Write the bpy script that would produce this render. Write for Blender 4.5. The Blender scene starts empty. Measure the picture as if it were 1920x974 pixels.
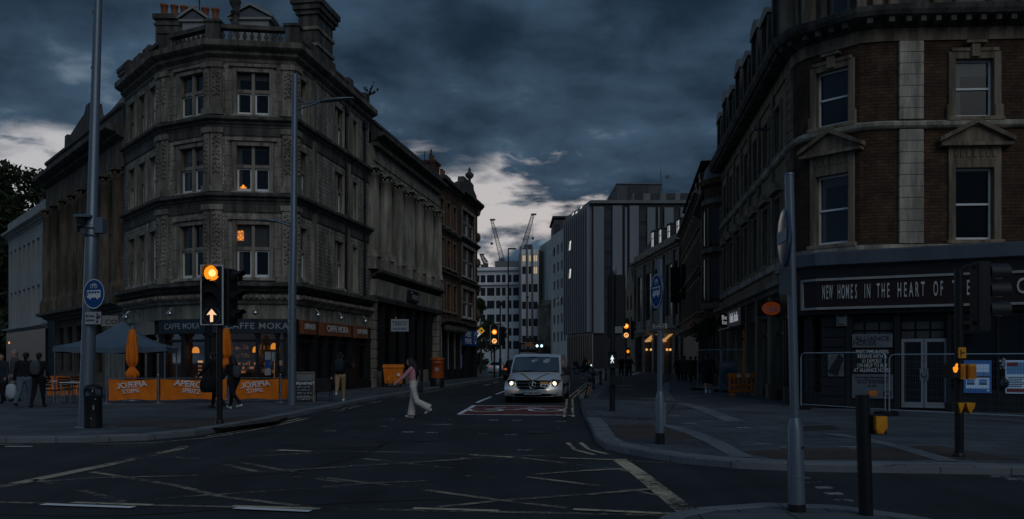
import bpy, bmesh, math, random
from mathutils import Matrix, Vector
random.seed(7)
PI = math.pi
RAD = math.radians
SC = bpy.context.scene
COL = SC.collection
F, H, HY = 1600.0, 1.6, 675.0      # focal length (photo pixels), eye height, horizon row


def V(*a):
    return Vector(a)


def G(px, py, z=0.0):
    """photo pixel -> point on the level z"""
    y = (H - z) * F / (py - HY)
    return Vector(((px - 960) / F * y, y, z))


def PX(px, y):
    return (px - 960) / F * y


def ZP(py, y):
    return H + (HY - py) / F * y


# ------------------------------------------------------------------ materials
MATS = {}


def mat(name, col, rough=.8, var=.2, scale=2.5, metal=0.0, spec=.3, bump=0.0, brick=None, emit=None, estr=0.0,
        streak=0.0, coat=0.0, spread=.55):
    if name in MATS:
        return MATS[name]
    m = bpy.data.materials.new(name)
    m.use_nodes = True
    nt = m.node_tree
    b = nt.nodes['Principled BSDF']
    b.inputs['Roughness'].default_value = rough
    b.inputs['Metallic'].default_value = metal
    b.inputs['Specular IOR Level'].default_value = spec
    if coat:
        b.inputs['Coat Weight'].default_value = coat
        b.inputs['Coat Roughness'].default_value = .08
    c = (*col, 1)
    if emit:
        b.inputs['Emission Color'].default_value = (*emit, 1)
        b.inputs['Emission Strength'].default_value = estr
    tc = nt.nodes.new('ShaderNodeTexCoord')
    src = None
    if brick:
        bw, bh, c2, mc = brick
        br = nt.nodes.new('ShaderNodeTexBrick')
        br.inputs['Color1'].default_value = c
        br.inputs['Color2'].default_value = (*c2, 1)
        br.inputs['Mortar'].default_value = (*mc, 1)
        br.inputs['Scale'].default_value = 1
        br.inputs['Brick Width'].default_value = bw
        br.inputs['Row Height'].default_value = bh
        br.inputs['Mortar Size'].default_value = min(.012, bh * .1)
        br.inputs['Mortar Smooth'].default_value = .3
        br.inputs['Bias'].default_value = 0
        nt.links.new(tc.outputs['UV'], br.inputs['Vector'])
        src = br.outputs['Color']
    if var > 0:
        n1 = nt.nodes.new('ShaderNodeTexNoise')
        n1.inputs['Scale'].default_value = scale
        n1.inputs['Detail'].default_value = 6
        n1.inputs['Roughness'].default_value = .65
        mp = nt.nodes.new('ShaderNodeMapping')
        if streak:
            mp.inputs['Scale'].default_value = (1, 1, streak)
        nt.links.new(tc.outputs['Object'], mp.inputs['Vector'])
        nt.links.new(mp.outputs['Vector'], n1.inputs['Vector'])
        rg = nt.nodes.new('ShaderNodeMapRange')
        rg.inputs['From Min'].default_value = .5 - spread / 2
        rg.inputs['From Max'].default_value = .5 + spread / 2
        rg.inputs['To Min'].default_value = 1 - var
        rg.inputs['To Max'].default_value = 1 + var
        nt.links.new(n1.outputs['Fac'], rg.inputs['Value'])
        mx = nt.nodes.new('ShaderNodeMix')
        mx.data_type = 'RGBA'
        mx.blend_type = 'MULTIPLY'
        mx.inputs['Factor'].default_value = 1
        if src:
            nt.links.new(src, mx.inputs['A'])
        else:
            mx.inputs['A'].default_value = c
        nt.links.new(rg.outputs['Result'], mx.inputs['B'])
        src = mx.outputs['Result']
        if streak and bump:
            n2 = nt.nodes.new('ShaderNodeTexNoise')
            n2.inputs['Scale'].default_value = 1.0
            n2.inputs['Detail'].default_value = 7
            n2.inputs['Roughness'].default_value = .7
            m2 = nt.nodes.new('ShaderNodeMapping')
            m2.inputs['Scale'].default_value = (2.6, 2.6, .28)
            nt.links.new(tc.outputs['Object'], m2.inputs['Vector'])
            nt.links.new(m2.outputs['Vector'], n2.inputs['Vector'])
            r2 = nt.nodes.new('ShaderNodeMapRange')
            r2.inputs['From Min'].default_value = .42
            r2.inputs['From Max'].default_value = .60
            r2.inputs['To Min'].default_value = .52
            r2.inputs['To Max'].default_value = 1.12
            nt.links.new(n2.outputs['Fac'], r2.inputs['Value'])
            x2 = nt.nodes.new('ShaderNodeMix')
            x2.data_type = 'RGBA'
            x2.blend_type = 'MULTIPLY'
            x2.inputs['Factor'].default_value = 1
            nt.links.new(src, x2.inputs['A'])
            nt.links.new(r2.outputs['Result'], x2.inputs['B'])
            src = x2.outputs['Result']
        if bump:
            bp = nt.nodes.new('ShaderNodeBump')
            bp.inputs['Strength'].default_value = bump
            bp.inputs['Distance'].default_value = .02
            nb = nt.nodes.new('ShaderNodeTexNoise')
            nb.inputs['Scale'].default_value = scale * 9
            nb.inputs['Detail'].default_value = 4
            nt.links.new(tc.outputs['Object'], nb.inputs['Vector'])
            hsrc = nb.outputs['Fac']
            if brick:
                am = nt.nodes.new('ShaderNodeMath')
                am.operation = 'SUBTRACT'
                nt.links.new(nb.outputs['Fac'], am.inputs[0])
                nt.links.new(br.outputs['Fac'], am.inputs[1])
                hsrc = am.outputs[0]
            nt.links.new(hsrc, bp.inputs['Height'])
            nt.links.new(bp.outputs['Normal'], b.inputs['Normal'])
    if src:
        nt.links.new(src, b.inputs['Base Color'])
    else:
        b.inputs['Base Color'].default_value = c
    MATS[name] = m
    return m


def worn_paint(name, col, under, keep=.5, scale=9.0):
    """road paint rubbed through to the asphalt in patches"""
    m = mat(name, col, .75, 0)
    nt = m.node_tree
    b = nt.nodes['Principled BSDF']
    tc = nt.nodes.new('ShaderNodeTexCoord')
    n1 = nt.nodes.new('ShaderNodeTexNoise')
    n1.inputs['Scale'].default_value = scale
    n1.inputs['Detail'].default_value = 8
    n1.inputs['Roughness'].default_value = .75
    nt.links.new(tc.outputs['Object'], n1.inputs['Vector'])
    n2 = nt.nodes.new('ShaderNodeTexNoise')
    n2.inputs['Scale'].default_value = .7
    n2.inputs['Detail'].default_value = 2
    nt.links.new(tc.outputs['Object'], n2.inputs['Vector'])
    ad = nt.nodes.new('ShaderNodeMath')
    ad.operation = 'ADD'
    nt.links.new(n1.outputs['Fac'], ad.inputs[0])
    nt.links.new(n2.outputs['Fac'], ad.inputs[1])
    rg = nt.nodes.new('ShaderNodeMapRange')
    rg.inputs['From Min'].default_value = 2 * (1 - keep) - .10
    rg.inputs['From Max'].default_value = 2 * (1 - keep) + .16
    nt.links.new(ad.outputs[0], rg.inputs['Value'])
    nt.links.new(rg.outputs['Result'], b.inputs['Alpha'])
    return m


def see_glass(name, tint=(.8, .85, .9), gloss=.12, rough=.03):
    if name in MATS:
        return MATS[name]
    m = bpy.data.materials.new(name)
    m.use_nodes = True
    nt = m.node_tree
    for n in list(nt.nodes):
        nt.nodes.remove(n)
    out = nt.nodes.new('ShaderNodeOutputMaterial')
    tr = nt.nodes.new('ShaderNodeBsdfTransparent')
    tr.inputs['Color'].default_value = (*tint, 1)
    gl = nt.nodes.new('ShaderNodeBsdfGlossy')
    gl.inputs['Roughness'].default_value = rough
    mx = nt.nodes.new('ShaderNodeMixShader')
    mx.inputs['Fac'].default_value = gloss
    nt.links.new(tr.outputs[0], mx.inputs[1])
    nt.links.new(gl.outputs[0], mx.inputs[2])
    nt.links.new(mx.outputs[0], out.inputs['Surface'])
    MATS[name] = m
    return m


# ------------------------------------------------------------------ mesh builder
class MB:
    def __init__(s, M=None):
        s.v, s.lv, s.f, s.m, s.sm = [], [], [], [], []
        s.M = M or Matrix()

    def geo(s, verts, faces, m=0, smooth=False):
        b = len(s.v)
        for p in verts:
            p = Vector(p)
            s.lv.append(p)
            s.v.append(s.M @ p)
        for f in faces:
            s.f.append([b + i for i in f])
            s.m.append(m)
            s.sm.append(smooth)

    def quad(s, a, b, c, d, m=0):
        s.geo([a, b, c, d], [(0, 1, 2, 3)], m)

    def poly(s, pts, m=0):
        s.geo(pts, [tuple(range(len(pts)))], m)

    def box(s, x0, x1, y0, y1, z0, z1, m=0):
        s.geo([(x0, y0, z0), (x1, y0, z0), (x1, y1, z0), (x0, y1, z0), (x0, y0, z1), (x1, y0, z1), (x1, y1, z1), (x0, y1, z1)],
              [(3, 2, 1, 0), (4, 5, 6, 7), (0, 1, 5, 4), (1, 2, 6, 5), (2, 3, 7, 6), (3, 0, 4, 7)], m)

    def bbox(s, x0, x1, y0, y1, z0, z1, m=0, c=.01):
        """box with chamfered vertical edges and top edge"""
        c = min(c, (x1 - x0) * .45, (y1 - y0) * .45, (z1 - z0) * .45)
        ring = lambda k: [(x0 + k, y0), (x1 - k, y0), (x1, y0 + k), (x1, y1 - k), (x1 - k, y1), (x0 + k, y1), (x0, y1 - k), (x0, y0 + k)]
        a = ring(c)
        ins = [(x0 + 1.6 * c, y0 + c), (x1 - 1.6 * c, y0 + c), (x1 - c, y0 + 1.6 * c), (x1 - c, y1 - 1.6 * c), (x1 - 1.6 * c, y1 - c), (x0 + 1.6 * c, y1 - c), (x0 + c, y1 - 1.6 * c), (x0 + c, y0 + 1.6 * c)]
        vs = [(*p, z0) for p in a] + [(*p, z1 - c) for p in a] + [(*p, z1) for p in ins]
        fs = [tuple(range(7, -1, -1)), tuple(range(16, 24))]
        for k in (0, 8):
            for i in range(8):
                j = (i + 1) % 8
                fs.append((k + i, k + j, k + 8 + j, k + 8 + i))
        s.geo(vs, fs, m)

    def prism(s, poly, z0, z1, m=0, mtop=None, bottom=True):
        n = len(poly)
        vs = [(p[0], p[1], z0) for p in poly] + [(p[0], p[1], z1) for p in poly]
        s.geo(vs, [(i, (i + 1) % n, n + (i + 1) % n, n + i) for i in range(n)], m)
        s.geo([(p[0], p[1], z1) for p in poly], [tuple(range(n))], m if mtop is None else mtop)
        if bottom:
            s.geo([(p[0], p[1], z0) for p in poly], [tuple(range(n - 1, -1, -1))], m)

    def ring_strip(s, rings, m=0, smooth=True, closed=True, caps=True):
        n = len(rings[0])
        vs = [p for r in rings for p in r]
        fs = []
        for k in range(len(rings) - 1):
            for i in range(n if closed else n - 1):
                j = (i + 1) % n
                fs.append((k * n + i, k * n + j, (k + 1) * n + j, (k + 1) * n + i))
        s.geo(vs, fs, m, smooth)
        if caps and closed:
            s.geo(rings[0], [tuple(range(n - 1, -1, -1))], m)
            s.geo(rings[-1], [tuple(range(n))], m)

    def tube(s, pts, r, n=8, m=0, caps=True, smooth=True):
        pts = [Vector(p) for p in pts]
        rs = r if isinstance(r, (list, tuple)) else [r] * len(pts)
        rings = []
        ref = None
        for i, p in enumerate(pts):
            t = (pts[min(i + 1, len(pts) - 1)] - pts[max(i - 1, 0)])
            if t.length < 1e-9:
                t = Vector((0, 0, 1))
            t.normalize()
            if ref is None:
                ref = Vector((1, 0, 0)) if abs(t.x) < .9 else Vector((0, 1, 0))
            a = (ref - t * ref.dot(t)).normalized()
            ref = a
            b = t.cross(a)
            rings.append([p + (a * math.cos(2 * PI * k / n) + b * math.sin(2 * PI * k / n)) * rs[i] for k in range(n)])
        s.ring_strip(rings, m, smooth, True, caps)

    def cyl(s, p0, p1, r0, r1=None, n=12, m=0, smooth=True):
        s.tube([p0, p1], [r0, r0 if r1 is None else r1], n, m, True, smooth)

    def lathe(s, prof, c=(0, 0, 0), n=14, m=0, smooth=True):
        rings = [[(c[0] + r * math.cos(2 * PI * k / n), c[1] + r * math.sin(2 * PI * k / n), c[2] + z) for k in range(n)] for r, z in prof]
        s.ring_strip(rings, m, smooth)

    def ball(s, c, rx, ry=None, rz=None, n=10, k=6, m=0):
        ry = rx if ry is None else ry
        rz = rx if rz is None else rz
        rings = []
        for i in range(k + 1):
            a = -PI / 2 + PI * i / k
            q = max(math.cos(a), .02)
            rings.append([(c[0] + rx * q * math.cos(2 * PI * j / n), c[1] + ry * q * math.sin(2 * PI * j / n), c[2] + rz * math.sin(a)) for j in range(n)])
        s.ring_strip(rings, m, True)

    def disc(s, M, rx, rz, th, n=24, m=0, mface=None):
        """elliptic disc in the local xz plane, front towards -y"""
        a = [M @ Vector((rx * math.cos(2 * PI * k / n), 0, rz * math.sin(2 * PI * k / n))) for k in range(n)]
        b = [M @ Vector((rx * math.cos(2 * PI * k / n), th, rz * math.sin(2 * PI * k / n))) for k in range(n)]
        s.geo(a + b, [(i, (i + 1) % n, n + (i + 1) % n, n + i) for i in range(n)], m)
        s.geo(a, [tuple(range(n))], m if mface is None else mface)
        s.geo(b, [tuple(range(n - 1, -1, -1))], m)

    def sweep(s, pts, prof, m=0, close=True):
        """profile [(outward, z)] swept along a plan polyline whose street side is on the right"""
        n = len(pts)
        P2 = [Vector((p[0], p[1])) for p in pts]
        rings = []
        for i in range(n):
            ns = []
            if i > 0:
                d = (P2[i] - P2[i - 1]).normalized()
                ns.append(Vector((d.y, -d.x)))
            if i < n - 1:
                d = (P2[i + 1] - P2[i]).normalized()
                ns.append(Vector((d.y, -d.x)))
            nn = ns[0] if len(ns) == 1 else (ns[0] + ns[1]) / (1 + ns[0].dot(ns[1]))
            rings.append([(P2[i].x + nn.x * o, P2[i].y + nn.y * o, z) for o, z in prof])
        s.ring_strip(rings, m, False, close, close)

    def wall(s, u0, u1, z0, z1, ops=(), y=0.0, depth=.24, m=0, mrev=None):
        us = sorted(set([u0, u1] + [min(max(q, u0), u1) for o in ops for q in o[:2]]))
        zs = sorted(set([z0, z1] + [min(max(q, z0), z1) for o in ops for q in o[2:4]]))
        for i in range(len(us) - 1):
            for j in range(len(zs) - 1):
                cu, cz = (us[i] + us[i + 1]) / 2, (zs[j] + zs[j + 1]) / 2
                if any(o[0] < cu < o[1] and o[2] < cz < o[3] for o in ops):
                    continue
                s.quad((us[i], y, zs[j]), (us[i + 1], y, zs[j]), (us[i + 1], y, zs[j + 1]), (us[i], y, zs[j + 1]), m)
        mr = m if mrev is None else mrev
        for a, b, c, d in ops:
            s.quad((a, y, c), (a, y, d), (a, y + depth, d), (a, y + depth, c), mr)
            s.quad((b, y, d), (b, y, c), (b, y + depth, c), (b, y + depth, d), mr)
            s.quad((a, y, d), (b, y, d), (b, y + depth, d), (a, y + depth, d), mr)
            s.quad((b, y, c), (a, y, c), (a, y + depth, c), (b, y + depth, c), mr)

    def mesh(s, name, mats, loc=None):
        off = Vector(loc) if loc is not None else Vector((0, 0, 0))
        me = bpy.data.meshes.new(name)
        me.from_pydata([p - off for p in s.v], [], s.f)
        for m in mats:
            me.materials.append(m)
        me.polygons.foreach_set('material_index', s.m)
        me.polygons.foreach_set('use_smooth', s.sm)
        uv = me.uv_layers.new(name='UVMap')
        dat = []
        for f in s.f:
            a = s.lv[f[0]]
            nrm = Vector((0, 0, 0))
            for i in range(1, len(f) - 1):
                nrm += (s.lv[f[i]] - a).cross(s.lv[f[i + 1]] - a)
            ax, ay, az = abs(nrm.x), abs(nrm.y), abs(nrm.z)
            for i in f:
                p = s.lv[i]
                if az >= ax and az >= ay:
                    dat += [p.x, p.y]
                elif ay >= ax:
                    dat += [p.x, p.z]
                else:
                    dat += [p.y, p.z]
        uv.data.foreach_set('uv', dat)
        me.update()
        return me

    def build(s, name, mats, parent=None, world=False, sharp=None):
        if not isinstance(mats, (list, tuple)):
            mats = [mats]
        me = s.mesh(name, mats, root_loc(parent) if world and parent else None)
        if sharp:
            me.set_sharp_from_angle(angle=RAD(sharp))
        o = bpy.data.objects.new(name, me)
        COL.objects.link(o)
        if parent:
            o.parent = parent
        return o


def root_loc(o):
    l = Vector((0, 0, 0))
    while o:
        l += o.location
        o = o.parent
    return l


def tag(o, label=None, cat=None, group=None, kind=None):
    if label:
        o['label'] = label
    if cat:
        o['category'] = cat
    if group:
        o['group'] = group
    if kind:
        o['kind'] = kind
    return o


def thing(name, label, cat, loc=(0, 0, 0), rz=0.0, group=None):
    o = bpy.data.objects.new(name, None)
    o.empty_display_size = .3
    COL.objects.link(o)
    o.location = loc
    o.rotation_euler = (0, 0, rz)
    return tag(o, label, cat, group)


def copy_tree(o, parent=None, **kw):
    c = o.copy()
    COL.objects.link(c)
    if parent:
        c.parent = parent
    for ch in list(o.children):
        copy_tree(ch, c)
    return c


def place(o, mesh_or_name, M, parent=None):
    pass


# ------------------------------------------------------------------ lettering
TXT = {}


def text_mesh(st, size=1.0, ext=.004, sx=1.0, shear=0.0, align='CENTER', spacing=1.0, key=None, bold=.012):
    cu = bpy.data.curves.new('lettering', 'FONT')
    cu.body = st
    cu.size = size
    cu.extrude = ext
    cu.offset = size * bold
    cu.shear = shear
    cu.align_x = align
    cu.align_y = 'CENTER'
    cu.space_character = spacing
    cu.resolution_u = 3
    ob = bpy.data.objects.new('lettering', cu)
    COL.objects.link(ob)
    bpy.context.view_layer.update()
    dg = bpy.context.evaluated_depsgraph_get()
    me = bpy.data.meshes.new_from_object(ob.evaluated_get(dg))
    bpy.data.objects.remove(ob)
    bpy.data.curves.remove(cu)
    if sx != 1.0:
        me.transform(Matrix.Diagonal((sx, 1, 1, 1)))
    return me


TXM = Matrix(((1, 0, 0, 0), (0, 0, -1, 0), (0, 1, 0, 0), (0, 0, 0, 1)))


def letters(parent, st, M, size, m, sx=1.0, bold=.012, mirror=False, shear=0.0, align='CENTER', spacing=1.0, ext=.004, name='lettering', world=False):
    """lettering on the local xz plane of M, reading from the -y side"""
    me = text_mesh(st, size, ext, sx, shear, align, spacing, None, bold)
    if mirror:
        me.transform(Matrix.Diagonal((-1, 1, 1, 1)))
    X = M @ TXM
    if world:
        X = Matrix.Translation(-root_loc(parent)) @ X
    me.transform(X)
    if mirror:
        me.flip_normals()
    me.materials.clear()
    me.materials.append(m)
    o = bpy.data.objects.new(name, me)
    COL.objects.link(o)
    o.parent = parent
    return o


T = Matrix.Translation


def RZ(a):
    return Matrix.Rotation(a, 4, 'Z')


class Seg:
    def __init__(s, p0, p1):
        s.p0, s.p1 = Vector((p0[0], p0[1])), Vector((p1[0], p1[1]))
        d = s.p1 - s.p0
        s.len = d.length
        d.normalize()
        s.d = d
        s.M = Matrix(((d.x, -d.y, 0, s.p0.x), (d.y, d.x, 0, s.p0.y), (0, 0, 1, 0), (0, 0, 0, 1)))

    def u(s, px):
        """distance along the wall where the sight line of that photo column meets it"""
        k = (px - 960) / F
        # p0.x + u dx = k (p0.y + u dy)
        return (k * s.p0.y - s.p0.x) / (s.d.x - k * s.d.y)

    def y(s, u):
        return s.p0.y + s.d.y * u

    def z(s, px, py):
        return ZP(py, s.y(s.u(px)))


# ------------------------------------------------------------------ windows
WIN = {}


def win(root, seg, u, z, w, h, style='sash', mats=None, pane=None, y=0.0, name='window', surround=None, label=None):
    stone, timber = mats
    key = (style, round(w, 2), round(h, 2), stone.name, timber.name, pane.name, surround)
    if key not in WIN:
        a = MB()
        g = MB()
        yf = y + .15
        fr = .06
        if style == 'cross':          # stone mullion and transom, white timber in the lower lights
            t = h * .52
            mw = .13
            a.box(w / 2 - mw / 2, w / 2 + mw / 2, .05, .24, 0, h, 0)
            a.box(0, w / 2 - mw / 2, .07, .24, t, t + .14, 0)
            a.box(w / 2 + mw / 2, w, .07, .24, t, t + .14, 0)
            for x0, x1 in ((0, w / 2 - mw / 2), (w / 2 + mw / 2, w)):
                a.box(x0, x0 + .07, yf, yf + .06, .0, t, 1)
                a.box(x1 - .07, x1, yf, yf + .06, .0, t, 1)
                a.box(x0 + .07, x1 - .07, yf, yf + .06, .0, .13, 1)
                a.box(x0 + .07, x1 - .07, yf + .003, yf + .06, t - .06, t, 1)
                g.box(x0, x1, yf + .03, yf + .045, .01, h - .01, 0)
        else:
            a.box(0, fr, yf, yf + .08, 0, h, 1)
            a.box(w - fr, w, yf, yf + .08, 0, h, 1)
            a.box(fr, w - fr, yf, yf + .08, 0, fr * 1.3, 1)
            a.box(fr, w - fr, yf, yf + .08, h - fr, h, 1)
            if style in ('sash', 'sashbig'):
                a.box(fr, w - fr, yf - .02, yf + .07, h * .5 - .03, h * .5 + .03, 1)
            if style == 'grid':
                a.box(w / 2 - .025, w / 2 + .025, yf + .003, yf + .07, fr, h - fr, 1)
                a.box(fr, w - fr, yf, yf + .07, h * .68 - .025, h * .68 + .025, 1)
            if style == 'strip':
                k = max(2, int(w / .9))
                for i in range(1, k):
                    a.box(w * i / k - .03, w * i / k + .03, yf + .003, yf + .07, fr, h - fr, 1)
            g.box(fr * .5, w - fr * .5, yf + .04, yf + .05, fr * .5, h - fr * .5, 0)
        if surround:
            sw, kind = surround
            pr = -.07
            a.bbox(-sw, -.004, pr, .04, -.02, h + sw, 0, .015)
            a.bbox(w + .004, w + sw, pr, .04, -.02, h + sw, 0, .015)
            a.box(-.004, w + .004, pr + .003, .04, h + .004, h + sw - .003, 0)
            a.bbox(-sw - .08, w + sw + .08, -.16, .05, -.14, -.022, 0, .02)
            if kind == 'key':
                a.bbox(w / 2 - .13, w / 2 + .13, -.16, .03, h + sw * .2, h + sw + .22, 0, .02)
                a.box(-sw * .6, w + sw * .6, -.1, .03, h + sw, h + sw + .1, 0)
                a.box(w / 2 - .3, w / 2 + .3, -.2, .03, h + sw + .222, h + sw + .3, 0)
                for sgn in (0, 1):
                    x0 = -sw - .06 if sgn == 0 else w + .02
                    a.bbox(x0, x0 + sw + .04, -.1, .03, -.02, .35, 0, .02)
            if kind == 'pediment':
                zz = h + sw
                a.box(-sw, w + sw, -.06, .03, zz + .003, zz + .42, 0)
                nb = 7
                for i in range(nb):
                    xx = -sw * .5 + (w + sw) * (i + .5) / nb
                    a.box(xx - .05, xx + .05, -.085, -.055, zz + .1, zz + .3, 0)
                e = sw + .27
                zz += .42
                a.box(-e, w + e, -.24, .03, zz, zz + .1, 0)
                pk = .55
                pts = [(-e, zz + .123), (w + e, zz + .123), (w / 2, zz + .12 + pk)]
                vs = [(p[0], -.14, p[1]) for p in pts] + [(p[0], .03, p[1]) for p in pts]
                a.geo(vs, [(0, 1, 2), (0, 2, 5, 3), (1, 4, 5, 2)], 0)
                for sg in (0, 1):
                    xo = -e - .05 if sg == 0 else w + e + .05
                    q = [(xo, zz + .12), (w / 2, zz + .12 + pk), (w / 2, zz + .27 + pk), (xo, zz + .25)]
                    vs = [(p[0], -.28, p[1]) for p in q] + [(p[0], .03, p[1]) for p in q]
                    a.geo(vs, [(0, 1, 2, 3), (4, 7, 6, 5), (0, 4, 5, 1), (1, 5, 6, 2), (2, 6, 7, 3), (3, 7, 4, 0)], 0)
            if kind == 'smallped':
                zz = h + sw + .02
                e = sw + .12
                pts = [(-e, zz), (w + e, zz), (w / 2, zz + .4)]
                vs = [(p[0], -.25, p[1]) for p in pts] + [(p[0], .03, p[1]) for p in pts]
                a.geo(vs, [(0, 1, 2), (0, 2, 5, 3), (1, 4, 5, 2), (0, 3, 4, 1)], 0)
        WIN[key] = (a.mesh('window', [stone, timber]), g.mesh('pane', [pane]))
    ma, mg = WIN[key]
    o = bpy.data.objects.new(name, ma)
    COL.objects.link(o)
    o.parent = root
    o.matrix_basis = T(-root.location) @ seg.M @ T((u, 0, z))
    p = bpy.data.objects.new('pane', mg)
    COL.objects.link(p)
    p.parent = o
    if label:
        o['label'] = label
    return o
# ------------------------------------------------------------------ palette
stone = mat('ashlar_stone', (.42, .375, .31), .9, .55, 1.1, bump=.45, brick=(.55, .17, (.29, .258, .21), (.07, .062, .054)), streak=.35)
stone_trim = mat('stone_trim', (.29, .255, .205), .9, .6, 1.4, bump=.25, streak=.4)
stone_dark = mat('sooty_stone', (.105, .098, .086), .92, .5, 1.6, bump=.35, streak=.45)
stone_pale = mat('pale_stone', (.32, .295, .24), .9, .5, 1.0, bump=.2, streak=.35)
stone_warm = mat('warm_stone', (.30, .215, .145), .9, .35, 1.3, bump=.25, brick=(1.1, .42, (.24, .175, .12), (.06, .048, .036)))
stone_warm_trim = mat('warm_stone_trim', (.25, .19, .135), .9, .35, 1.6, bump=.2, streak=.5)
quoin = mat('quoin_stone', (.46, .41, .33), .9, .3, 2.0, bump=.25, streak=.6)
brick_red = mat('red_brick', (.098, .054, .029), .92, .6, 1.6, bump=.6, brick=(.30, .10, (.058, .033, .022), (.028, .022, .018)))
brick_brown = mat('brown_brick', (.17, .082, .047), .92, .55, .8, bump=.4, brick=(.30, .11, (.07, .038, .026), (.04, .032, .027)))
slate = mat('roof_slate', (.06, .063, .07), .75, .35, 3.0, bump=.3, brick=(.3, .22, (.05, .052, .06), (.02, .02, .022)))
lead = mat('lead_sheet', (.10, .115, .13), .55, .3, 1.5, streak=.3)
lead_blue = mat('fascia_canopy_lead', (.085, .105, .13), .5, .4, 1.3, streak=.2)
terracotta = mat('terracotta', (.30, .11, .05), .85, .3, 4)
timber_white = mat('white_timber', (.80, .80, .79), .6, .12, 3)
timber_grey = mat('grey_timber', (.30, .30, .29), .6, .2, 3)
timber_dark = mat('dark_painted_timber', (.022, .024, .027), .55, .3, 3)
black_paint = mat('black_paint', (.012, .013, .014), .45, .2, 4)
shop_black = mat('black_shopfront', (.014, .015, .017), .5, .3, 2.5)
shop_navy = mat('navy_fascia', (.022, .030, .040), .5, .25, 2.5)
maroon = mat('maroon_sign', (.022, .013, .015), .5, .2, 3)
sign_blue = mat('sign_blue', (.018, .085, .26), .75, .12, 6, spec=.08)
sign_white = mat('sign_white', (.72, .73, .72), .5, .12, 5)
letter_white = mat('letter_white', (.75, .76, .76), .6, .08, 5)
letter_grey = mat('letter_grey', (.30, .33, .36), .6, .1, 5)
letter_dark = mat('letter_dark', (.02, .022, .025), .6, .1, 5)
galv = mat('galvanised_steel', (.17, .205, .245), .42, .25, 2.2, metal=.55, streak=.12)
galv_bright = mat('bright_galvanised_tube', (.42, .46, .50), .45, .2, 3, metal=.3)
galv_dark = mat('dull_steel', (.10, .115, .13), .5, .3, 2.2, metal=.4, streak=.12)
steel = mat('bright_steel', (.5, .5, .5), .25, .1, 4, metal=.9)
conc_white = mat('white_concrete', (.82, .82, .82), .85, .25, .25, streak=.3)
conc_grey = mat('grey_concrete', (.20, .205, .21), .88, .3, .4, streak=.3)
conc_dark = mat('dark_concrete', (.10, .105, .11), .85, .3, .3, streak=.3)
brick_grey = mat('grey_brick', (.19, .19, .19), .9, .3, .5, brick=(.45, .3, (.16, .16, .16), (.10, .10, .10)))
clad_light = mat('light_cladding', (.215, .23, .25), .6, .2, .25, streak=.15)
clad_dark = mat('dark_cladding', (.022, .024, .028), .5, .3, .25, streak=.15)
cream_render = mat('cream_render', (.60, .58, .52), .88, .25, .3, streak=.3)
render_white = mat('white_render', (.36, .355, .34), .88, .3, .4, streak=.3)


def room_glass(name, col, rough, spec):
    """glass whose dark room behind differs from window to window: drawn blinds, pale curtains at one side"""
    m = mat(name, col, rough, 0, spec=spec)
    nt = m.node_tree
    b = nt.nodes['Principled BSDF']
    oi = nt.nodes.new('ShaderNodeObjectInfo')
    tc = nt.nodes.new('ShaderNodeTexCoord')
    sp = nt.nodes.new('ShaderNodeSeparateXYZ')
    nt.links.new(tc.outputs['Generated'], sp.inputs[0])
    wv = nt.nodes.new('ShaderNodeTexNoise')
    mp = nt.nodes.new('ShaderNodeMapping')
    mp.inputs['Scale'].default_value = (14, 1, .8)
    nt.links.new(tc.outputs['Generated'], mp.inputs['Vector'])
    wv.noise_dimensions = '4D'
    nt.links.new(mp.outputs['Vector'], wv.inputs['Vector'])
    nt.links.new(oi.outputs['Random'], wv.inputs['W'])
    wv.inputs['Scale'].default_value = 1.0

    def op(o, x, y):
        n = nt.nodes.new('ShaderNodeMath')
        n.operation = o
        for i, q in enumerate((x, y)):
            if isinstance(q, (int, float)):
                n.inputs[i].default_value = q
            else:
                nt.links.new(q, n.inputs[i])
        return n.outputs[0]

    r2 = op('FRACT', op('MULTIPLY', oi.outputs['Random'], 7.31), 0)
    side = op('LESS_THAN', sp.outputs[0], op('MULTIPLY', oi.outputs['Random'], .42))
    blind = op('GREATER_THAN', sp.outputs[2], op('ADD', .35, r2))
    cov = op('MULTIPLY', op('MAXIMUM', side, blind), op('ADD', .25, wv.outputs['Fac']))
    mx = nt.nodes.new('ShaderNodeMix')
    mx.data_type = 'RGBA'
    mx.inputs['A'].default_value = (*col, 1)
    mx.inputs['B'].default_value = (.085, .088, .085, 1)
    nt.links.new(cov, mx.inputs['Factor'])
    nt.links.new(mx.outputs['Result'], b.inputs['Base Color'])
    return m


glass = room_glass('window_glass', (.007, .009, .011), .08, .28)
glass_blue = room_glass('blue_window_glass', (.011, .017, .023), .10, .28)
glass_far = mat('far_window_glass', (.03, .034, .04), .3, .5, .35, spec=.4)
clear_glass = see_glass('clear_glass', (.80, .82, .85), .10)
shop_glass = see_glass('shop_glass', (.55, .6, .66), .13)
orange_cloth = mat('orange_cloth', (.78, .185, .010), .8, .22, 2.0, bump=.1)
orange_plastic = mat('orange_plastic', (.78, .20, .016), .45, .2, 3.0)
yellow_plastic = mat('yellow_plastic', (.75, .30, .02), .45, .12, 6.0)
postbox_red = mat('faded_red_paint', (.42, .085, .018), .4, .25, 3.0)
canopy_cloth = mat('blue_grey_canvas', (.095, .135, .18), .85, .2, 1.2)
cloth_black = mat('black_cloth', (.009, .009, .011), .9, .3, 8)
cloth_navy = mat('navy_cloth', (.022, .028, .042), .9, .3, 8)
denim = mat('grey_denim', (.10, .13, .155), .9, .25, 8)
cloth_tan = mat('tan_cloth', (.34, .22, .12), .9, .2, 8)
cloth_pink = mat('pink_knit', (.62, .27, .31), .9, .18, 10)
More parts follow.
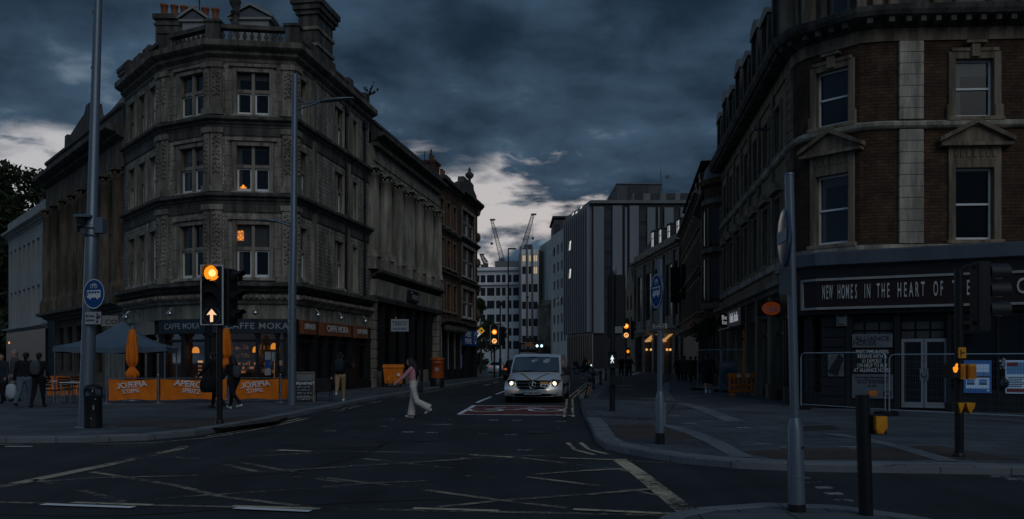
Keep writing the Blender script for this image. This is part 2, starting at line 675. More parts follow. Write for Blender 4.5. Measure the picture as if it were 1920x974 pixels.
cloth_beige = mat('beige_cotton', (.62, .56, .50), .9, .25, 5, bump=.3)
cloth_brown = mat('brown_cloth', (.10, .058, .035), .9, .25, 8)
cloth_grey = mat('grey_cloth', (.07, .075, .08), .9, .25, 8)
skin_m = mat('skin', (.42, .245, .18), .6, .1, 20)
hair_dark = mat('dark_hair', (.012, .009, .008), .55, .4, 30)
hair_grey = mat('grey_hair', (.22, .21, .20), .6, .3, 30)
shoe_white = mat('white_shoe', (.68, .68, .68), .6, .1, 10)
shoe_dark = mat('dark_shoe', (.015, .015, .016), .6, .1, 10)
eye_m = mat('eye', (.02, .015, .012), .3, 0)
rubber = mat('tyre_rubber', (.012, .012, .013), .85, .2, 6)
leaf_dark = mat('dark_leaf', (.028, .042, .018), .8, .5, .6)
bark = mat('bark', (.06, .048, .036), .95, .4, 4, bump=.4)
asphalt_col = (.0235, .0275, .0325)
asphalt = mat('asphalt', asphalt_col, .82, .55, .45, spec=.3, bump=.6)
# tarmac: aggregate speckle and wide bands polished by tyres
nt = asphalt.node_tree
b_ = nt.nodes['Principled BSDF']
old = b_.inputs['Base Color'].links[0].from_socket
tc = [n for n in nt.nodes if n.bl_idname == 'ShaderNodeTexCoord'][0]
for sc_, lo_, hi_, vec in ((42, .55, 1.5, None), (.9, .72, 1.25, (1.6, .12, 1))):
    n_ = nt.nodes.new('ShaderNodeTexNoise')
    n_.inputs['Scale'].default_value = sc_
    n_.inputs['Detail'].default_value = 3
    if vec:
        mp_ = nt.nodes.new('ShaderNodeMapping')
        mp_.inputs['Scale'].default_value = vec
        nt.links.new(tc.outputs['Object'], mp_.inputs['Vector'])
        nt.links.new(mp_.outputs['Vector'], n_.inputs['Vector'])
    else:
        nt.links.new(tc.outputs['Object'], n_.inputs['Vector'])
    rg_ = nt.nodes.new('ShaderNodeMapRange')
    rg_.inputs['From Min'].default_value = .3
    rg_.inputs['From Max'].default_value = .7
    rg_.inputs['To Min'].default_value = lo_
    rg_.inputs['To Max'].default_value = hi_
    nt.links.new(n_.outputs['Fac'], rg_.inputs['Value'])
    mx_ = nt.nodes.new('ShaderNodeMix')
    mx_.data_type = 'RGBA'
    mx_.blend_type = 'MULTIPLY'
    mx_.inputs['Factor'].default_value = 1
    nt.links.new(old, mx_.inputs['A'])
    nt.links.new(rg_.outputs['Result'], mx_.inputs['B'])
    old = mx_.outputs['Result']
nt.links.new(old, b_.inputs['Base Color'])
asphalt_lane = mat('cycle_lane_asphalt', (.034, .039, .046), .85, .3, .8, spec=.3, bump=.4)
paving = mat('paving_slabs', (.098, .108, .122), .85, .5, .5, spec=.2, bump=.25, brick=(.9, .6, (.070, .078, .088), (.022, .024, .026)))
granite = mat('granite_kerb', (.125, .137, .153), .75, .25, 1.2, spec=.4, bump=.2, brick=(.92, .5, (.18, .19, .205), (.06, .06, .062)))
brick_pave = mat('brick_paving', (.085, .06, .052), .88, .35, .9, bump=.3, brick=(.21, .105, (.07, .052, .047), (.03, .028, .027)))
red_lane = worn_paint('red_surface', (.15, .034, .032), (.06, .03, .03), .66, 7)
yellow_worn = worn_paint('worn_yellow_paint', (.42, .36, .26), asphalt_col, .51, 7)
yellow_faint = worn_paint('faint_yellow_paint', (.36, .31, .23), asphalt_col, .475, 6)
yellow_solid = worn_paint('yellow_paint', (.55, .47, .33), asphalt_col, .56, 9)
white_worn = worn_paint('worn_white_paint', (.66, .67, .68), asphalt_col, .54, 8)
white_solid = worn_paint('white_paint', (.78, .78, .78), asphalt_col, .62, 9)
white_faint = worn_paint('faint_white_paint', (.30, .32, .34), asphalt_col, .48, 7)


def glow(name, col, k):
    return mat(name, tuple(min(1, c) for c in col), .5, 0, emit=col, estr=k)


amber_lit = glow('lit_amber_lens', (1.0, .29, .014), 1.05)
amber_hot = glow('lit_amber_bulb', (1.0, .60, .20), 1.5)
amber_soft = glow('lit_amber_arrow', (1.0, .46, .15), 1.0)
arrow_soft = glow('lit_arrow', (1.0, .60, .36), .9)
white_lit = glow('lit_white_lamp', (.85, .95, 1.0), .9)
bluewhite_lit = glow('lit_blue_white_lamp', (.65, .95, 1.0), 2)
warm_lamp = glow('warm_lamp', (1.0, .32, .02), 1.05)
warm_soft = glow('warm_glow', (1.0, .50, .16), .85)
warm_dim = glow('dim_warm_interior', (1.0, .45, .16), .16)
warm_awning = glow('lit_awning', (1.0, .50, .17), .38)
head_lit = glow('lit_headlamp', (1.0, .82, .52), 2.4)
sign_lit = glow('lit_sign_letter', (.9, .95, 1.0), .22)
sky_lit = glow('lit_dormer_pane', (.95, .95, .90), .32)
room_lit = glow('lit_office_pane', (1.0, .75, .48), .32)
poster_lit = glow('lit_poster_paper', (.42, .60, .85), .09)
poster_blue = glow('lit_poster_blue', (.05, .15, .42), .07)
led_red = glow('lit_tail_lamp', (1.0, .2, .03), .22)

# ------------------------------------------------------------------ sky
W = bpy.data.worlds.new('World')
SC.world = W
W.use_nodes = True
nt = W.node_tree
for n in list(nt.nodes):
    nt.nodes.remove(n)


def N(tp, **kw):
    n = nt.nodes.new(tp)
    for k, v in kw.items():
        setattr(n, k, v)
    return n


def mth(op, a, b=None, c=None):
    n = N('ShaderNodeMath', operation=op)
    for i, q in enumerate((a, b, c)):
        if q is None:
            continue
        if isinstance(q, (int, float)):
            n.inputs[i].default_value = q
        else:
            nt.links.new(q, n.inputs[i])
    return n.outputs[0]


def sstep(x, a, b):
    n = N('ShaderNodeMapRange', interpolation_type='SMOOTHSTEP')
    n.inputs['From Min'].default_value = a
    n.inputs['From Max'].default_value = b
    if isinstance(x, (int, float)):
        n.inputs['Value'].default_value = x
    else:
        nt.links.new(x, n.inputs['Value'])
    return n.outputs['Result']


def mixc(f, a, b, blend='MIX'):
    n = N('ShaderNodeMix', data_type='RGBA', blend_type=blend)
    for k, q in (('Factor', f), ('A', a), ('B', b)):
        i = [x for x in n.inputs if x.name == k and (x.type == ('VALUE' if k == 'Factor' else 'RGBA'))][0]
        if isinstance(q, (int, float)):
            i.default_value = q
        elif isinstance(q, tuple):
            i.default_value = (*q, 1)
        else:
            nt.links.new(q, i)
    return [x for x in n.outputs if x.type == 'RGBA'][0]


def noise3(vec, scale, detail=6, rough=.55, dist=0.0):
    n = N('ShaderNodeTexNoise')
    n.inputs['Scale'].default_value = scale
    n.inputs['Detail'].default_value = detail
    n.inputs['Roughness'].default_value = rough
    n.inputs['Distortion'].default_value = dist
    nt.links.new(vec, n.inputs['Vector'])
    return n.outputs['Fac']


tc = N('ShaderNodeTexCoord')
sep = N('ShaderNodeSeparateXYZ')
nt.links.new(tc.outputs['Generated'], sep.inputs[0])
dx, dy, dz = sep.outputs
hor = mth('SQRT', mth('ADD', mth('MULTIPLY', dx, dx), mth('ADD', mth('MULTIPLY', dy, dy), 1e-6)))
elev = mth('DIVIDE', dz, hor)                      # tangent of the elevation
azi = mth('ARCTAN2', dx, dy)                       # 0 straight down the street
den = mth('ADD', mth('MAXIMUM', dz, 0.0), .26)     # flat cloud deck seen in perspective
cmb = N('ShaderNodeCombineXYZ')
nt.links.new(mth('DIVIDE', dx, den), cmb.inputs[0])
nt.links.new(mth('DIVIDE', dy, den), cmb.inputs[1])
deck = cmb.outputs[0]
cm2 = N('ShaderNodeCombineXYZ')
nt.links.new(mth('MULTIPLY', azi, 1.0), cm2.inputs[0])
nt.links.new(mth('MULTIPLY', elev, 2.4), cm2.inputs[1])
lay = cm2.outputs[0]
n_big = noise3(deck, 1.5, 7, .52, .3)
n_fine = noise3(deck, 5.5, 7, .55, .25)
n_edge = noise3(lay, 7.5, 7, .52, .3)
n_isl = noise3(lay, 5.5, 8, .55, .2)
# lower edge of the cloud deck: open sky under it to the left and ahead, closed to the right
drop = mth('MULTIPLY', sstep(azi, .07, .22), -.24)
eb = mth('ADD', .216, drop)
wob = mth('MULTIPLY', mth('SUBTRACT', n_edge, .5), .13)
front = sstep(dy, .25, .6)
eb = mth('SUBTRACT', mth('MULTIPLY', mth('ADD', eb, .3), front), .3)
deckm = sstep(mth('SUBTRACT', mth('ADD', elev, wob), eb), -.006, .026)
isl = sstep(mth('ADD', n_isl, mth('MULTIPLY', sstep(azi, -.06, .1), .12)), .520, .60)
cloud = mth('MAXIMUM', deckm, isl)
cl_lo = (.0095, .0195, .034)
cl_hi = (.047, .081, .125)
shade = sstep(mth('ADD', mth('MULTIPLY', n_big, .68), mth('MULTIPLY', n_fine, .32)), .37, .66)
ccol = mixc(shade, cl_lo, cl_hi)
thin = mth('MULTIPLY', sstep(mth('ADD', mth('MULTIPLY', n_big, .5), mth('MULTIPLY', n_fine, .5)), .555, .66), sstep(elev, .40, .22))
ccol = mixc(mth('MULTIPLY', thin, .5), ccol, (.26, .31, .35))
ccol = mixc(mth('MULTIPLY', sstep(elev, .10, .42), .42), ccol, mixc(1.0, ccol, (.55, .66, .72), 'MULTIPLY'))
sky = N('ShaderNodeTexSky', sky_type='NISHITA')
sky.sun_disc = False
sky.sun_elevation = RAD(2.0)
sky.sun_rotation = RAD(8)
sky.air_density = 1.0
sky.dust_density = 3.0
clear = mixc(.93, mixc(1.0, sky.outputs[0], (.05, .05, .05), 'MULTIPLY'), (.39, .385, .40))
base = mixc(cloud, clear, ccol)
below = sstep(elev, -.02, .0)
base = mixc(below, (.02, .022, .025), base)
# out-of-view sky gain added overhead, behind and leftward to light the street
behind = mth('MULTIPLY', sstep(dy, .45, -.55), sstep(elev, .12, .9))
up = sstep(dz, .5, .95)
west = mth('MULTIPLY', sstep(dx, -.52, -.95), 1.3)
gain = mth('ADD', mth('ADD', 1.0, west), mth('ADD', mth('MULTIPLY', behind, .55), mth('MULTIPLY', up, .3)))
fin = mixc(1.0, base, N('ShaderNodeCombineColor').outputs[0], 'MULTIPLY')
gc = fin.node.inputs
comb = [n for n in nt.nodes if n.bl_idname == 'ShaderNodeCombineColor'][0]
for i in range(3):
    nt.links.new(gain, comb.inputs[i])
bg = N('ShaderNodeBackground')
bg.inputs['Strength'].default_value = 1.3
nt.links.new(fin, bg.inputs['Color'])
wo = N('ShaderNodeOutputWorld')
nt.links.new(bg.outputs[0], wo.inputs['Surface'])

sl = bpy.data.lights.new('soft_key', 'SUN')  # soft key added for the open sky behind; the sunset lies ahead
sl.energy = .44
sl.angle = RAD(45)
sl.color = (.92, .97, 1.0)
so = bpy.data.objects.new('soft_key', sl)
COL.objects.link(so)
so.rotation_euler = (RAD(54), 0, RAD(22))
so.location = (0, -5, 60)

# ------------------------------------------------------------------ ground
PAVE = .12
g = MB()
g.quad((-1500, -60, 0), (1500, -60, 0), (1500, 2500, 0), (-1500, 2500, 0))
tag(g.build('road', asphalt), kind='structure')

kl = [(-70, 16.6), (-30, 16.4), (-9.8, 16.3), (-8.2, 16.4), (-7.2, 16.9), (-6.65, 17.9), (-6.4, 19.2), (-6.2, 21), (-6.05, 23.3), (-5.9, 26.4), (-5.5, 33.7), (-4.9, 39), (-4.35, 44), (-3.4, 52), (-2.2, 62), (-.3, 74), (1.5, 90), (3, 112), (3.6, 150)]
kr = [(13.0, 140), (11.5, 108), (9.0, 85), (7.2, 70), (5.1, 54.5), (3.6, 42), (2.75, 35), (2.28, 28), (2.0, 23.7), (1.78, 19), (1.62, 16.4), (1.66, 15.2), (1.9, 14.5), (2.2, 13.8), (2.7, 13.0), (3.3, 12.5), (4.2, 12.15), (7.3, 11.75), (60, 10.5)]
p = MB()
p.prism(kl + [(-70, 150)], 0, PAVE)
tag(p.build('pavement_west', paving), kind='structure')
p = MB()
p.prism(kr + [(60, 150), (40, 180), (14, 180)], 0, PAVE)
tag(p.build('pavement_east', paving), kind='structure')
KP = [(.012, -.02), (.012, .105), (-.012, .127), (-.31, .127), (-.31, .05)]
k = MB()
k.sweep(kl, KP)
tag(k.build('kerb_west', granite), kind='structure')
k = MB()
k.sweep(kr, [(.012, -.02), (.012, .105), (-.012, .127), (-.36, .127), (-.36, .05)])
tag(k.build('kerb_east', granite), kind='structure')
# refuge at the photographer's feet
rf = [G(1258, 985, .1), G(1290, 968, .1), G(1340, 958, .1), G(1450, 950, .1), G(1560, 954, .1), G(1680, 970, .1), G(1760, 985, .1)]
rp = [(q.x, q.y) for q in rf]
poly_r = rp + [(rp[-1][0] + .2, 5), (rp[0][0] + .1, 5)]
r = MB()
r.prism(poly_r, 0, .10)
tag(r.build('refuge_paving', paving), kind='structure')
r = MB()
r.sweep(list(reversed(rp)), [(-.012, -.02), (-.012, .09), (.01, .106), (.2, .106), (.2, .04)])
tag(r.build('refuge_kerb', granite), kind='structure')


def GP(px, py):
    q = G(px, py, PAVE)
    return (q.x, q.y)


# cycle lane and bands laid in the pavement, each sheet 4 mm above the last
s = MB()
s.poly([(*GP(1113, 752), PAVE + .004), (*GP(1141, 725), PAVE + .004), (*GP(1170, 709), PAVE + .004), (*GP(1210, 697), PAVE + .004), (*GP(1262, 697), PAVE + .004), (*GP(1262, 707), PAVE + .004), (*GP(1247, 724), PAVE + .004), (*GP(1262, 755), PAVE + .004)])
tag(s.build('cycle_lane', asphalt_lane), kind='structure')
s = MB()
s.poly([(*GP(1122, 797), PAVE + .004), (*GP(1240, 797), PAVE + .004), (*GP(1335, 823), PAVE + .004), (*GP(1140, 824), PAVE + .004)])
s.poly([(*GP(235, 790), PAVE + .004), (*GP(545, 778), PAVE + .004), (*GP(520, 790), PAVE + .004), (*GP(420, 803), PAVE + .004), (*GP(215, 800), PAVE + .004)])
s.poly([(*GP(1380, 846), PAVE + .004), (*GP(1760, 836), PAVE + .004), (*GP(1920, 862), PAVE + .004), (*GP(1460, 862), PAVE + .004)])
tag(s.build('tactile_paving', brick_pave), kind='structure')


def band(mb, pts, w, z, m=0):
    """flat ribbon on the ground along points"""
    pts = [Vector((q[0], q[1])) for q in pts]
    n = len(pts)
    L, Rr = [], []
    for i in range(n):
        d = (pts[min(i + 1, n - 1)] - pts[max(i - 1, 0)]).normalized()
        nn = Vector((-d.y, d.x)) * w / 2
        L.append((pts[i].x + nn.x, pts[i].y + nn.y, z))
        Rr.append((pts[i].x - nn.x, pts[i].y - nn.y, z))
    for i in range(n - 1):
        mb.quad(Rr[i], Rr[i + 1], L[i + 1], L[i], m)


s = MB()
band(s, [GP(1228, 796), GP(1262, 801), GP(1300, 813), GP(1340, 830), GP(1392, 858)], .34, PAVE + .008)
band(s, [GP(1278, 757), GP(1310, 765), GP(1345, 778), GP(1380, 792)], .45, PAVE + .008)
band(s, [GP(1555, 814), GP(1620, 824), GP(1700, 842), GP(1780, 866)], .30, PAVE + .008)
band(s, [GP(1118, 753), GP(1112, 760), GP(1118, 772), GP(1135, 784)], .3, PAVE + .008)
band(s, [GP(1250, 718), GP(1246, 735), GP(1258, 752)], .35, PAVE + .008)
tag(s.build('granite_bands', granite), kind='structure')
s = MB()
s.prism([GP(1088, 750), GP(1100, 783), GP(1243, 789), GP(1266, 757), GP(1180, 754)], PAVE, PAVE + .055)
tag(s.build('raised_paving', paving), kind='structure')
# worn repair patches in the carriageway
pm = mat('asphalt_patch', (.030, .032, .034), .85, .3, 1.2, bump=.4)
s = MB()
for a, b, c_, d in (((560, 830), (700, 826), (720, 838), (575, 842)), ((390, 878), (520, 874), (560, 886), (420, 893)), ((870, 700), (880, 700), (760, 748), (735, 748))):
    s.poly([(*G(*q).xy, .004) for q in (a, b, c_, d)])
s.poly([(*GP(1500, 800), PAVE + .004), (*GP(1560, 798), PAVE + .004), (*GP(1575, 806), PAVE + .004), (*GP(1500, 809), PAVE + .004)])
tag(s.build('asphalt_patches', pm), kind='structure')

tr_ = MB()
rnd = random.Random(21)
for i in range(9):
    x, y_ = rnd.uniform(-9, 6), rnd.uniform(8.5, 26)
    a_ = rnd.choice((0, PI / 2)) + rnd.uniform(-.3, .3)
    pts = []
    for j in range(14):
        pts.append((x, y_))
        a_ += rnd.uniform(-.22, .22)
        x += .45 * math.cos(a_)
        y_ += .45 * math.sin(a_)
    if max(abs(q[0] + 2) for q in pts) < 4.2 or max(q[1] for q in pts) < 15:
        band(tr_, pts, .035, .004)
tag(tr_.build('tar_seams', mat('tar_seam', (.012, .013, .014), .5, .3, 5)), kind='structure')

# ------------------------------------------------------------------ painted markings
Z1 = .008
mk = MB()
# thick borders of the yellow box
band(mk, [G(-120, 945), G(0, 914), G(200, 873), G(312, 848)], .22, Z1, 0)
band(mk, [G(1160, 862), G(1200, 890), G(1250, 930), G(1306, 975)], .23, Z1, 3)
band(mk, [G(300, 851), G(335, 843), G(345, 838)], .2, Z1, 3)
# faint lines of the lattice
for q in ([(682, 861), (961, 892), (1184, 920), (1290, 940)], [(420, 862), (600, 896), (765, 916), (944, 940), (1064, 954)], [(172, 886), (327, 911), (413, 932), (600, 955)], [(313, 857), (379, 862), (430, 874), (480, 885), (640, 905)], [(900, 850), (1165, 882), (1215, 892)], [(60, 900), (150, 920), (260, 950)]):
    band(mk, [G(*x) for x in q], .11, Z1, 1)
for q in ([(600, 916), (693, 908), (910, 898), (1150, 880)], [(560, 882), (717, 872), (944, 858)], [(823, 953), (944, 940), (1098, 929), (1225, 919)], [(79, 905), (172, 898), (344, 894), (495, 886), (653, 877)], [(206, 943), (361, 932), (653, 913)], [(330, 862), (500, 856), (620, 849)]):
    band(mk, [G(*x) for x in q], .10, Z1 + .004, 1)
for q in ([(860, 896), (945, 890)], [(1090, 885), (1168, 881)], [(1100, 930), (1222, 919)], [(655, 876), (728, 872)], [(860, 862), (930, 857)]):
    band(mk, [G(*x) for x in q], .115, Z1 + .008, 0)
# top and bottom edges
band(mk, [G(500, 846), G(760, 849), G(1050, 857)], .1, Z1, 1)
band(mk, [G(522, 845), G(585, 848)], .14, Z1 + .004, 3)
band(mk, [G(880, 854), G(962, 859)], .14, Z1 + .004, 3)
band(mk, [G(1050, 860), G(1165, 864)], .09, Z1 + .004, 3)
band(mk, [G(-60, 942), G(300, 949), G(700, 957), G(1280, 968)], .1, Z1, 1)
for a, b in (((135, 944), (285, 949)), ((435, 951), (600, 956)), ((775, 955), (935, 960)), ((1075, 957), (1275, 966))):
    band(mk, [G(*a), G(*b)], .10, Z1 + .004, 3)
# double yellow lines
def along(ks, offs, y0, y1):
    pts = [Vector(q) for q in ks if y0 <= q[1] <= y1]
    out = []
    for i, q in enumerate(pts):
        d = (pts[min(i + 1, len(pts) - 1)] - pts[max(i - 1, 0)]).normalized()
        out.append((q.x + d.y * offs, q.y - d.x * offs))
    return out


for o in (.28, .50):
    band(mk, along(kl, o, 17.5, 23.5), .075, Z1, 3)
    band(mk, along(kl, o, 26, 75), .075, Z1, 0)
    band(mk, along(kr, o, 26.5, 90), .075, Z1, 3)
for o in (.30, .55):
    band(mk, along(kr, o, 14.3, 17.0), .08, Z1, 3)
    band(mk, along(kr, o, 23.0, 28.5), .075, Z1 + .004, 3)
band(mk, [(-8.5, 16.05), (-6.9, 16.35), (-6.3, 17.3), (-6.0, 18.3)], .08, Z1, 0)
band(mk, [(-12, 16.0), (-8.5, 16.05)], .07, Z1 + .004, 0)
band(mk, [G(1130, 862), G(1300, 872), G(1480, 877)], .05, Z1, 0)
tag(mk.build('yellow_markings', [yellow_worn, yellow_faint, yellow_faint, yellow_solid]), kind='structure')

mw = MB()
# advance stop box for cycles
A0, A1, B0, B1 = G(860, 778), G(1066, 779.5), G(890, 761), G(1062, 762.5)
rb = MB()
rb.poly([(*q.xy, .004) for q in (A0, A1, B1, B0)])
tag(rb.build('cycle_box', red_lane), kind='structure')
band(mw, [A0, A1], .16, Z1, 1)
band(mw, [B0, B1], .16, Z1, 1)
band(mw, [A0, B0], .14, Z1 + .004, 1)
band(mw, [G(894, 755.5), G(921, 744.5)], .14, Z1, 1)
band(mw, [G(930, 740), G(948, 733.5)], .12, Z1, 1)
band(mw, [G(1040, 778.5), G(1078, 780)], .12, Z1, 1)
# bicycle painted in the box: wheels, frame and bars
cx, cy = .12, 27.1
for sx in (-.95, .95):
    pts = [(cx + sx + .52 * math.cos(a * PI / 9), cy + .75 * math.sin(a * PI / 9)) for a in range(19)]
    band(mw, pts, .13, Z1, 1)
band(mw, [(cx - .95, cy), (cx - .5, cy + 1.0), (cx + .55, cy + 1.0), (cx + .95, cy)], .12, Z1 + .004, 1)
band(mw, [(cx - .95, cy), (cx - .05, cy - .1), (cx + .55, cy + 1.0)], .12, Z1 + .008, 1)
band(mw, [(cx - .7, cy + 1.35), (cx - .3, cy + 1.35)], .14, Z1 + .004, 1)
band(mw, [(cx + .4, cy + 1.5), (cx + .85, cy + 1.5)], .14, Z1 + .004, 1)
# crossing studs
def stud(px, py, w=.32, h=.11, z=Z1, f=G):
    q = f(px, py)
    mw.box(q[0] - w / 2, q[0] + w / 2, q[1] - h / 2, q[1] + h / 2, z - .006, z + .006, 3)


for px, py in ((730, 787), (840, 787.5), (925, 788.5), (970, 789), (1052, 791), (620, 809), (668, 809.5), (765, 811), (810, 812), (908, 814), (958, 816), (1056, 820), (985, 845), (720, 800), (940, 801)):
    stud(px, py, .26, .09)
for i in range(9):
    stud(1430 + i * 19, 879 + i * 1.6 + i * i * .75, .20, .10)
for i in range(7):
    stud(1795 + i * 28, 882 + i * 4.0, .2, .09)
    stud(1800 + i * 34, 872 + i * 5.2 + 12, .2, .09)
for px, py in ((1150, 731), (1165, 731), (1180, 731.5), (1196, 748), (1215, 748.5), (1150, 748), (1236, 749)):
    q = G(px, py, PAVE)
    mw.box(q.x - .35, q.x + .35, q.y - .1, q.y + .1, PAVE + .006, PAVE + .012, 3)
for px, py in ((1200, 784), (1262, 780), (1290, 795), (1395, 803), (1430, 834), (1405, 835), (1345, 797), (1430, 812), (1480, 840), (1590, 839), (1610, 842)):
    q = G(px, py, PAVE)
    mw.box(q.x - .16, q.x + .16, q.y - .06, q.y + .06, PAVE + .006, PAVE + .014, 3)
band(mw, [GP(1186, 703), GP(1202, 698)], .3, PAVE + .008, 0)
band(mw, [GP(1205, 709), GP(1252, 709.5)], .25, PAVE + .008, 0)
band(mw, [GP(1150, 724), GP(1190, 723)], .16, PAVE + .008, 0)
band(mw, [G(752, 796), G(850, 797)], .35, Z1, 3)
band(mw, [G(80, 948), G(250, 954)], .11, Z1 + .008, 1)
band(mw, [G(440, 955), G(582, 961)], .11, Z1 + .008, 1)
band(mw, [G(10, 838), G(60, 838)], .10, Z1, 1)
for px, py in ((925, 718), (910, 722), (1088, 709), (1102, 703), (1118, 699)):
    q = G(px, py)
    band(mw, [(q.x, q.y - 1.2), (q.x + .3, q.y + 1.2)], .16, Z1, 0)
tag(mw.build('white_markings', [white_worn, white_solid, white_worn, white_faint]), kind='structure')
mh = MB()
for px, py, r_ in ((640, 768, .3), (795, 826, .34), (1010, 812, .3), (1170, 770, 0)):
    if r_:
        q = G(px, py)
        mh.lathe([(0.01, .006), (r_, .006), (r_, .012), (.01, .012)], (q.x, q.y, 0), 20)
tag(mh.build('manhole_covers', mat('cast_iron', (.03, .03, .032), .6, .3, 12)), kind='structure')

# ------------------------------------------------------------------ camera
cam = bpy.data.cameras.new('camera')
cam.sensor_fit = 'HORIZONTAL'
cam.sensor_width = 36
cam.lens = 36 * F / 1920
cam.shift_y = (HY - 487) / 1920
cam.clip_start = .1
cam.clip_end = 6000
co = bpy.data.objects.new('camera', cam)
COL.objects.link(co)
co.location = (0, 0, H)
co.rotation_euler = (PI / 2, 0, 0)
SC.camera = co
vs = SC.view_settings
vs.view_transform = 'Standard'
vs.look = 'None'
vs.exposure = 0
vs.gamma = 1
# ================================================================== buildings, left side
def pilaster(mb, seg, u, w, z0, z1, pr=.12, m=0, base=True):
    mb.M = seg.M
    mb.bbox(u, u + w, -pr, .05, z0, z1, m, .02)
    if base:
        mb.box(u - .05, u + w + .05, -pr - .06, .05, z0 - .003, z0 + .25, m)
        mb.box(u - .05, u + w + .05, -pr - .06, .05, z1 - .22, z1 + .003, m)


def carving(mb, seg, u, w, z0, z1, pr=.13, m=0, seed=1):
    """foliate relief: overlapping small bosses and scrolls on a panel"""
    rnd = random.Random(seed)
    mb.M = seg.M
    n = int((z1 - z0) / .17)
    for i in range(n):
        z = z0 + (i + .5) * (z1 - z0) / n
        for sx in (-1, 1):
            x = u + w / 2 + sx * w * (.22 + .08 * math.sin(i * 1.9))
            mb.ball((x, -pr, z + rnd.uniform(-.03, .03)), w * .17, .05, .075, 7, 4, m)
        mb.ball((u + w / 2 + w * .12 * math.sin(i * 2.2), -pr, z + .06), w * .12, .06, .06, 7, 4, m)


def roof_box(mb, pts, inward, z, m=0):
    """flat leads behind the parapet, closing the shell"""
    mb.M = Matrix()
    mb.poly([(*q, z) for q in list(pts) + list(inward)], m)


COR = lambda z, h, o: [(.0, z), (.05, z), (.05, z + h * .18), (o * .45, z + h * .35), (o * .45, z + h * .5), (o * .85, z + h * .62), (o, z + h * .7), (o, z + h), (0, z + h)]

# ------------------------------------------------------------------ corner building of pale stone with the cafe
M0, M1, M2, M3, M4 = (-18.85, 41.6), (-15.36, 37.4), (-12.71, 36.0), (-9.3, 36.47), (-7.70, 45.9)
MP = [M0, M1, M2, M3, M4]
moka = thing('corner_building', 'pale stone corner building three storeys over a cafe, balustrade and clay chimney pots on top', 'building', (-11, 38, 0))
SL, SB, SA, SF = Seg(M0, M1), Seg(M1, M2), Seg(M2, M3), Seg(M3, M4)
rows = [(5.1, 7.34), (8.75, 10.67), (12.0, 13.8)]
wl = [(.75, .95), (2.35, .95), (3.95, .9)]
wb = [(SB.u(338), SB.u(384) - SB.u(338))]
wa = [(SA.u(444), SA.u(505) - SA.u(444))]
wf = [(SF.u(557), .95), (SF.u(626), 1.1), (SF.u(660), .62)]
w_ = MB()
for seg, ws in ((SL, wl), (SB, wb), (SA, wa), (SF, wf)):
    w_.M = seg.M
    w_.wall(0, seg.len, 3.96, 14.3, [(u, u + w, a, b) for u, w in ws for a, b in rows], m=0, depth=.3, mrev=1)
roof_box(w_, MP, [(-14, 50), (-22, 46)], 14.6, 1)
bk = [M4, (-14, 50), (-22, 46), M0]
for q0, q1 in zip(bk[:-1], bk[1:]):
    w_.quad((*q0, .1), (*q1, .1), (*q1, 14.6), (*q0, 14.6), 1)
w_.build('wall', [stone, stone_trim], moka, True)
c = MB()
c.sweep(MP, COR(14.2, .78, .5), 0)
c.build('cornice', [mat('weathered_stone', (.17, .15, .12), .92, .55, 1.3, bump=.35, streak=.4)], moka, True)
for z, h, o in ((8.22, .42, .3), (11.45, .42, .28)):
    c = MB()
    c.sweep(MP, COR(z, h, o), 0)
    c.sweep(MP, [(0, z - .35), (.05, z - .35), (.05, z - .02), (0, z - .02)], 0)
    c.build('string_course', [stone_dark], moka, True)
c = MB()
c.sweep(MP, COR(4.35, .5, .55), 0)
c.sweep(MP, [(0, 3.98), (.12, 3.98), (.2, 4.1), (.3, 4.16), (.3, 4.34), (0, 4.34)], 1)
for seg in (SL, SB, SA, SF):
    c.M = seg.M
    n = int(seg.len / .22)
    for i in range(n):
        c.box((i + .3) * seg.len / n, (i + .75) * seg.len / n, -.42, -.1, 4.22, 4.345, 1)
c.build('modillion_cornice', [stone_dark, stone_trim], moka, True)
c = MB()
for seg, spans in ((SA, [(0, .48), (SA.len - .5, .5)]), (SB, [(.05, .42), (SB.len - .36, .34)]), (SF, [(.04, .4)]), (SL, [(SL.len - .42, .38)])):
    for u, w in spans:
        for a, b in ((4.9, 8.15), (8.7, 11.4), (11.95, 14.15)):
            pilaster(c, seg, u, w, a, b, .1, 0)
            carving(c, seg, u + .04, w - .08, a + .75, b - .35, .11, 0, int(a * 7 + u * 5))
for u in (SF.u(584), SF.u(649)):
    for a, b in ((4.9, 8.15), (8.7, 11.4), (11.95, 14.15)):
        pilaster(c, SF, u, .34, a, b, .12, 0, False)
c.build('carved_pilasters', [stone_trim], moka, True)
sur = (.17, 'plain')
for seg, ws in ((SL, wl), (SB, wb), (SA, wa), (SF, wf)):
    for u, w in ws:
        for a, b in rows:
            st = 'cross' if w > .9 else 'sash'
            win(moka, seg, u, a, w, b - a, st, (stone_trim, timber_white), glass_blue if seg in (SA, SB) else glass, surround=sur)
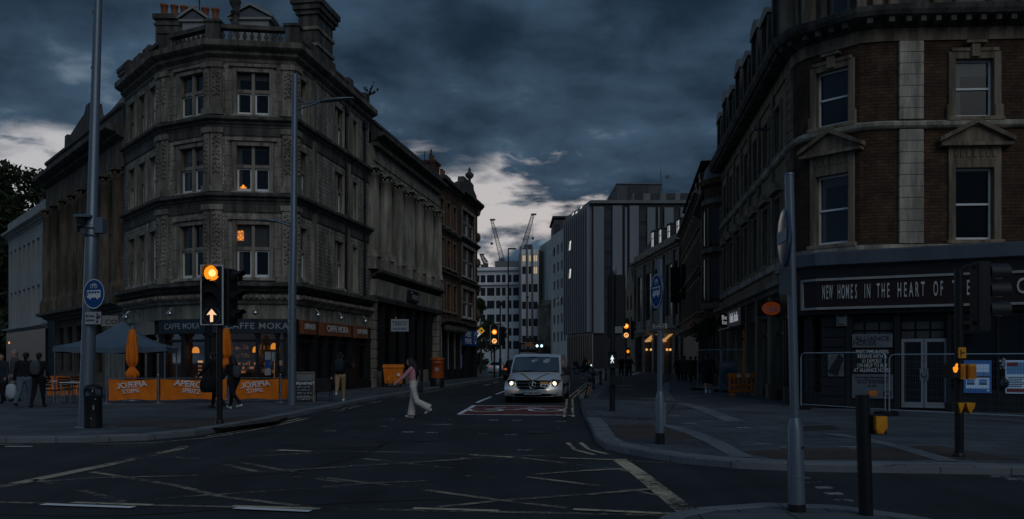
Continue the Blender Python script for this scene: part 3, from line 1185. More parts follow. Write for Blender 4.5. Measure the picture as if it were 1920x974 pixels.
# hood moulds and panelled aprons round the openings
for seg, ws in ((SB, wb), (SA, wa)):
    u, w = ws[0]
    for a, b in rows:
        c = MB(seg.M)
        c.box(u - .32, u + w + .32, -.14, .03, b + .2, b + .33, 0)
        c.build('hood_mould', [stone_trim], moka, True)
        c = MB(seg.M)
        c.box(u - .22, u + w + .22, -.05, .03, a - .42, a - .15, 0)
        c.build('apron_panel', [stone_trim], moka, True)
        for x in (u - .5, u + w + .2):
            c = MB(seg.M)
            c.box(x + .02, x + .28, -.02, .03, a, b, 0)
            for i in range(1, 9, 2):
                zz = a + i * (b - a) / 9
                c.box(x, x + .3, -.035, .03, zz, zz + .2, 0)
            c.build('jamb_blocks', [stone_trim], moka, True)
c = MB()
for u, a, b in ((SF.u(681), 4.0, 14.2), (SF.u(646), 4.0, 14.2)):
    c.M = SF.M
    c.cyl((u, -.1, a), (u, -.1, b), .06, n=8)
    for k in range(4):
        c.cyl((u, -.1, a + 2.3 * k + 1), (u, -.1, a + 2.3 * k + 1.12), .085, n=8)
    c.box(u - .18, u + .18, -.2, .0, b - .45, b - .15)
c.build('drainpipes', [black_paint], moka, True)
# balustrade
c = MB()
for seg, a, b in ((SB, .1, SB.len - .3), (SA, .3, SA.len - .45), (SL, SL.len - 2.4, SL.len - .1)):
    c.M = seg.M
    c.box(a, b, .1, .42, 14.985, 15.15)
    c.box(a, b, .08, .44, 15.66, 15.84)
    n = int((b - a) / .27)
    for i in range(n):
        x = a + (i + .5) * (b - a) / n
        c.lathe([(.055, 0), (.055, .06), (.04, .1), (.095, .24), (.075, .33), (.035, .42), (.06, .48), (.06, .515)], (x, .26, 15.148), 8)
for q in (M1, M2, M3):
    c.M = Matrix()
    d = (Vector(q) - Vector((-11.5, 42))).normalized() * -.3
    x, y = q[0] + d.x, q[1] + d.y
    c.bbox(x - .3, x + .3, y - .3, y + .3, 14.98, 15.95, 0, .03)
    c.box(x - .36, x + .36, y - .36, y + .36, 15.86, 15.97)
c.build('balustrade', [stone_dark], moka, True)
c = MB()
c.M = SF.M
c.box(.2, SF.len, .05, .45, 14.98, 15.5)
c.box(.2, SF.len + .05, .0, .5, 15.5, 15.62)
for i in range(4):
    u = 2.0 + i * 2.45
    c.bbox(u - .3, u + .3, -.02, .52, 14.98, 15.85, 0, .03)
c.build('parapet', [stone_dark], moka, True)
c = MB()
c.M = SL.M
c.box(.0, SL.len - 2.4, .05, .45, 14.98, 15.45)
for i in range(3):
    c.bbox(.05 + i * 1.4, .55 + i * 1.4, -.05, .52, 14.98, 15.9, 0, .03)
    c.ball((.3 + i * 1.4, .22, 15.98), .16, m=0)
c.build('parapet', [stone_dark], moka, True)
# slated roof behind with two pedimented dormers and a ball finial
c = MB()
rp_ = [(-17.2, 41.3), (-14.4, 38.7), (-12.4, 37.5), (-10.2, 37.9), (-9.0, 45)]
top = [(-15.6, 42), (-13.6, 40.2), (-12.3, 39.4), (-11.2, 39.8), (-10.6, 45)]
for i in range(4):
    c.quad((*rp_[i], 14.7), (*rp_[i + 1], 14.7), (*top[i + 1], 16.1), (*top[i], 16.1), 0)
c.poly([(*q, 16.1) for q in top] + [(-15.6, 45, 16.1)], 1)
rf_o = c.build('roof', [slate, lead], moka, True)
for px0, px1, yy, zt in ((432, 508, 38.2, 16.9), (338, 388, 39.5, 16.45)):
    c = MB()
    x0, x1 = PX(px0, yy), PX(px1, yy)
    zb = ZP(38 if px0 > 400 else 42, yy)
    c.box(x0 + .1, x1 - .1, yy, yy + 1.6, zb - 1.2, zb, 0)
    c.box(x0 - .05, x1 + .05, yy - .1, yy + 1.6, zb + .003, zb + .1, 0)
    pk = ZP(12 if px0 > 400 else 18, yy)
    xm = (x0 + x1) / 2
    for dy0, dy1, e, mm in ((-.06, 1.6, 0, 1),):
        vs_ = [(x0, yy + dy0, zb + .1), (x1, yy + dy0, zb + .1), (xm, yy + dy0, pk - .08)] + [(x0, yy + dy1, zb + .1), (x1, yy + dy1, zb + .1), (xm, yy + dy1, pk - .08)]
        c.geo(vs_, [(0, 1, 2), (3, 5, 4)], mm)
    for a, b in (((x0 - .1, zb + .1), (xm, pk)), ((xm, pk), (x1 + .1, zb + .1))):
        vs_ = [(a[0], yy - .16, a[1]), (b[0], yy - .16, b[1]), (b[0], yy - .16, b[1] + .12), (a[0], yy - .16, a[1] + .12)]
        vs_ += [(q[0], yy + 1.6, q[2]) for q in vs_]
        c.geo(vs_, [(0, 1, 2, 3), (4, 7, 6, 5), (0, 4, 5, 1), (2, 6, 7, 3), (1, 5, 6, 2), (0, 3, 7, 4)], 0)
    c.build('dormer_pediment', [timber_grey, lead], rf_o)
    rf_o.children[-1].location = -moka.location
c = MB()
c.lathe([(.22, 0), (.12, .25), (.1, .5), (.2, .55), (.2, .62), (.1, .7), (.24, .95), (.26, 1.05), (.2, 1.22), (.08, 1.32), (.02, 1.6)], (PX(441, 37.9), 37.9, 16.45), 14)
c.build('finial', [stone_dark], moka, True)
# chimneys
c = MB()
c.M = SF.M
u0, u1, y0, y1 = 2.55, 4.45, .02, .95
c.bbox(u0, u1, y0, y1, 14.6, 18.05, 0, .03)
c.box(u0 - .06, u1 + .06, y0 - .06, y1 + .06, 14.99, 15.7)
for z in (15.95, 16.7):
    c.box(u0 - .07, u1 + .07, y0 - .07, y1 + .07, z, z + .14, 1)
c.box(u0 - .1, u1 + .1, y0 - .1, y1 + .1, 17.4, 17.6)
c.box(u0 - .2, u1 + .2, y0 - .2, y1 + .2, 17.6, 17.85)
c.box(u0 - .28, u1 + .28, y0 - .28, y1 + .28, 17.85, 18.1)
c.build('chimney', [stone_dark, stone_trim], moka, True)
c = MB()
yy = 41.0
x0, x1 = PX(287, yy), PX(352, yy)
c.bbox(x0 + .1, x1, yy, yy + 1.0, 13.5, ZP(36, yy), 0, .03)
c.box(x0, x1 + .12, yy - .12, yy + 1.1, ZP(36, yy), ZP(27, yy))
c.box(x0 + .05, x1 + .06, yy - .06, yy + 1.05, ZP(48, yy), ZP(44, yy))
ch = c.build('chimney', [stone_dark], moka, True)
ch.name = 'chimney'
for i, px in enumerate((308, 327, 345, 362, 385, 404)):
    c = MB()
    yy2 = yy + .4
    x = PX(px, yy2)
    zb = ZP(27 + i * 1.6, yy2)
    c.lathe([(.15, -.1 if i < 4 else -.6), (.15, 0), (.155, .1), (.17, .36), (.2, .38), (.2, .46), (.14, .46), (.13, .3)], (x, yy2, zb), 10)
    o = c.build('chimney_pot', [terracotta], ch)
    o.location = -moka.location

# ---- cafe at street level
c = MB()
for seg in (SL, SB, SA, SF):
    c.M = seg.M
    c.wall(0, seg.len, 3.33, 3.98, m=0)
c.build('frieze', [stone_pale], moka, True)
c = MB()
# painted piers between the openings
piers = {SL: [(0, .3), (1.6, .35), (3.4, .35), (SL.len - .35, .35)], SB: [(0, .3), (1.3, .25), (SB.len - .28, .28)], SA: [(0, .3), (SA.len * .535, .14), (SA.len * .775, .12), (SA.len - .42, .42)],
         SF: [(0, .28), (SF.u(585), .45), (SF.u(607), .35), (SF.u(628), .4), (SF.u(653), .4), (SF.len - .5, .5)]}
for seg, L_ in piers.items():
    for u, w in L_:
        c.M = seg.M
        c.bbox(u, u + w, -.1, .2, .12, 3.34, 0, .02)
        c.box(u - .03, u + w + .03, -.15, .2, .12, .5, 0)
        c.box(u - .03, u + w + .03, -.15, .15, 2.6, 2.72, 0)
    c.M = seg.M
    c.box(0, seg.len, -.04, .2, .12, .62, 0)
    c.box(0, seg.len, .0, .2, 2.35, 2.47, 0)
c.build('shopfront', [shop_black], moka, True)
c = MB()
c.M = SA.M
c.box(.12, SA.len - .12, -.26, .1, 2.72, 3.33)
c.M = SB.M
c.box(.12, SB.len - .05, -.26, .1, 2.72, 3.33)
c.M = SL.M
c.box(.05, SL.len - .12, -.26, .1, 2.72, 3.33)
fa = c.build('fascia', [shop_navy], moka, True)
letters(fa, 'CAFFE MOKA', T(-moka.location) @ SA.M @ T((SA.len * .56, -.268, 3.02)), .36, letter_grey, 1.12, spacing=1.1)
letters(fa, 'CAFFE MOKA', T(-moka.location) @ SB.M @ T((SB.len * .52, -.268, 3.02)), .36, letter_grey, .95, spacing=1.05)
sign_brown = mat('brown_orange_sign', (.24, .085, .04), .55, .25, 1.5)
for pa, pb, tx in ((560, 586, 1), (598, 652, 1.6), (660, 684, 1)):
    c = MB()
    c.M = SF.M
    ua, ub = SF.u(pa), SF.u(pb)
    c.bbox(ua, ub, -.2, .1, 2.72, 3.33, 0, .02)
    fb = c.build('fascia', [sign_brown], moka, True)
    letters(fb, 'CAFFE MOKA', T(-moka.location) @ SF.M @ T(((ua + ub) / 2, -.208, 3.04)), .34 if tx == 1 else .42, sign_white, (ub - ua) / (2.55 if tx == 1 else 3.4))
c = MB()
for seg in (SL, SB, SA, SF):
    c.M = seg.M
    c.box(.25, seg.len - .25, .12, .13, .6, 2.36, 0)
    c.box(.25, seg.len - .25, .12, .13, 2.46, 2.74, 0)
c.build('shop_window', [clear_glass], moka, True)
inner = mat('cafe_interior', (.11, .085, .06), .9, .4, 2)
c = MB()
for seg in (SB, SA, SF):
    c.M = seg.M
    dpt = 2.6 if seg is not SF else .5
    c.box(.0, seg.len, dpt, dpt + .05, .1, 3.3, 0)
c.M = SB.M
c.box(.0, .05, .3, 2.6, .1, 3.3, 0)
c.M = SF.M
c.box(.3, .35, .3, .5, .1, 3.3, 0)
c.M = Matrix()
c.poly([(-16.3, 37.4, .16), (-12.7, 36.05, .16), (-9.4, 36.6, .16), (-9.3, 39, .16), (-13, 39.5, .16)], 0)
c.poly([(-16.3, 37.4, 3.3), (-12.7, 36.05, 3.3), (-9.4, 36.6, 3.3), (-9.3, 39, 3.3), (-13, 39.5, 3.3)], 0)
c.build('interior', [inner], moka, True)
# counters, goods and pendant lamps inside
c = MB()
c.M = SA.M
c.box(.5, 2.3, 1.2, 1.7, .16, 1.0, 0)
c.box(.35, .95, .55, .9, .95, 1.7, 0)
for i in range(26):
    rnd = random.Random(i)
    x = .4 + rnd.random() * 1.9
    z = 1.02 + rnd.choice((0, .18, .36))
    c.box(x, x + .08, 1.15, 1.3, z, z + .1, 1 if i % 3 else 2)
c.box(.42, .88, .5, .54, 1.55, 1.6, 3)
c.box(2.55, 2.58, .3, .34, .8, 1.9, 4)
c.M = SB.M
c.box(1.5, 1.78, .7, .9, .7, 1.6, 0)
c.box(1.5, 1.76, .66, .7, 1.48, 1.56, 3)
for i in range(8):
    c.box(1.52 + (i % 2) * .12, 1.6 + (i % 2) * .12, .65, .69, .8 + (i // 2) * .16, .88 + (i // 2) * .16, 1)
c.build('counter', [timber_dark, warm_dim, cloth_tan, warm_soft, warm_dim], moka, True)
for seg, px, py, dep in ((SB, 367, 658, .8), (SA, 480, 657, .8), (SA, 514, 651, .6), (SB, 351, 660, 1.4)):
    u = seg.u(px)
    z = seg.z(px, py)
    q = seg.M @ Vector((u, dep, 0))
    k = q.y / seg.y(u)
    z = H + (z - H) * k
    x = (px - 960) / F * q.y
    c = MB()
    s_ = 1.0 if px != 351 else .45
    c.lathe([(.15 * s_, -.1), (.15 * s_, .0), (.13 * s_, .09), (.08 * s_, .15), (.02, .17)], (x, q.y, z), 12, 0)
    c.cyl((x, q.y, z + .16), (x, q.y, 3.29), .012, n=6, m=1)
    c.build('pendant_lamp', [warm_lamp, black_paint], moka, True)
for seg, px, dep in ((SA, 480, 1.0), (SA, 515, .9), (SB, 367, 1.0)):
    q = seg.M @ Vector((seg.u(px), dep, 1.95))
    l = bpy.data.lights.new('pendant_light', 'POINT')
    l.energy = 5
    l.color = (1, .55, .2)
    l.shadow_soft_size = .1
    o = bpy.data.objects.new('pendant_light', l)
    COL.objects.link(o)
    o.location = q
c = MB()
for seg, L_ in ((SA, SA.len), (SB, SB.len)):
    c.M = seg.M
    rnd = random.Random(int(L_ * 10))
    for z in (1.0, 1.35, 1.7, 2.05):
        c.box(.3, L_ - .3, 2.3, 2.6, z - .03, z, 0)
        x = .35
        while x < L_ - .5:
            w = rnd.uniform(.05, .16)
            c.box(x, x + w, 2.32, 2.45, z, z + rnd.uniform(.08, .24), rnd.choice((1, 2, 3, 3)))
            x += w + rnd.uniform(.02, .2)
c.build('shelves', [timber_dark, cloth_tan, terracotta, sign_white], moka, True)
# notices on the cafe glass
c = MB()
c.M = SA.M
for pa, pb, ya, yb, mm in ((496, 507, 660, 675, 0), (509, 519, 661, 677, 0), (496, 507, 676, 691, 1), (496, 507, 692, 704, 0)):
    ua, ub = SA.u(pa), SA.u(pb)
    c.box(ua, ub, .1, .118, SA.z((pa + pb) / 2, yb), SA.z((pa + pb) / 2, ya), mm)
c.build('notices', [letter_grey, sign_blue], moka, True)
# gooseneck lamps over the fascia
for seg, px in ((SB, 340), (SA, 483), (SF, 572), (SF, 617), (SF, 664), (SL, 262)):
    u = seg.u(px)
    c = MB()
    c.M = seg.M
    c.tube([(u, -.02, 3.72), (u, -.25, 3.86), (u, -.5, 3.84), (u, -.6, 3.7)], .022, 6)
    c.lathe([(.02, .16), (.09, .13), (.14, .02), (.15, -.03), (.12, -.03)], (u, -.6, 3.55), 10, 0)
    c.ball((u, -.6, 3.5), .06, m=1)
    c.build('wall_lamp', [steel, timber_grey], moka, True)
# lamps seen in two upper windows
for px, py, sz in ((455, 350, 1), (450, 441, 1.0)):
    u = SA.u(px)
    z = SA.z(px, py)
    c = MB()
    c.M = SA.M
    if py < 400:
        c.box(u - .14, u + .14, .165, .172, z - .1, z + .02, 1)
        c.ball((u, .15, z), .09, .02, .04, m=0)
        c.ball((u, .15, z + .06), .05, .02, .04, m=0)
    else:
        for i, (a, b) in enumerate(((0, 0), (-.12, -.1), (.12, -.1), (-.06, .16), (.07, .2), (0, -.18))):
            c.ball((u + a * .8, .12, z + b * .9), .028, .02, .035, m=0)
        c.box(u - .13, u + .13, .165, .172, z - .22, z + .2, 1)
    c.build('lit_lamp', [warm_lamp, warm_dim], moka, True)

# ------------------------------------------------------------------ bank front with giant columns over the supermarket
T1 = (-5.24, 60.35)
ST = Seg(M4, T1)
bank = thing('columned_building', 'long stone building with a row of giant columns above a dark supermarket front', 'building', (-6.5, 52, 0))
cols = [SF.len * 0 + ST.u(p) for p in (697, 722, 741, 763.5, 782, 801, 815.5)]
colu = [.35 + i * (ST.len - 1.0) / 6 for i in range(7)]
w_ = MB()
w_.M = ST.M
bw = [((colu[i] + colu[i + 1]) / 2 - .55, 1.1) for i in range(6)]
ops = [(u, u + w, a, b) for u, w in bw for a, b in ((7.2, 9.5), (10.2, 11.6))]
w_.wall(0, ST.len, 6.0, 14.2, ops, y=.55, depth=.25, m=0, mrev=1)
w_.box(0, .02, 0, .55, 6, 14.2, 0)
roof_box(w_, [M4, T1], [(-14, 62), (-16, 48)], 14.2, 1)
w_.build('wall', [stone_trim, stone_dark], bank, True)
PT = [(M4[0] + .05, M4[1] + .3), T1]
c = MB()
c.sweep(PT, COR(13.35, .6, .75), 0)
c.sweep(PT, [(-.5, 12.0), (.12, 12.0), (.12, 12.4), (.18, 12.42), (.18, 12.75), (.1, 12.78), (.1, 13.34), (-.5, 13.34)], 1)
c.M = ST.M
for i in range(46):
    u = .3 + i * (ST.len - .5) / 46
    c.box(u, u + .16, -.4, -.08, 13.2, 13.42, 0)
c.build('entablature', [stone_dark, stone_trim], bank, True)
c = MB()
c.sweep(PT, [(-.4, 13.952), (.1, 13.952), (.1, 14.4), (.2, 14.45), (.2, 14.6), (-.4, 14.6)], 0)
c.build('parapet', [stone_dark], bank, True)
for u in colu:
    c = MB()
    c.M = ST.M
    r = .42
    c.bbox(u - .5, u + .5, -.45, .3, 6.5, 7.15, 0, .02)
    c.lathe([(.52, 0), (.52, .1), (.46, .16), (.5, .26), (.43, .34), (r, .42), (r, 2.2), (r * .96, 3.4), (r * .88, 4.4), (.42, 4.42), (.44, 4.5)], (u, -.05, 7.152), 16, 0)
    rnd = random.Random(int(u * 10))
    for k in range(10):
        a = 2 * PI * k / 10
        c.ball((u + .4 * math.cos(a), -.05 + .4 * math.sin(a), 11.72), .1, .1, .09, 6, 4, 1)
        c.ball((u + .46 * math.cos(a + .3), -.05 + .46 * math.sin(a + .3), 11.86), .09, .09, .07, 6, 4, 1)
    c.bbox(u - .52, u + .52, -.55, .45, 11.9, 12.0, 0, .02)
    c.build('column', [stone_pale, stone_trim], bank, True)
for u, w in bw:
    win(bank, ST, u, 7.2, w, 2.3, 'grid', (stone_trim, timber_dark), glass, y=.55 + .02, surround=None)
    win(bank, ST, u, 10.2, w, 1.4, 'grid', (stone_trim, timber_dark), glass, y=.55 + .02)
for o in list(bank.children):
    if o.name.startswith('window'):
        pass
c = MB()
for u, w in bw:
    c.M = ST.M
    c.box(u - .16, u, .42, .6, 7.05, 9.5)
    c.box(u + w, u + w + .16, .42, .6, 7.05, 9.5)
    c.box(u - .3, u + w + .3, .3, .6, 9.5, 9.66)
    vs_ = [(u - .34, .25, 9.663), (u + w + .34, .25, 9.663), (u + w / 2, .25, 10.1)]
    vs_ += [(q[0], .6, q[2]) for q in vs_]
    c.geo(vs_, [(0, 1, 2), (0, 2, 5, 3), (1, 4, 5, 2)])
    c.box(u - .14, u, .44, .6, 10.2, 11.6)
    c.box(u + w, u + w + .14, .44, .6, 10.2, 11.6)
    c.box(u - .2, u + w + .2, .36, .6, 10.06, 10.18)
c.build('window_surrounds', [stone_trim], bank, True)
c = MB()
c.sweep(PT, COR(6.0, .5, .6), 0)
c.build('shop_cornice', [stone_dark], bank, True)
c = MB()
c.sweep(PT, [(-.3, 5.1), (.28, 5.1), (.36, 5.98), (-.3, 5.98)], 0)
c.sweep(PT, [(-.3, 4.8), (.3, 4.8), (.38, 5.0), (.38, 5.08), (-.3, 5.08)], 1)
fa = c.build('fascia', [stone_pale, stone_dark], bank, True)
u = ST.u(763)
c = MB()
c.M = T(-bank.location) @ ST.M
c.bbox(u - 1.05, u + 1.05, -.5, -.3, 5.16, 5.84, 0, .05)
fs = c.build('sign_plate', [shop_black], fa)
letters(fs, 'Tesco', T(-bank.location) @ ST.M @ T((u, -.51, 5.5)), .6, letter_grey, 1.1)
c = MB()
mull = [ST.u(p) for p in (703, 735.5, 755, 777, 793)]
c.M = ST.M
for i in range(8):
    u = .25 + i * (ST.len - .7) / 7
    c.bbox(u - .12, u + .16, -.12, .3, .12, 4.8, 0, .02)
for u in (.0, ST.len - .75):
    for k in range(9):
        c.bbox(u, u + .72, -.25, .3, .12 + k * .52, .12 + k * .52 + .48, 1, .04)
c.box(0, ST.len, .0, .3, .12, .95, 1)
c.box(.7, ST.len - .7, .15, .3, 4.2, 4.8, 0)
c.build('shopfront', [shop_black, stone_trim], bank, True)
c = MB()
c.M = ST.M
c.box(.3, ST.len - .3, .2, .215, .95, 4.25)
c.build('shop_window', [shop_glass], bank, True)
c = MB()
c.M = ST.M
c.box(.1, ST.len - .1, 1.8, 1.85, .1, 4.8, 0)
c.box(.1, ST.len - .1, .3, 1.8, 4.75, 4.8, 0)
c.box(.1, .15, .3, 1.8, .1, 4.75, 0)
c.box(ST.len - .15, ST.len - .1, .3, 1.8, .1, 4.75, 0)
for px, y0, y1, w, mm in ((712, 563, 605, .28, 4), (757, 568, 600, .2, 4), (734.5, 557, 600, .1, 2), (776, 555, 590, .12, 2), (794, 575, 600, .25, 3), (783, 560, 600, .1, 2)):  # glowing orange strips stand in for reflections; slim posts glow of themselves
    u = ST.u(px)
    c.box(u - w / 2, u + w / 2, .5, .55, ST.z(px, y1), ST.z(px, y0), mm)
c.build('interior', [mat('shop_interior', (.02, .02, .02), .9, .3, 2), warm_dim, mat('warm_post', (.2, .08, .03), .6, .3, 3, emit=(1, .35, .08), estr=.16), poster_blue, mat('orange_reflection_glow', (.4, .2, .1), .6, .5, 5, emit=(1, .42, .12), estr=.4)], bank, True)

# ------------------------------------------------------------------ red brick building then the corner with stone bays
B1, B2, B3 = (-4.17, 66.7), (-2.98, 73.5), (-4.6, 82)
S1, S2, S3 = Seg(T1, B1), Seg(B1, B2), Seg(B2, B3)
rb_ = thing('brick_building', 'narrow dark brick building between the columned front and the stone bay corner', 'building', (-5, 63, 0))
w_ = MB()
w_.M = S1.M
bu = [(.6 + i * 1.95, 1.0) for i in range(3)]
w_.wall(0, S1.len, 4.2, 14.6, [(u, u + w, a, b) for u, w in bu for a, b in ((5.2, 7.2), (8.4, 10.4), (11.4, 13.2))], m=0)
w_.M = Matrix()
w_.poly([(*T1, 14.2), (*B1, 14.2), (-12, 70, 14.2), (-12, 62, 14.2)], 1)
w_.build('wall', [brick_brown, lead], rb_, True)
for u, w in bu:
    for a, b in ((5.2, 7.2), (8.4, 10.4), (11.4, 13.2)):
        win(rb_, S1, u, a, w, b - a, 'sash', (stone_warm_trim, timber_dark), glass, surround=(.14, 'plain'))
c = MB()
c.sweep([T1, B1], COR(14.0, .7, .5), 0)
c.sweep([T1, B1], COR(7.7, .3, .25), 0)
c.sweep([T1, B1], COR(10.8, .3, .25), 0)
c.sweep([T1, B1], COR(4.0, .5, .8), 0)
for i in range(6):
    c.M = S1.M
    c.ball((.6 + i * 1.1, -.5, 3.85), .35, .3, .3, 7, 5, 0)
c.build('cornice', [stone_dark], rb_, True)
c = MB()
c.M = S1.M
for i in range(4):
    u = .1 + i * 2.05
    c.bbox(u, u + .38, -.1, .25, .12, 4.0, 0, .02)
    c.box(u + .4, u + .52, -.14, -.02, .9, 3.9, 1)
c.box(0, S1.len, .2, .25, .12, 4.1, 0)
c.build('shopfront', [shop_black, timber_grey], rb_, True)
c = MB()
for u, h in ((1.0, 16.1), (4.2, 15.7)):
    c.M = S1.M
    c.bbox(u, u + 1.4, .5, 1.3, 14.2, h - .3, 0, .02)
    c.box(u - .08, u + 1.48, .42, 1.38, h - .3, h - .1, 0)
    for k in range(2):
        c.lathe([(.13, 0), (.13, .5), (.16, .52)], (u + .4 + k * .55, .9, h - .1), 8, 1)
c.M = S1.M
c.cyl((.4, .6, 14.2), (.4, .6, 16.6), .07, n=8, m=0)
c.build('chimney', [brick_brown, terracotta], rb_, True)

gb = thing('bay_fronted_building', 'brick corner building with pale stone window bays and an urn finial on its gable', 'building', (-3.4, 70, 0))
w_ = MB()
brows = [(5.0, 7.3), (8.3, 10.7), (11.6, 13.6)]
for seg, ops in ((S2, [(1.2, 5.6)]), (S3, [(1.0, 2.2), (3.6, 4.8)])):
    w_.M = seg.M
    w_.wall(0, seg.len, 4.0, 15.0, [(a, b, c0, c1) for a, b in ops for c0, c1 in brows], m=0, depth=.3)
w_.M = Matrix()
w_.poly([(*B1, 14.6), (*B2, 14.6), (*B3, 14.6), (-8, 82, 14.6), (-10, 70, 14.6)], 1)
w_.build('wall', [brick_brown, lead], gb, True)
for a, b in brows:
    win(gb, S2, 1.2, a, 4.4, b - a, 'cross', (stone_pale, timber_white), glass_blue, surround=(.25, 'plain'))
    for u in (1.0, 3.6):
        win(gb, S3, u, a, 1.2, b - a, 'sash', (stone_pale, timber_white), glass, surround=(.16, 'plain'))
PB = [B1, B2, B3]
c = MB()
c.sweep(PB, COR(14.3, .6, .6), 0)
for z in (7.6, 11.0, 4.1):
    c.sweep(PB, COR(z, .35, .3), 0)
c.M = S2.M
gp = [(-.1, 14.9), (S2.len + .1, 14.9), (S2.len - .6, 15.6), (S2.len - 1.6, 15.9), (S2.len - 1.7, 16.3), (1.6, 16.3), (1.5, 15.9), (.5, 15.6)]
vs_ = [(q[0], -.05, q[1]) for q in gp] + [(q[0], .45, q[1]) for q in gp]
n = len(gp)
c.geo(vs_, [tuple(range(n)), tuple(range(2 * n - 1, n - 1, -1))] + [(i, (i + 1) % n, n + (i + 1) % n, n + i) for i in range(n)], 0)
for i in range(5):
    c.ball((S2.len - .15, -.08, 5.5 + i * 2.2), .26, .24, .4, 9, 6, 0)
c.build('cornice', [stone_dark], gb, True)
c = MB()
u = S2.u(881)
c.M = S2.M
c.lathe([(.3, 0), (.14, .15), (.12, .4), (.34, .6), (.38, .8), (.2, .95), (.1, 1.05), (.14, 1.15), (.03, 1.4)], (S2.len - 2.2, .2, 16.3), 12)
c.build('finial', [stone_dark], gb, True)
c = MB()
c.M = S2.M
for u in (.0, 2.4, 5.9):
    c.bbox(u, u + .5, -.1, .2, .12, 4.1, 0, .02)
c.box(0, S2.len, .2, .25, .12, 4.1, 0)
c.M = S3.M
c.box(0, S3.len, .0, .25, .12, 4.1, 0)
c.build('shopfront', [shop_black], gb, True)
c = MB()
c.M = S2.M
c.box(.55, 5.8, -.22, .18, 2.75, 4.02, 0)
fb = c.build('fascia', [sign_blue], gb, True)
c = MB()
c.M = S2.M
c.box(.7, 1.6, .1, .18, 1.0, 2.0, 0)
c.build('window_poster', [poster_blue], gb, True)
letters(fb, 'MOBILE', T(-gb.location) @ S2.M @ T((2.4, -.235, 3.64)), .62, letter_white, 1.0)
letters(fb, 'PHONES', T(-gb.location) @ S2.M @ T((2.4, -.235, 3.08)), .62, letter_white, 1.0)
c = MB()
c.M = T(-gb.location) @ S2.M
for a in range(12):
    q = a * PI / 6
    c.ball((5.0 + .35 * math.cos(q), -.24, 3.4 + .45 * math.sin(q)), .08, .02, .08, 6, 4, 0)
c.build('emblem', [letter_white], fb)

# ------------------------------------------------------------------ left street: classical front with columns, then a plain white terrace
L1 = (-29.53, 54.3)
shaded_wall = mat('shaded_stone_wall', (.13, .105, .078), .92, .45, 1.0, bump=.3, brick=(1.1, .42, (.10, .082, .06), (.035, .03, .025)))  # stone colours darkened in place of shade on this street front
shaded_trim = mat('shaded_stone_trim', (.15, .12, .088), .92, .45, 1.4, bump=.25, streak=.4)
cl = thing('classical_building', 'dark stone building with giant columns and curved gable between cafe corner and white terrace', 'building', (-24, 47, 0))
SC2 = Seg(L1, M0)
w_ = MB()
w_.M = SC2.M
nb = 7
cu_ = [.6 + i * (SC2.len - 1.4) / nb for i in range(nb + 1)]
lw = [((cu_[i] + cu_[i + 1]) / 2 - .5, 1.0) for i in range(nb)]
w_.wall(0, SC2.len, .1, 13.6, [(u, u + w, a, b) for u, w in lw for a, b in ((5.6, 7.9), (8.9, 10.6))] + [(u - .1, u + w + .1, .9, 3.6) for u, w in lw], y=.4, m=0)
w_.M = Matrix()
w_.poly([(*L1, 13.5), (*M0, 13.5), (-16, 47, 13.5), (-26, 60, 13.5)], 1)
w_.quad((*M0, 4), (M0[0] + 2, M0[1] + 4, 4), (M0[0] + 2, M0[1] + 4, 15), (*M0, 15), 0)
w_.build('wall', [shaded_wall, lead], cl, True)
for u, w in lw:
    win(cl, SC2, u, 5.6, w, 2.3, 'sash', (shaded_trim, timber_dark), glass, y=.42)
    win(cl, SC2, u, 8.9, w, 1.7, 'sash', (shaded_trim, timber_dark), glass, y=.42)
    win(cl, SC2, u - .1, .9, w + .2, 2.7, 'grid', (shaded_trim, timber_dark), glass, y=.42)
for i, u in enumerate(cu_):
    c = MB()
    c.M = SC2.M
    c.bbox(u - .48, u + .48, -.5, .5, 4.5, 5.2, 0, .02)
    c.lathe([(.46, 0), (.46, .1), (.4, .2), (.38, .3), (.38, 2.5), (.33, 5.2), (.4, 5.25), (.44, 5.5)], (u, -.05, 5.202), 14, 0)
    for k in range(8):
        a = 2 * PI * k / 8
        c.ball((u + .4 * math.cos(a), -.05 + .4 * math.sin(a), 10.75), .11, .11, .13, 6, 4, 0)
    c.bbox(u - .46, u + .46, -.5, .5, 10.9, 11.02, 0, .02)
    c.build('column', [shaded_trim], cl, True)
c = MB()
PC = [L1, M0]
c.sweep(PC, [(-.5, 11.03), (.1, 11.03), (.14, 11.6), (.1, 11.62), (.1, 12.3), (-.5, 12.3)], 0)
c.sweep(PC, COR(12.3, .7, .9), 1)
c.sweep(PC, [(-.5, 13.002), (.1, 13.002), (.1, 13.9), (.2, 13.95), (.2, 14.1), (-.5, 14.1)], 1)
c.sweep(PC, COR(4.0, .5, .7), 1)
c.M = SC2.M
for u, w in lw:
    vs_ = [(u - .35, -.05, 8.0), (u + w + .35, -.05, 8.0), (u + w / 2, -.05, 8.5)]
    vs_ += [(q[0], .42, q[2]) for q in vs_]
    c.geo(vs_, [(0, 1, 2), (0, 2, 5, 3), (1, 4, 5, 2), (0, 3, 4, 1)])
c.build('entablature', [shaded_trim, stone_dark], cl, True)
c = MB()
c.M = SC2.M
ua, ub = SC2.u(128), SC2.u(176)
gl = [(ua - .4, 14.1), (ub + .4, 14.1), (ub + .3, 14.6), (ub - .3, 14.9), (ub - .35, 16.5), (ub - .5, 16.9), (ub - 1.1, 16.9), (ub - 1.3, 16.3), (ub - 2.2, 15.6), (ua + .4, 14.95), (ua - .1, 15.2), (ua - .4, 15.1)]
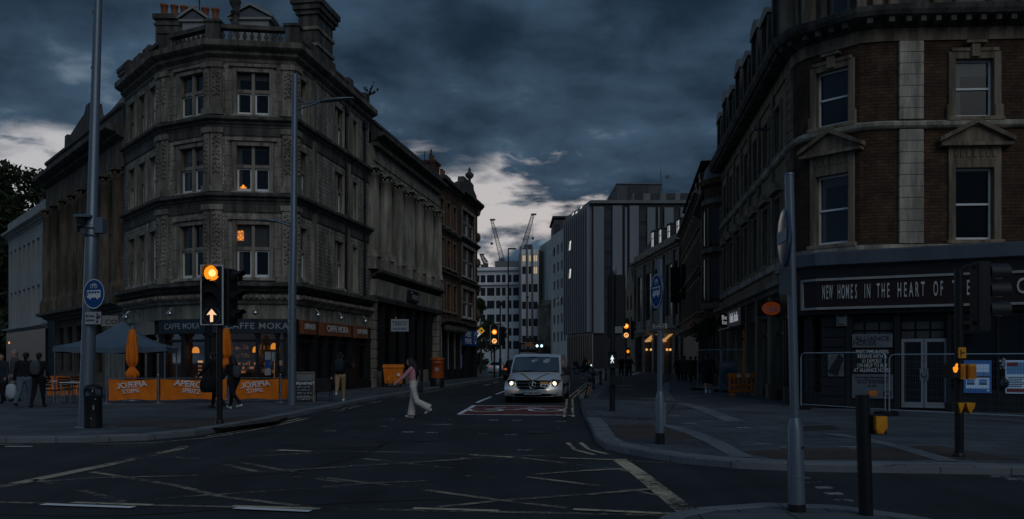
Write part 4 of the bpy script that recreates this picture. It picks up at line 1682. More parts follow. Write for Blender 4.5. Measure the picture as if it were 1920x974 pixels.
gl = [(ua - .5, 14.08), (ub + .5, 14.08), (ub + .4, 14.6), (ub, 15.3), (ub - .3, 16.2), (ub - .35, 16.45), (ub - 1.2, 16.5), (ub - 1.6, 15.9), (ua + .9, 15.0), (ua + .5, 15.05), (ua + .2, 15.3), (ua - .4, 15.3)]
gl = [(x, 14.08 + (z - 14.08) * .62) for x, z in gl]
n = len(gl)
vs_ = [(q[0], -.1, q[1]) for q in gl] + [(q[0], .5, q[1]) for q in gl]
c.geo(vs_, [tuple(range(n)), tuple(range(2 * n - 1, n - 1, -1))] + [(i, (i + 1) % n, n + (i + 1) % n, n + i) for i in range(n)], 0)
c.build('gable', [stone_dark], cl, True)
c = MB()
c.M = SC2.M
u = SC2.u(213)
c.bbox(u - .8, u + .8, .6, 1.6, 13.5, 16.4, 0, .03)
c.box(u - .95, u + .95, .45, 1.75, 16.2, 16.4)
c.box(u - 1.0, u + 1.0, .4, 1.8, 16.4, 16.6)
c.ball((u, 1.1, 16.75), .35, .35, .25)
c.build('chimney', [stone_dark], cl, True)
# hanging sign of a shop beyond the tent
L2, L3 = (-38.35, 65.0), (-47, 75.4)
tr = thing('terrace', 'plain white rendered terrace with rows of sash windows under dark trees', 'building', (-34, 60, 0))
ST2 = Seg(L2, L1)
w_ = MB()
w_.M = ST2.M
tu = [(.7 + i * 1.62, .85) for i in range(8)]
w_.wall(0, ST2.len, .1, 11.3, [(u, u + w, a, b) for u, w in tu for a, b in ((4.6, 6.6), (7.9, 9.7))], m=0)
w_.M = Matrix()
w_.poly([(*L2, 11.2), (*L1, 11.2), (-27, 58, 11.2), (-36, 68, 11.2)], 1)
w_.quad((*L2, 0), (L2[0] + 3, L2[1] + 4, 0), (L2[0] + 3, L2[1] + 4, 11.2), (*L2, 11.2), 0)
w_.build('wall', [render_white, lead], tr, True)
for u, w in tu:
    for a, b in ((4.6, 6.6), (7.9, 9.7)):
        win(tr, ST2, u, a, w, b - a, 'sash', (render_white, timber_dark), glass)
c = MB()
c.sweep([L2, L1], COR(10.6, .5, .5), 0)
c.sweep([L2, L1], [(-.3, 11.101), (.05, 11.101), (.05, 11.9), (-.3, 11.9)], 0)
c.sweep([L2, L1], COR(3.6, .3, .4), 0)
c.build('cornice', [render_white], tr, True)
c = MB()
c.M = ST2.M
c.box(0, ST2.len, -.15, .02, .1, 3.6, 0)
c.box(1.2, 1.5, -.2, -.15, 2.8, 2.95, 1)
c.build('shopfront', [shop_black, warm_soft], tr, True)
c = MB()
c.M = ST2.M
for u in (3.0, 9.5):
    c.bbox(u, u + 1.2, 1.2, 2, 11.2, 13.0, 0, .02)
    for k in range(3):
        c.lathe([(.11, 0), (.11, .5), (.14, .52)], (u + .25 + k * .35, 1.6, 13), 8, 0)
c.build('chimney', [brick_grey], tr, True)
c = MB()
c.M = SC2.M
u = SC2.len - .2
q = (PX(206, 41.0), 41.0)
hs = thing('shop_sign', 'pale square shop sign hanging just above the grey tent roof', 'sign', (q[0], q[1], ZP(602, 41)))
c = MB()
c.bbox(-.42, .42, -.04, .04, -.25, .25, 0, .01)
c.build('board', [mat('pale_board', (.25, .25, .24), .7, .2, 3)], hs)
letters(hs, 'CO', T((.08, -.046, -.06)), .3, letter_dark, 1.3)
c = MB()
c.box(-.42, .5, .0, .03, .25, .28)
c.cyl((.46, 0.015, .265), (.46, .8, .265), .02, n=6)
c.build('bracket', [black_paint], hs)
# ================================================================== buildings, right side
# chain walked with the street on the right hand: far end -> towards the camera -> round the corner -> right
R0 = (11.42, 46.4)
R1 = (9.35, 28.35)
cxr, cyr, rr = 11.65, 28.3, 2.3
angs = [4, 12, 20, 65, 78, 90]
arc = [(cxr - rr * math.cos(RAD(a)), cyr - rr * math.sin(RAD(a))) for a in angs]
R9 = (19.5, 25.6)
RP = [R0, R1] + arc[1:] + [R9]
hq = thing('corner_building', 'dark red brick corner building with rounded corner, stone pediments and long dormered side', 'building', (11, 28, 0))
SR = Seg(R0, R1)
SW = Seg(arc[2], arc[3])
SFR = Seg(arc[5], R9)
segs = [Seg(RP[i], RP[i + 1]) for i in range(len(RP) - 1)]
r1, r2 = (5.25, 7.42), (8.98, 10.72)
wr = [(SW.len / 2 - .53, 1.06)]
wfr = [(SFR.u(1791), SFR.u(1862) - SFR.u(1791))]
wfr.append((wfr[0][0] + 3.2, wfr[0][1]))
nlong = 7
wlong = [(SR.len - 3.0 - i * 2.35, 1.0) for i in range(nlong)]
w_ = MB()
for sg in segs[1:]:
    ops = []
    if abs(sg.p0.x - SW.p0.x) < 1e-4:
        ops = [(u, u + w, a, b) for u, w in wr for a, b in (r1, r2)]
    if abs(sg.p1.x - R9[0]) < 1e-4:
        ops = [(u, u + w, a, b) for u, w in wfr for a, b in (r1, r2)]
    w_.M = sg.M
    w_.wall(0, sg.len, 4.2, 11.45, ops, m=0, depth=.28, mrev=1)
w_.M = SR.M
w_.wall(0, SR.len, 4.2, 11.45, [(u, u + w, a, b) for u, w in wlong for a, b in (r1, r2)], m=2, depth=.28, mrev=1)
w_.wall(0, SR.len, .1, 4.2, y=.4, m=3)
w_.M = Matrix()
w_.poly([(*q, 12.2) for q in RP] + [(19.5, 40, 12.2), (18, 48, 12.2)], 3)
w_.build('wall', [brick_red, stone_warm_trim, stone_warm, clad_dark], hq, True)
for u, w in wr:
    win(hq, SW, u, r1[0], w, r1[1] - r1[0], 'sashbig', (stone_warm_trim, timber_white), glass_blue, surround=(.2, 'pediment'))
    win(hq, SW, u, r2[0], w, r2[1] - r2[0], 'sashbig', (stone_warm_trim, timber_white), glass_blue, surround=(.2, 'key'))
for u, w in wfr:
    win(hq, SFR, u, r1[0], w, r1[1] - r1[0], 'sashbig', (stone_warm_trim, timber_white), glass, surround=(.22, 'pediment'))
    win(hq, SFR, u, r2[0], w, r2[1] - r2[0], 'sashbig', (stone_warm_trim, timber_white), glass, surround=(.22, 'key'))
for u, w in wlong:
    win(hq, SR, u, r1[0], w, r1[1] - r1[0], 'sash', (stone_warm_trim, timber_grey), glass, surround=(.16, 'smallped'))
    win(hq, SR, u, r2[0], w, r2[1] - r2[0], 'sash', (stone_warm_trim, timber_grey), glass, surround=(.16, 'plain'))
# stone bands
c = MB()
c.sweep(RP, [(0, 8.62), (.10, 8.64), (.16, 8.7), (.18, 8.8), (.08, 8.86), (0, 8.88)], 0)
c.sweep(RP, [(0, 4.85), (.12, 4.87), (.14, 5.1), (0, 5.12)], 0)
c.build('string_course', [quoin], hq, True)
c = MB()
c.sweep(RP, [(0, 11.3), (.06, 11.3), (.08, 11.68), (0, 11.69)], 0)
c.build('frieze', [stone_warm_trim], hq, True)
c = MB()
c.sweep(RP, [(0, 11.7), (.10, 11.7), (.14, 11.84), (.62, 11.9), (.70, 12.02), (.74, 12.16), (.4, 12.24), (0, 12.26)], 0)
for sg in segs:
    n = max(1, int(sg.len / .42))
    c.M = sg.M
    for i in range(n):
        x = (i + .5) * sg.len / n
        c.bbox(x - .085, x + .085, -.55, -.1, 11.71, 11.885, 0, .015)
c.build('cornice', [stone_dark], hq, True)
# rusticated strips
def rust(seg, u, w, z0, z1, m=0, hb=.345):
    c = MB()
    c.M = seg.M
    n = int(round((z1 - z0) / hb))
    h = (z1 - z0) / n
    for i in range(n):
        c.bbox(u, u + w, -.11, .05, z0 + i * h + .012, z0 + (i + 1) * h - .012, m, .02)
    c.box(u + .02, u + w - .02, -.09, .04, z0, z1, m)
    c.build('quoin_strip', [quoin, stone_warm_trim], hq, True)
uq = SFR.u(1684)
for a, b in ((5.13, 8.6), (8.9, 11.28)):
    rust(SFR, uq, .73, a, b)
    rust(SR, SR.len - .75, .7, a, b, 1)
    rust(SR, SR.len - 3.55 - .0, .38, a, b, 1)
    for i in range(2, nlong):
        rust(SR, SR.len - 3.2 - (i - .0) * 2.35 + 1.4, .34, a, b, 1)
# attic storey with windows, mansard and round-headed dormers
c = MB()
IN = []
for i, q in enumerate(RP):
    pass
def inset(pts, d):
    P2 = [Vector(q) for q in pts]
    out = []
    for i in range(len(P2)):
        ns = []
        for a, b in ((i - 1, i), (i, i + 1)):
            if 0 <= a and b < len(P2):
                dd = (P2[b] - P2[a]).normalized()
                ns.append(Vector((-dd.y, dd.x)))
        nn = ns[0] if len(ns) == 1 else (ns[0] + ns[1]) / (1 + ns[0].dot(ns[1]))
        out.append(tuple(P2[i] + nn * d))
    return out
RI = inset(RP, .25)
RT = inset(RP, 1.6)
asegs = [Seg(RI[i], RI[i + 1]) for i in range(len(RI) - 1)]
aw = asegs[-1]
atw = [(aw.u(1553) if False else aw.u(1797), 1.0), (aw.u(1797) + 2.6, 1.0)]
a3 = asegs[3]
for i, sg in enumerate(asegs[1:], 1):
    c.M = sg.M
    ops = []
    if i == len(asegs) - 1:
        ops = [(u, u + w, 12.55, 14.4) for u, w in atw]
    if i == 3:
        ops = [(a3.len / 2 - .38, a3.len / 2 + .38, 12.55, 14.4)]
    c.wall(0, sg.len, 12.24, 15.2, ops, m=0)
c.build('attic_wall', [stone_dark], hq, True)
for u, w in atw:
    win(hq, aw, u, 12.55, w, 1.85, 'sash', (stone_dark, timber_dark), glass_blue, surround=(.15, 'plain'))
win(hq, a3, a3.len / 2 - .38, 12.55, .76, 1.85, 'sash', (stone_dark, timber_dark), glass_blue, surround=(.15, 'plain'))
for sg, u, w in [(q, -.14, .28) for q in asegs[1:]] + [(asegs[-1], q, .3) for q in (1.2, 3.8, 6.5)]:
    c = MB(sg.M)
    c.bbox(u, u + w, -.16, .1, 12.25, 15.2, 0, .02)
    c.build('attic_pier', [stone_warm_trim], hq, True)
c = MB()
c.quad((*RI[0], 12.24), (*RI[1], 12.24), (*RT[1], 15.4), (*RT[0], 15.4), 0)
c.poly([(*RI[0], 12.24), (*RT[0], 15.4), (RT[0][0] + 3, RT[0][1] + .5, 15.4), (RI[0][0] + 4, RI[0][1] + .5, 12.24)], 0)
c.poly([(*RT[0], 15.4), (*RT[1], 15.4), (14, 30, 15.4), (16, 46, 15.4)], 1)
roof_r = c.build('roof', [slate, lead], hq, True)
for i in range(8):
    u = SR.len - .9 - i * 2.2
    c = MB()
    c.M = SR.M
    hw = .72
    big = i % 2 == 0
    zt = 14.1 + (.3 if big else 0)
    c.bbox(u - hw, u + hw, -.28, 1.5, 12.26, zt, 0, .02)
    # segmental lead hood
    k = 8
    a = [(u + (hw + .12) * math.cos(PI * j / k), zt + (.55 if big else .4) * math.sin(PI * j / k)) for j in range(k + 1)]
    vs_ = [(x, -.45, z) for x, z in a] + [(x, 1.7, z) for x, z in a]
    c.geo(vs_, [tuple(range(k + 1))] + [(j, j + 1, k + 2 + j, k + 1 + j) for j in range(k)], 1)
    c.box(u - .4, u + .4, -.3, -.26, 12.5, zt - .1, 2)
    c.box(u - .03, u + .03, -.32, -.26, 12.5, zt - .1, 3)
    c.box(u - hw - .05, u - hw + .2, -.4, .1, 12.27, zt, 0)
    c.box(u + hw - .2, u + hw + .05, -.4, .1, 12.27, zt, 0)
    c.build('dormer', [stone_dark, lead, glass_blue, timber_dark], roof_r, True)
c = MB()
c.M = SR.M
for u in (2.0, 9.0):
    c.bbox(u, u + 1.5, 2.2, 3.2, 15, 16.4, 0, .03)
c.build('chimney', [brick_brown], hq, True)
# ---- shops of the long side
c = MB()
c.sweep([R0, R1], [(0, 3.98), (.2, 3.98), (.26, 4.1), (.45, 4.15), (.48, 4.3), (.2, 4.4), (0, 4.42)], 0)
c.build('shop_cornice', [stone_trim], hq, True)
c = MB()
shops = [0, 2.9, 5.8, 8.6, 11.4, 14.2, SR.len - .6]
for u in shops:
    c.M = SR.M
    c.bbox(u, u + .55, -.14, .4, .12, 3.98, 0, .03)
    c.box(u - .04, u + .59, -.2, .35, .12, .7, 0)
for a, b in zip(shops[:-1], shops[1:]):
    c.M = SR.M
    c.box(a + .56, b - .01, .0, .4, 3.2, 3.97, 1)
    c.box(a + .56, b - .01, .1, .4, .12, .5, 2)
    m_ = (a + b + .55) / 2
    c.box(m_ - .06, m_ + .06, .08, .3, .5, 3.2, 2)
    c.box(a + .56, b - .01, .1, .3, 2.5, 2.6, 2)
c.build('shopfront', [stone_warm_trim, stone_dark, shop_black], hq, True)
c = MB()
c.M = SR.M
for a, b in zip(shops[:-1], shops[1:]):
    c.box(a + .57, b - .02, .2, .22, .5, 3.2, 0)
c.build('shop_window', [glass_blue], hq, True)
c = MB()
c.M = SR.M
u = SR.u(1400)
c.box(SR.u(1388) - .35, SR.u(1388) + .35, .14, .19, .7, 3.0, 1)
c.build('lit_window', [warm_soft, mat('warm_dark_window', (.09, .05, .03), .5, .4, 2, emit=(1, .5, .2), estr=.012)], hq, True)
# restaurant fascia with upright letters
c = MB()
c.M = SR.M
ua, ub = SR.u(1378), SR.u(1402)
c.bbox(ua - .2, ub + .1, -.32, .06, 3.15, 3.95, 0, .02)
c.box(ua - .2, ub + .1, -.8, -.32, 3.0, 3.08, 0)
fb = c.build('fascia', [mat('slate_blue_fascia', (.05, .06, .072), .5, .2, 3)], hq, True)
letters(fb, 'Bella Italia', T(-hq.location) @ SR.M @ T(((ua + ub) / 2, -.335, 3.56)), .62, sign_lit, 1.05)

# ---- estate agent's shopfront wrapped round the corner
SP = [(9.22, 28.6), (9.2, 27.4), (9.27, 26.6), (9.5, 26.2), (10.3, 25.75), (14.16, 23.75), (18.2, 21.6)]
SS = [Seg(SP[i], SP[i + 1]) for i in range(len(SP) - 1)]
SM = SS[4]
c = MB()
c.sweep(SP, [(-1.2, 4.42), (.3, 4.42), (.42, 4.46), (.42, 4.82), (.1, 4.9), (-1.2, 4.92)], 0)
c.build('canopy', [lead_blue], hq, True)
c = MB()
c.sweep(SP, [(-.3, 2.98), (.22, 2.98), (.26, 4.41), (-.3, 4.41)], 0)
fa = c.build('fascia', [shop_black], hq, True)
c = MB()
c.sweep(SP[2:], [(.262, 3.18), (.30, 3.18), (.32, 4.03), (.262, 4.03)], 0)
c.sweep(SP[2:], [(.263, 3.12), (.36, 3.12), (.36, 3.19), (.263, 3.19)], 1)
c.sweep(SP[2:], [(.263, 3.99), (.37, 3.99), (.37, 4.06), (.263, 4.06)], 1)
c.M = SS[2].M
c.box(-.02, .06, -.37, -.25, 3.121, 4.055, 1)
sb = c.build('sign_board', [maroon, timber_grey], hq, True)


def along_poly(pts, dist):
    for i in range(len(pts) - 1):
        a, b = Vector(pts[i]), Vector(pts[i + 1])
        if dist <= (b - a).length or i == len(pts) - 2:
            return Seg(a, b), dist
        dist -= (b - a).length


def arclen_at(pts, px):
    acc = 0
    for i in range(len(pts) - 1):
        sg = Seg(pts[i], pts[i + 1])
        u = sg.u(px)
        if 0 <= u <= sg.len:
            return acc + u
        acc += sg.len
    return acc


txt = 'NEW HOMES IN THE HEART OF THE C'
off = [(SP[i][0], SP[i][1]) for i in range(2, len(SP))]
off = inset(off, -.335)
pxs = {'NEW': (1541, 1561), 'HOMES': (1569, 1609), 'IN': (1618, 1632), 'THE': (1642, 1670), 'HEART': (1681, 1736), 'OF': (1749, 1771), 'THE2': (1783, 1822)}
wm = MB()
sub = []
for wd, (pa, pb) in pxs.items():
    st = 'THE' if wd == 'THE2' else wd
    a, b = arclen_at(off, pa), arclen_at(off, pb)
    cw = (b - a) / (len(st) - (.5 if 'I' in st and len(st) < 3 else 0))
    for i, ch_ in enumerate(st):
        d = a + (i + .5) * (b - a) / len(st)
        sub.append((ch_, d, cw))
d0 = arclen_at(off, 1916)
sub += [('C', d0, .36), ('I', d0 + .36, .3), ('T', d0 + .72, .36), ('Y', d0 + 1.1, .36)]
ld = None
bmj = bmesh.new()
for ch_, d, cw in sub:
    sg, u = along_poly(off, d)
    me = text_mesh(ch_, .60, .006, min(.66, cw * 1.75))
    me.transform(T(-hq.location) @ sg.M @ T((u, 0, 3.615)) @ TXM)
    bmj.from_mesh(me)
    bpy.data.meshes.remove(me)
me = bpy.data.meshes.new('lettering')
bmj.to_mesh(me)
bmj.free()
me.materials.append(mat('old_cream_letter', (.50, .50, .49), .6, .2, 6))
lo = bpy.data.objects.new('lettering', me)
COL.objects.link(lo)
lo.parent = sb
# piers, doors and panels
c = MB()
for i, sg in enumerate(SS):
    c.M = sg.M
    c.box(0, sg.len, .28, .34, .1, 2.98, 0)
ui = SM.u
for pa, pb in ((1585, 1596), (1676, 1688), (1775, 1783), (1868, 1874)):
    c.M = SM.M
    c.bbox(ui(pa), ui(pb), -.06, .3, .12, 2.98, 1, .02)
c.M = SM.M
c.box(ui(1775), SM.len, -.03, .3, .12, .75, 1)
c.box(ui(1600), ui(1676), -.0, .3, .12, .5, 1)
for k in range(9):
    c.M = SS[3].M
    c.box(0, SS[3].len, -.03, .27, .2 + k * .3, .2 + k * .3 + .27, 1)
for sg in SS[:3]:
    c.M = sg.M
    c.bbox(.0, .16, -.08, .3, .12, 2.98, 1, .02)
    c.box(.16, sg.len, -.04, .3, .12, .6, 1)
c.M = SM.M
for pa, pb in ((1598, 1618), (1622, 1646), (1650, 1674), (1690, 1714), (1718, 1742), (1746, 1770)):
    for za, zb in ((2.5, 2.72), (2.24, 2.44)):
        c.box(ui(pa), ui(pb), .18, .27, za, zb, 2)
c.build('shopfront', [clad_dark, shop_black, glass_blue], hq, True)
c = MB()
c.M = SM.M
c.box(ui(1783), SM.len - .02, .1, .12, .75, 2.9, 0)
c.box(ui(1783), ui(1868), .05, .14, 2.35, 2.45, 1)
c.M = SS[5].M
c.box(.0, SS[5].len, .1, .12, .75, 2.9, 0)
for sg in SS[:2]:
    c.M = sg.M
    c.box(.16, sg.len, .1, .12, .6, 2.9, 0)
c.build('shop_window', [glass, shop_black], hq, True)
dr = MB()
dr.M = SM.M
a, b, m_ = ui(1690), ui(1776), (ui(1690) + ui(1776)) / 2
zt = 2.22
for x0, x1 in ((a, m_ - .01), (m_ + .01, b)):
    dr.box(x0, x0 + .07, .02, .1, .2, zt, 0)
    dr.box(x1 - .07, x1, .02, .1, .2, zt, 0)
    dr.box(x0 + .07, x1 - .07, .02, .1, .2, .36, 0)
    dr.box(x0 + .07, x1 - .07, .02, .1, zt - .1, zt, 0)
    dr.box(x0 + .06, x1 - .06, .05, .06, .3, zt - .05, 1)
door = dr.build('door', [mat('door_frame_grey', (.24, .26, .29), .5, .15, 4), glass_blue], hq, True)
c = MB()
c.M = SM.M
c.cyl((m_ - .1, -.02, 1.0), (m_ - .1, -.02, 1.35), .018, n=6)
c.cyl((m_ + .1, -.02, 1.0), (m_ + .1, -.02, 1.35), .018, n=6)
c.bbox(m_ - .05, m_ + .05, -.02, .02, 1.12, 1.24, 0, .01)
c.build('handle', [steel], door, True)


def wallboard(name, label, pa, pb, ya, yb, m, y=-.1, seg=None, cat='sign'):
    sg = seg or SM
    ua, ub = sg.u(pa), sg.u(pb)
    um = (ua + ub) / 2
    z0, z1 = sg.z((pa + pb) / 2, yb), sg.z((pa + pb) / 2, ya)
    q = sg.M @ Vector((um, y, z0))
    t = thing(name, label, cat, q, math.atan2(sg.d.y, sg.d.x))
    c = MB()
    c.bbox(-(ub - ua) / 2, (ub - ua) / 2, 0, .03, 0, z1 - z0, 0, .006)
    c.build('board', [m], t)
    return t, ub - ua, z1 - z0


board_grey = mat('grey_board', (.13, .15, .17), .6, .2, 3)
t, w, h = wallboard('name_board', 'pale grey board with two dark words, topmost of three beside the glass doors', 1598, 1674, 627, 652, board_grey)
letters(t, 'ALLIANCE', T((-.0, -.006, h * .66)), .19, letter_dark, 1.1, bold=0)
letters(t, 'HOUSE', T((-.2, -.006, h * .32)), .19, letter_dark, 1.1, bold=0)
t, w, h = wallboard('offer_board', 'black board with five white lines about first time buyers, middle of three boards', 1598, 1674, 656, 699, shop_black)
for i, s_ in enumerate(('FIRST TIME BUYERS', 'RESERVE WITH A', '£1 DEPOSIT', 'ON HELP TO BUY', 'AT ALLIANCE HOUSE')):
    letters(t, s_, T((.0, -.006, h * (.9 - i * .2))), .16, sign_white, .66, bold=.002)
t, w, h = wallboard('contact_board', 'grey contact board with phone number 0117 910 0360 and orange square by the doors', 1598, 1675, 702, 747, board_grey)
letters(t, 'For further information call', T((0, -.006, h * .87)), .085, letter_dark)
letters(t, '0117 910 0360', T((0, -.006, h * .69)), .18, letter_dark, .75)
letters(t, 'or visit', T((0, -.006, h * .53)), .085, letter_dark)
c = MB()
c.bbox(-.1, .13, -.012, .0, h * .1, h * .32, 0, .01)
c.build('logo', [orange_plastic], t)
c = MB()
c.bbox(.3, .52, -.012, .0, h * .1, h * .3, 1, .01)
c.bbox(.35, .47, -.016, -.011, h * .15, h * .25, 2, .01)
c.build('logo', [orange_plastic, letter_dark, board_grey], t)
t, w, h = wallboard('estate_poster', 'lit blue and white poster of house photos behind the fence, nearer the traffic signal', 1807, 1859, 676, 737, poster_blue, -.08, None, 'poster')
c = MB()
c.box(-w * .42, w * .42, -.006, .0, h * .14, h * .88, 0)
rnd = random.Random(4)
for (x, z) in ((-.25, .66), (.1, .52), (.3, .52), (-.25, .3), (.2, .3), (-.28, .52)):
    c.box((x - .14) * w, (x + .14) * w, -.012, -.006, z * h, (z + .12) * h, 1)
    c.box((x - .14) * w, (x + .14) * w, -.012, -.006, (z - .05) * h, z * h - .003, 2)
c.box(w * .34, w * .42, -.008, -.001, h * .05, h * .11, 0)
c.build('print', [poster_lit, mat('photo_blue', (.08, .2, .4), .6, .4, 9, emit=(.15, .35, .7), estr=.06), mat('photo_dark', (.06, .07, .06), .6, .5, 9)], t)
t, w, h = wallboard('sale_poster', 'lit poster with a house photo and red corner behind the longer fence panel', 1885, 1936, 676, 738, poster_lit, -.08, None, 'poster')
c = MB()
c.box(-w * .46, w * .46, -.006, .0, h * .58, h * .94, 0)
c.box(-w * .46, -w * .05, -.012, -.006, h * .82, h * .94, 1)
c.box(-w * .46, w * .46, -.006, .0, h * .04, h * .15, 1)
for i in range(6):
    c.box(-w * .4, w * (.1 + .05 * (i % 3)), -.006, .0, h * (.2 + i * .055), h * (.225 + i * .055), 2)
c.build('print', [mat('photo_blue', (.08, .2, .4), .6, .4, 9), mat('poster_red', (.25, .05, .06), .6, .2, 5), letter_dark], t)
t, w, h = wallboard('alarm_box', 'small pale alarm box high on the black pier beside the grey boards', 1569, 1589, 586, 612, mat('pale_box', (.16, .16, .15), .6, .2, 5), -.12, SS[3] if SS[3].u(1579) < SS[3].len else SM, 'alarm box')
c = MB()
c.bbox(-w * .32, w * .32, -.05, .0, h * .15, h * .6, 0, .02)
c.box(-w * .3, w * .3, -.02, .0, h * .68, h * .9, 1)
c.build('casing', [board_grey, shop_black], t)
t, w, h = wallboard('torn_poster', 'torn grey poster low on the black pier beside the grey boards', 1553, 1583, 664, 706, mat('torn_paper', (.12, .13, .14), .8, .6, 7), -.1, SS[3] if SS[3].u(1567) < SS[3].len else SM, 'poster')
c = MB()
c.poly([(-w * .5, -.004, h * .2), (w * .1, -.004, 0), (w * .5, -.004, h * .8), (w * .2, -.004, h)], 0)
c.build('tear', [shop_black], t)

# flower vase behind the window
t = thing('flower_vase', 'glass vase of pale flowers on the window sill between the two lit posters', 'vase', SM.M @ Vector((SM.u(1883), -.02, .78)))
c = MB()
c.lathe([(.05, 0), (.12, .08), (.13, .2), (.05, .36), (.06, .42)], (0, 0, 0), 12, 0)
for i in range(14):
    rnd = random.Random(i)
    x, y_, z = rnd.uniform(-.14, .14), rnd.uniform(-.05, .05), rnd.uniform(.55, .85)
    c.tube([(0, 0, .36), (x, y_, z)], .006, 5, 1)
    c.ball((x, y_, z), .045, m=2)
c.build('vase', [glass_blue, leaf_dark, letter_grey], t)

# ---- projecting signs
t = thing('hanging_sign', 'black projecting sign with a round orange logo in white script', 'sign', (PX(1446, 29.8), 29.8, 3.15))
c = MB()
c.bbox(-.52, .52, -.06, .06, -.02, .50, 0, .012)
c.build('board', [shop_black], t)
c = MB()
c.disc(T((-.01, -.075, .24)), .335, .235, .02, 28)
lg = c.build('logo', [mat('orange_red_logo', (.60, .11, .025), .5, .1, 4, emit=(1, .17, .035), estr=.05)], t)
letters(lg, 'Leica', T((0, -.08, .24)), .25, letter_white, 1.05, shear=.25)
c = MB()
c.box(-.26, .26, -.082, -.076, .11, .125)
c.build('underline', [letter_white], lg)
c = MB()
c.box(.52, .95, -.03, .03, .2, .26)
c.build('bracket', [black_paint], t)
t = thing('hanging_sign', 'rounded black projecting sign with two lit white words', 'sign', (PX(1357, 44.6), 44.0, 3.28))
c = MB()
n = 20
pts = [(.48 * math.cos(2 * PI * k / n) * (1 + .06 * math.cos(4 * PI * k / n)), .42 * math.sin(2 * PI * k / n)) for k in range(n)]
vs_ = [(x, -.05, z + .35) for x, z in pts] + [(x, .05, z + .35) for x, z in pts]
c.geo(vs_, [tuple(range(n)), tuple(range(2 * n - 1, n - 1, -1))] + [(i, (i + 1) % n, n + (i + 1) % n, n + i) for i in range(n)])
c.build('board', [shop_black], t)
letters(t, 'Bella', T((0, -.056, .49)), .32, sign_lit, .9)
letters(t, 'Italia', T((0, -.056, .24)), .30, sign_lit, .9)
c = MB()
c.box(.4, 1.1, -.02, .02, .33, .39)
c.build('bracket', [black_paint], t)

# ------------------------------------------------------------------ turreted brick building beyond
Q0, Q1 = (13.62, 61.5), (11.5, 46.9)
tb = thing('turret_building', 'brown brick building with a domed corner turret beyond the dormered long facade', 'building', (13, 54, 0))
SQ = Seg(Q0, Q1)
w_ = MB()
w_.M = SQ.M
qu = [(.5 + i * 1.75, .95) for i in range(7)]
qr = [(5.0, 7.2), (8.0, 9.9)]
w_.wall(0, SQ.len - 1.8, 3.9, 12.2, [(u, u + w, a, b) for u, w in qu for a, b in qr], m=0)
w_.wall(0, SQ.len, .1, 3.9, y=.3, m=2)
w_.M = Matrix()
w_.poly([(*Q0, 12.1), (*Q1, 12.1), (20, 46, 12.1), (22, 60, 12.1)], 2)
w_.build('wall', [brick_brown, stone_warm_trim, stone_dark], tb, True)
for u, w in qu:
    for a, b in qr:
        win(tb, SQ, u, a, w, b - a, 'sash', (stone_warm_trim, timber_dark), glass, surround=(.14, 'plain'))
c = MB()
tx, ty = 12.35, 48.0
c.lathe([(1.5, 3.9), (1.5, 11.2), (1.75, 11.3), (1.8, 11.6), (1.5, 11.65)], (tx, ty, 0), 20, 0, False)
for z in (4.4, 7.5, 10.2):
    c.lathe([(1.5, z), (1.66, z + .05), (1.66, z + .3), (1.5, z + .35)], (tx, ty, 0), 20, 1, False)
for k in range(9):
    a = RAD(180 + k * 20)
    x, y_ = tx + 1.5 * math.cos(a), ty + 1.5 * math.sin(a)
    for za, zb in ((5.0, 7.2), (8.0, 9.9)):
        if k % 2 == 0:
            c.M = T((x, y_, 0)) @ RZ(a + PI / 2)
            c.box(-.36, .36, -.03, .05, za, zb, 2)
            c.box(-.46, -.36, -.1, .05, za - .1, zb + .1, 1)
            c.box(.36, .46, -.1, .05, za - .1, zb + .1, 1)
c.M = Matrix()
c.build('turret', [brick_brown, stone_warm_trim, glass_blue], tb, True)
c = MB()
c.lathe([(1.6, 11.65), (1.5, 12.2), (1.15, 12.8), (.6, 13.15), (.12, 13.3), (.08, 13.9), (.02, 14.1)], (tx, ty, 0), 20, 0)
c.build('dome', [lead], tb, True)
c = MB()
c.sweep([Q0, Q1], COR(11.6, .6, .6), 0)
c.sweep([Q0, Q1], COR(7.5, .3, .3), 0)
c.sweep([Q0, Q1], COR(3.7, .5, .5), 0)
c.build('cornice', [stone_dark], tb, True)
for i in range(8):
    u = i * 1.9
    c = MB(SQ.M)
    c.box(u + .05, u + .5, -.15, .25, .12, 3.75, 0)
    for k in range(8):
        c.bbox(u, u + .55, -.2, .3, .12 + k * .46, .12 + k * .46 + .43, 0, .05)
    c.build('rusticated_pier', [stone_dark], tb, True)
c = MB()
c.M = SQ.M
c.bbox(SQ.len - 4.5, SQ.len - 3.2, 1, 2, 12, 13.9, 1, .02)
c.bbox(SQ.len - 6.5, SQ.len - 5.6, 1, 2, 12, 13.5, 1, .02)
c.build('chimney', [stone_dark, brick_brown], tb, True)
# hanging basket greenery on the base
c = MB()
rnd = random.Random(5)
c.M = SQ.M
c.tube([(1, -.5, 3.5), (SQ.len - 1, -.5, 3.5)], .03, 5)
for i in range(700):
    u, y_, z = rnd.uniform(1, SQ.len - 1), rnd.uniform(-.8, -.2), rnd.gauss(3.5, .35)
    d = V(rnd.uniform(-1, 1), rnd.uniform(-1, 1), rnd.uniform(-1, 1)).normalized() * .12
    e = d.cross(V(0, 0, 1)) * .8
    p0 = V(u, y_, z)
    c.quad(p0, p0 + d + e, p0 + d * 2, p0 + d - e)
cb = c.build('climbing_plant', [leaf_dark], None)
cb.name = 'ivy'
tag(cb, 'dark leafy climbing plant along the stone base of the turret building', 'plant')

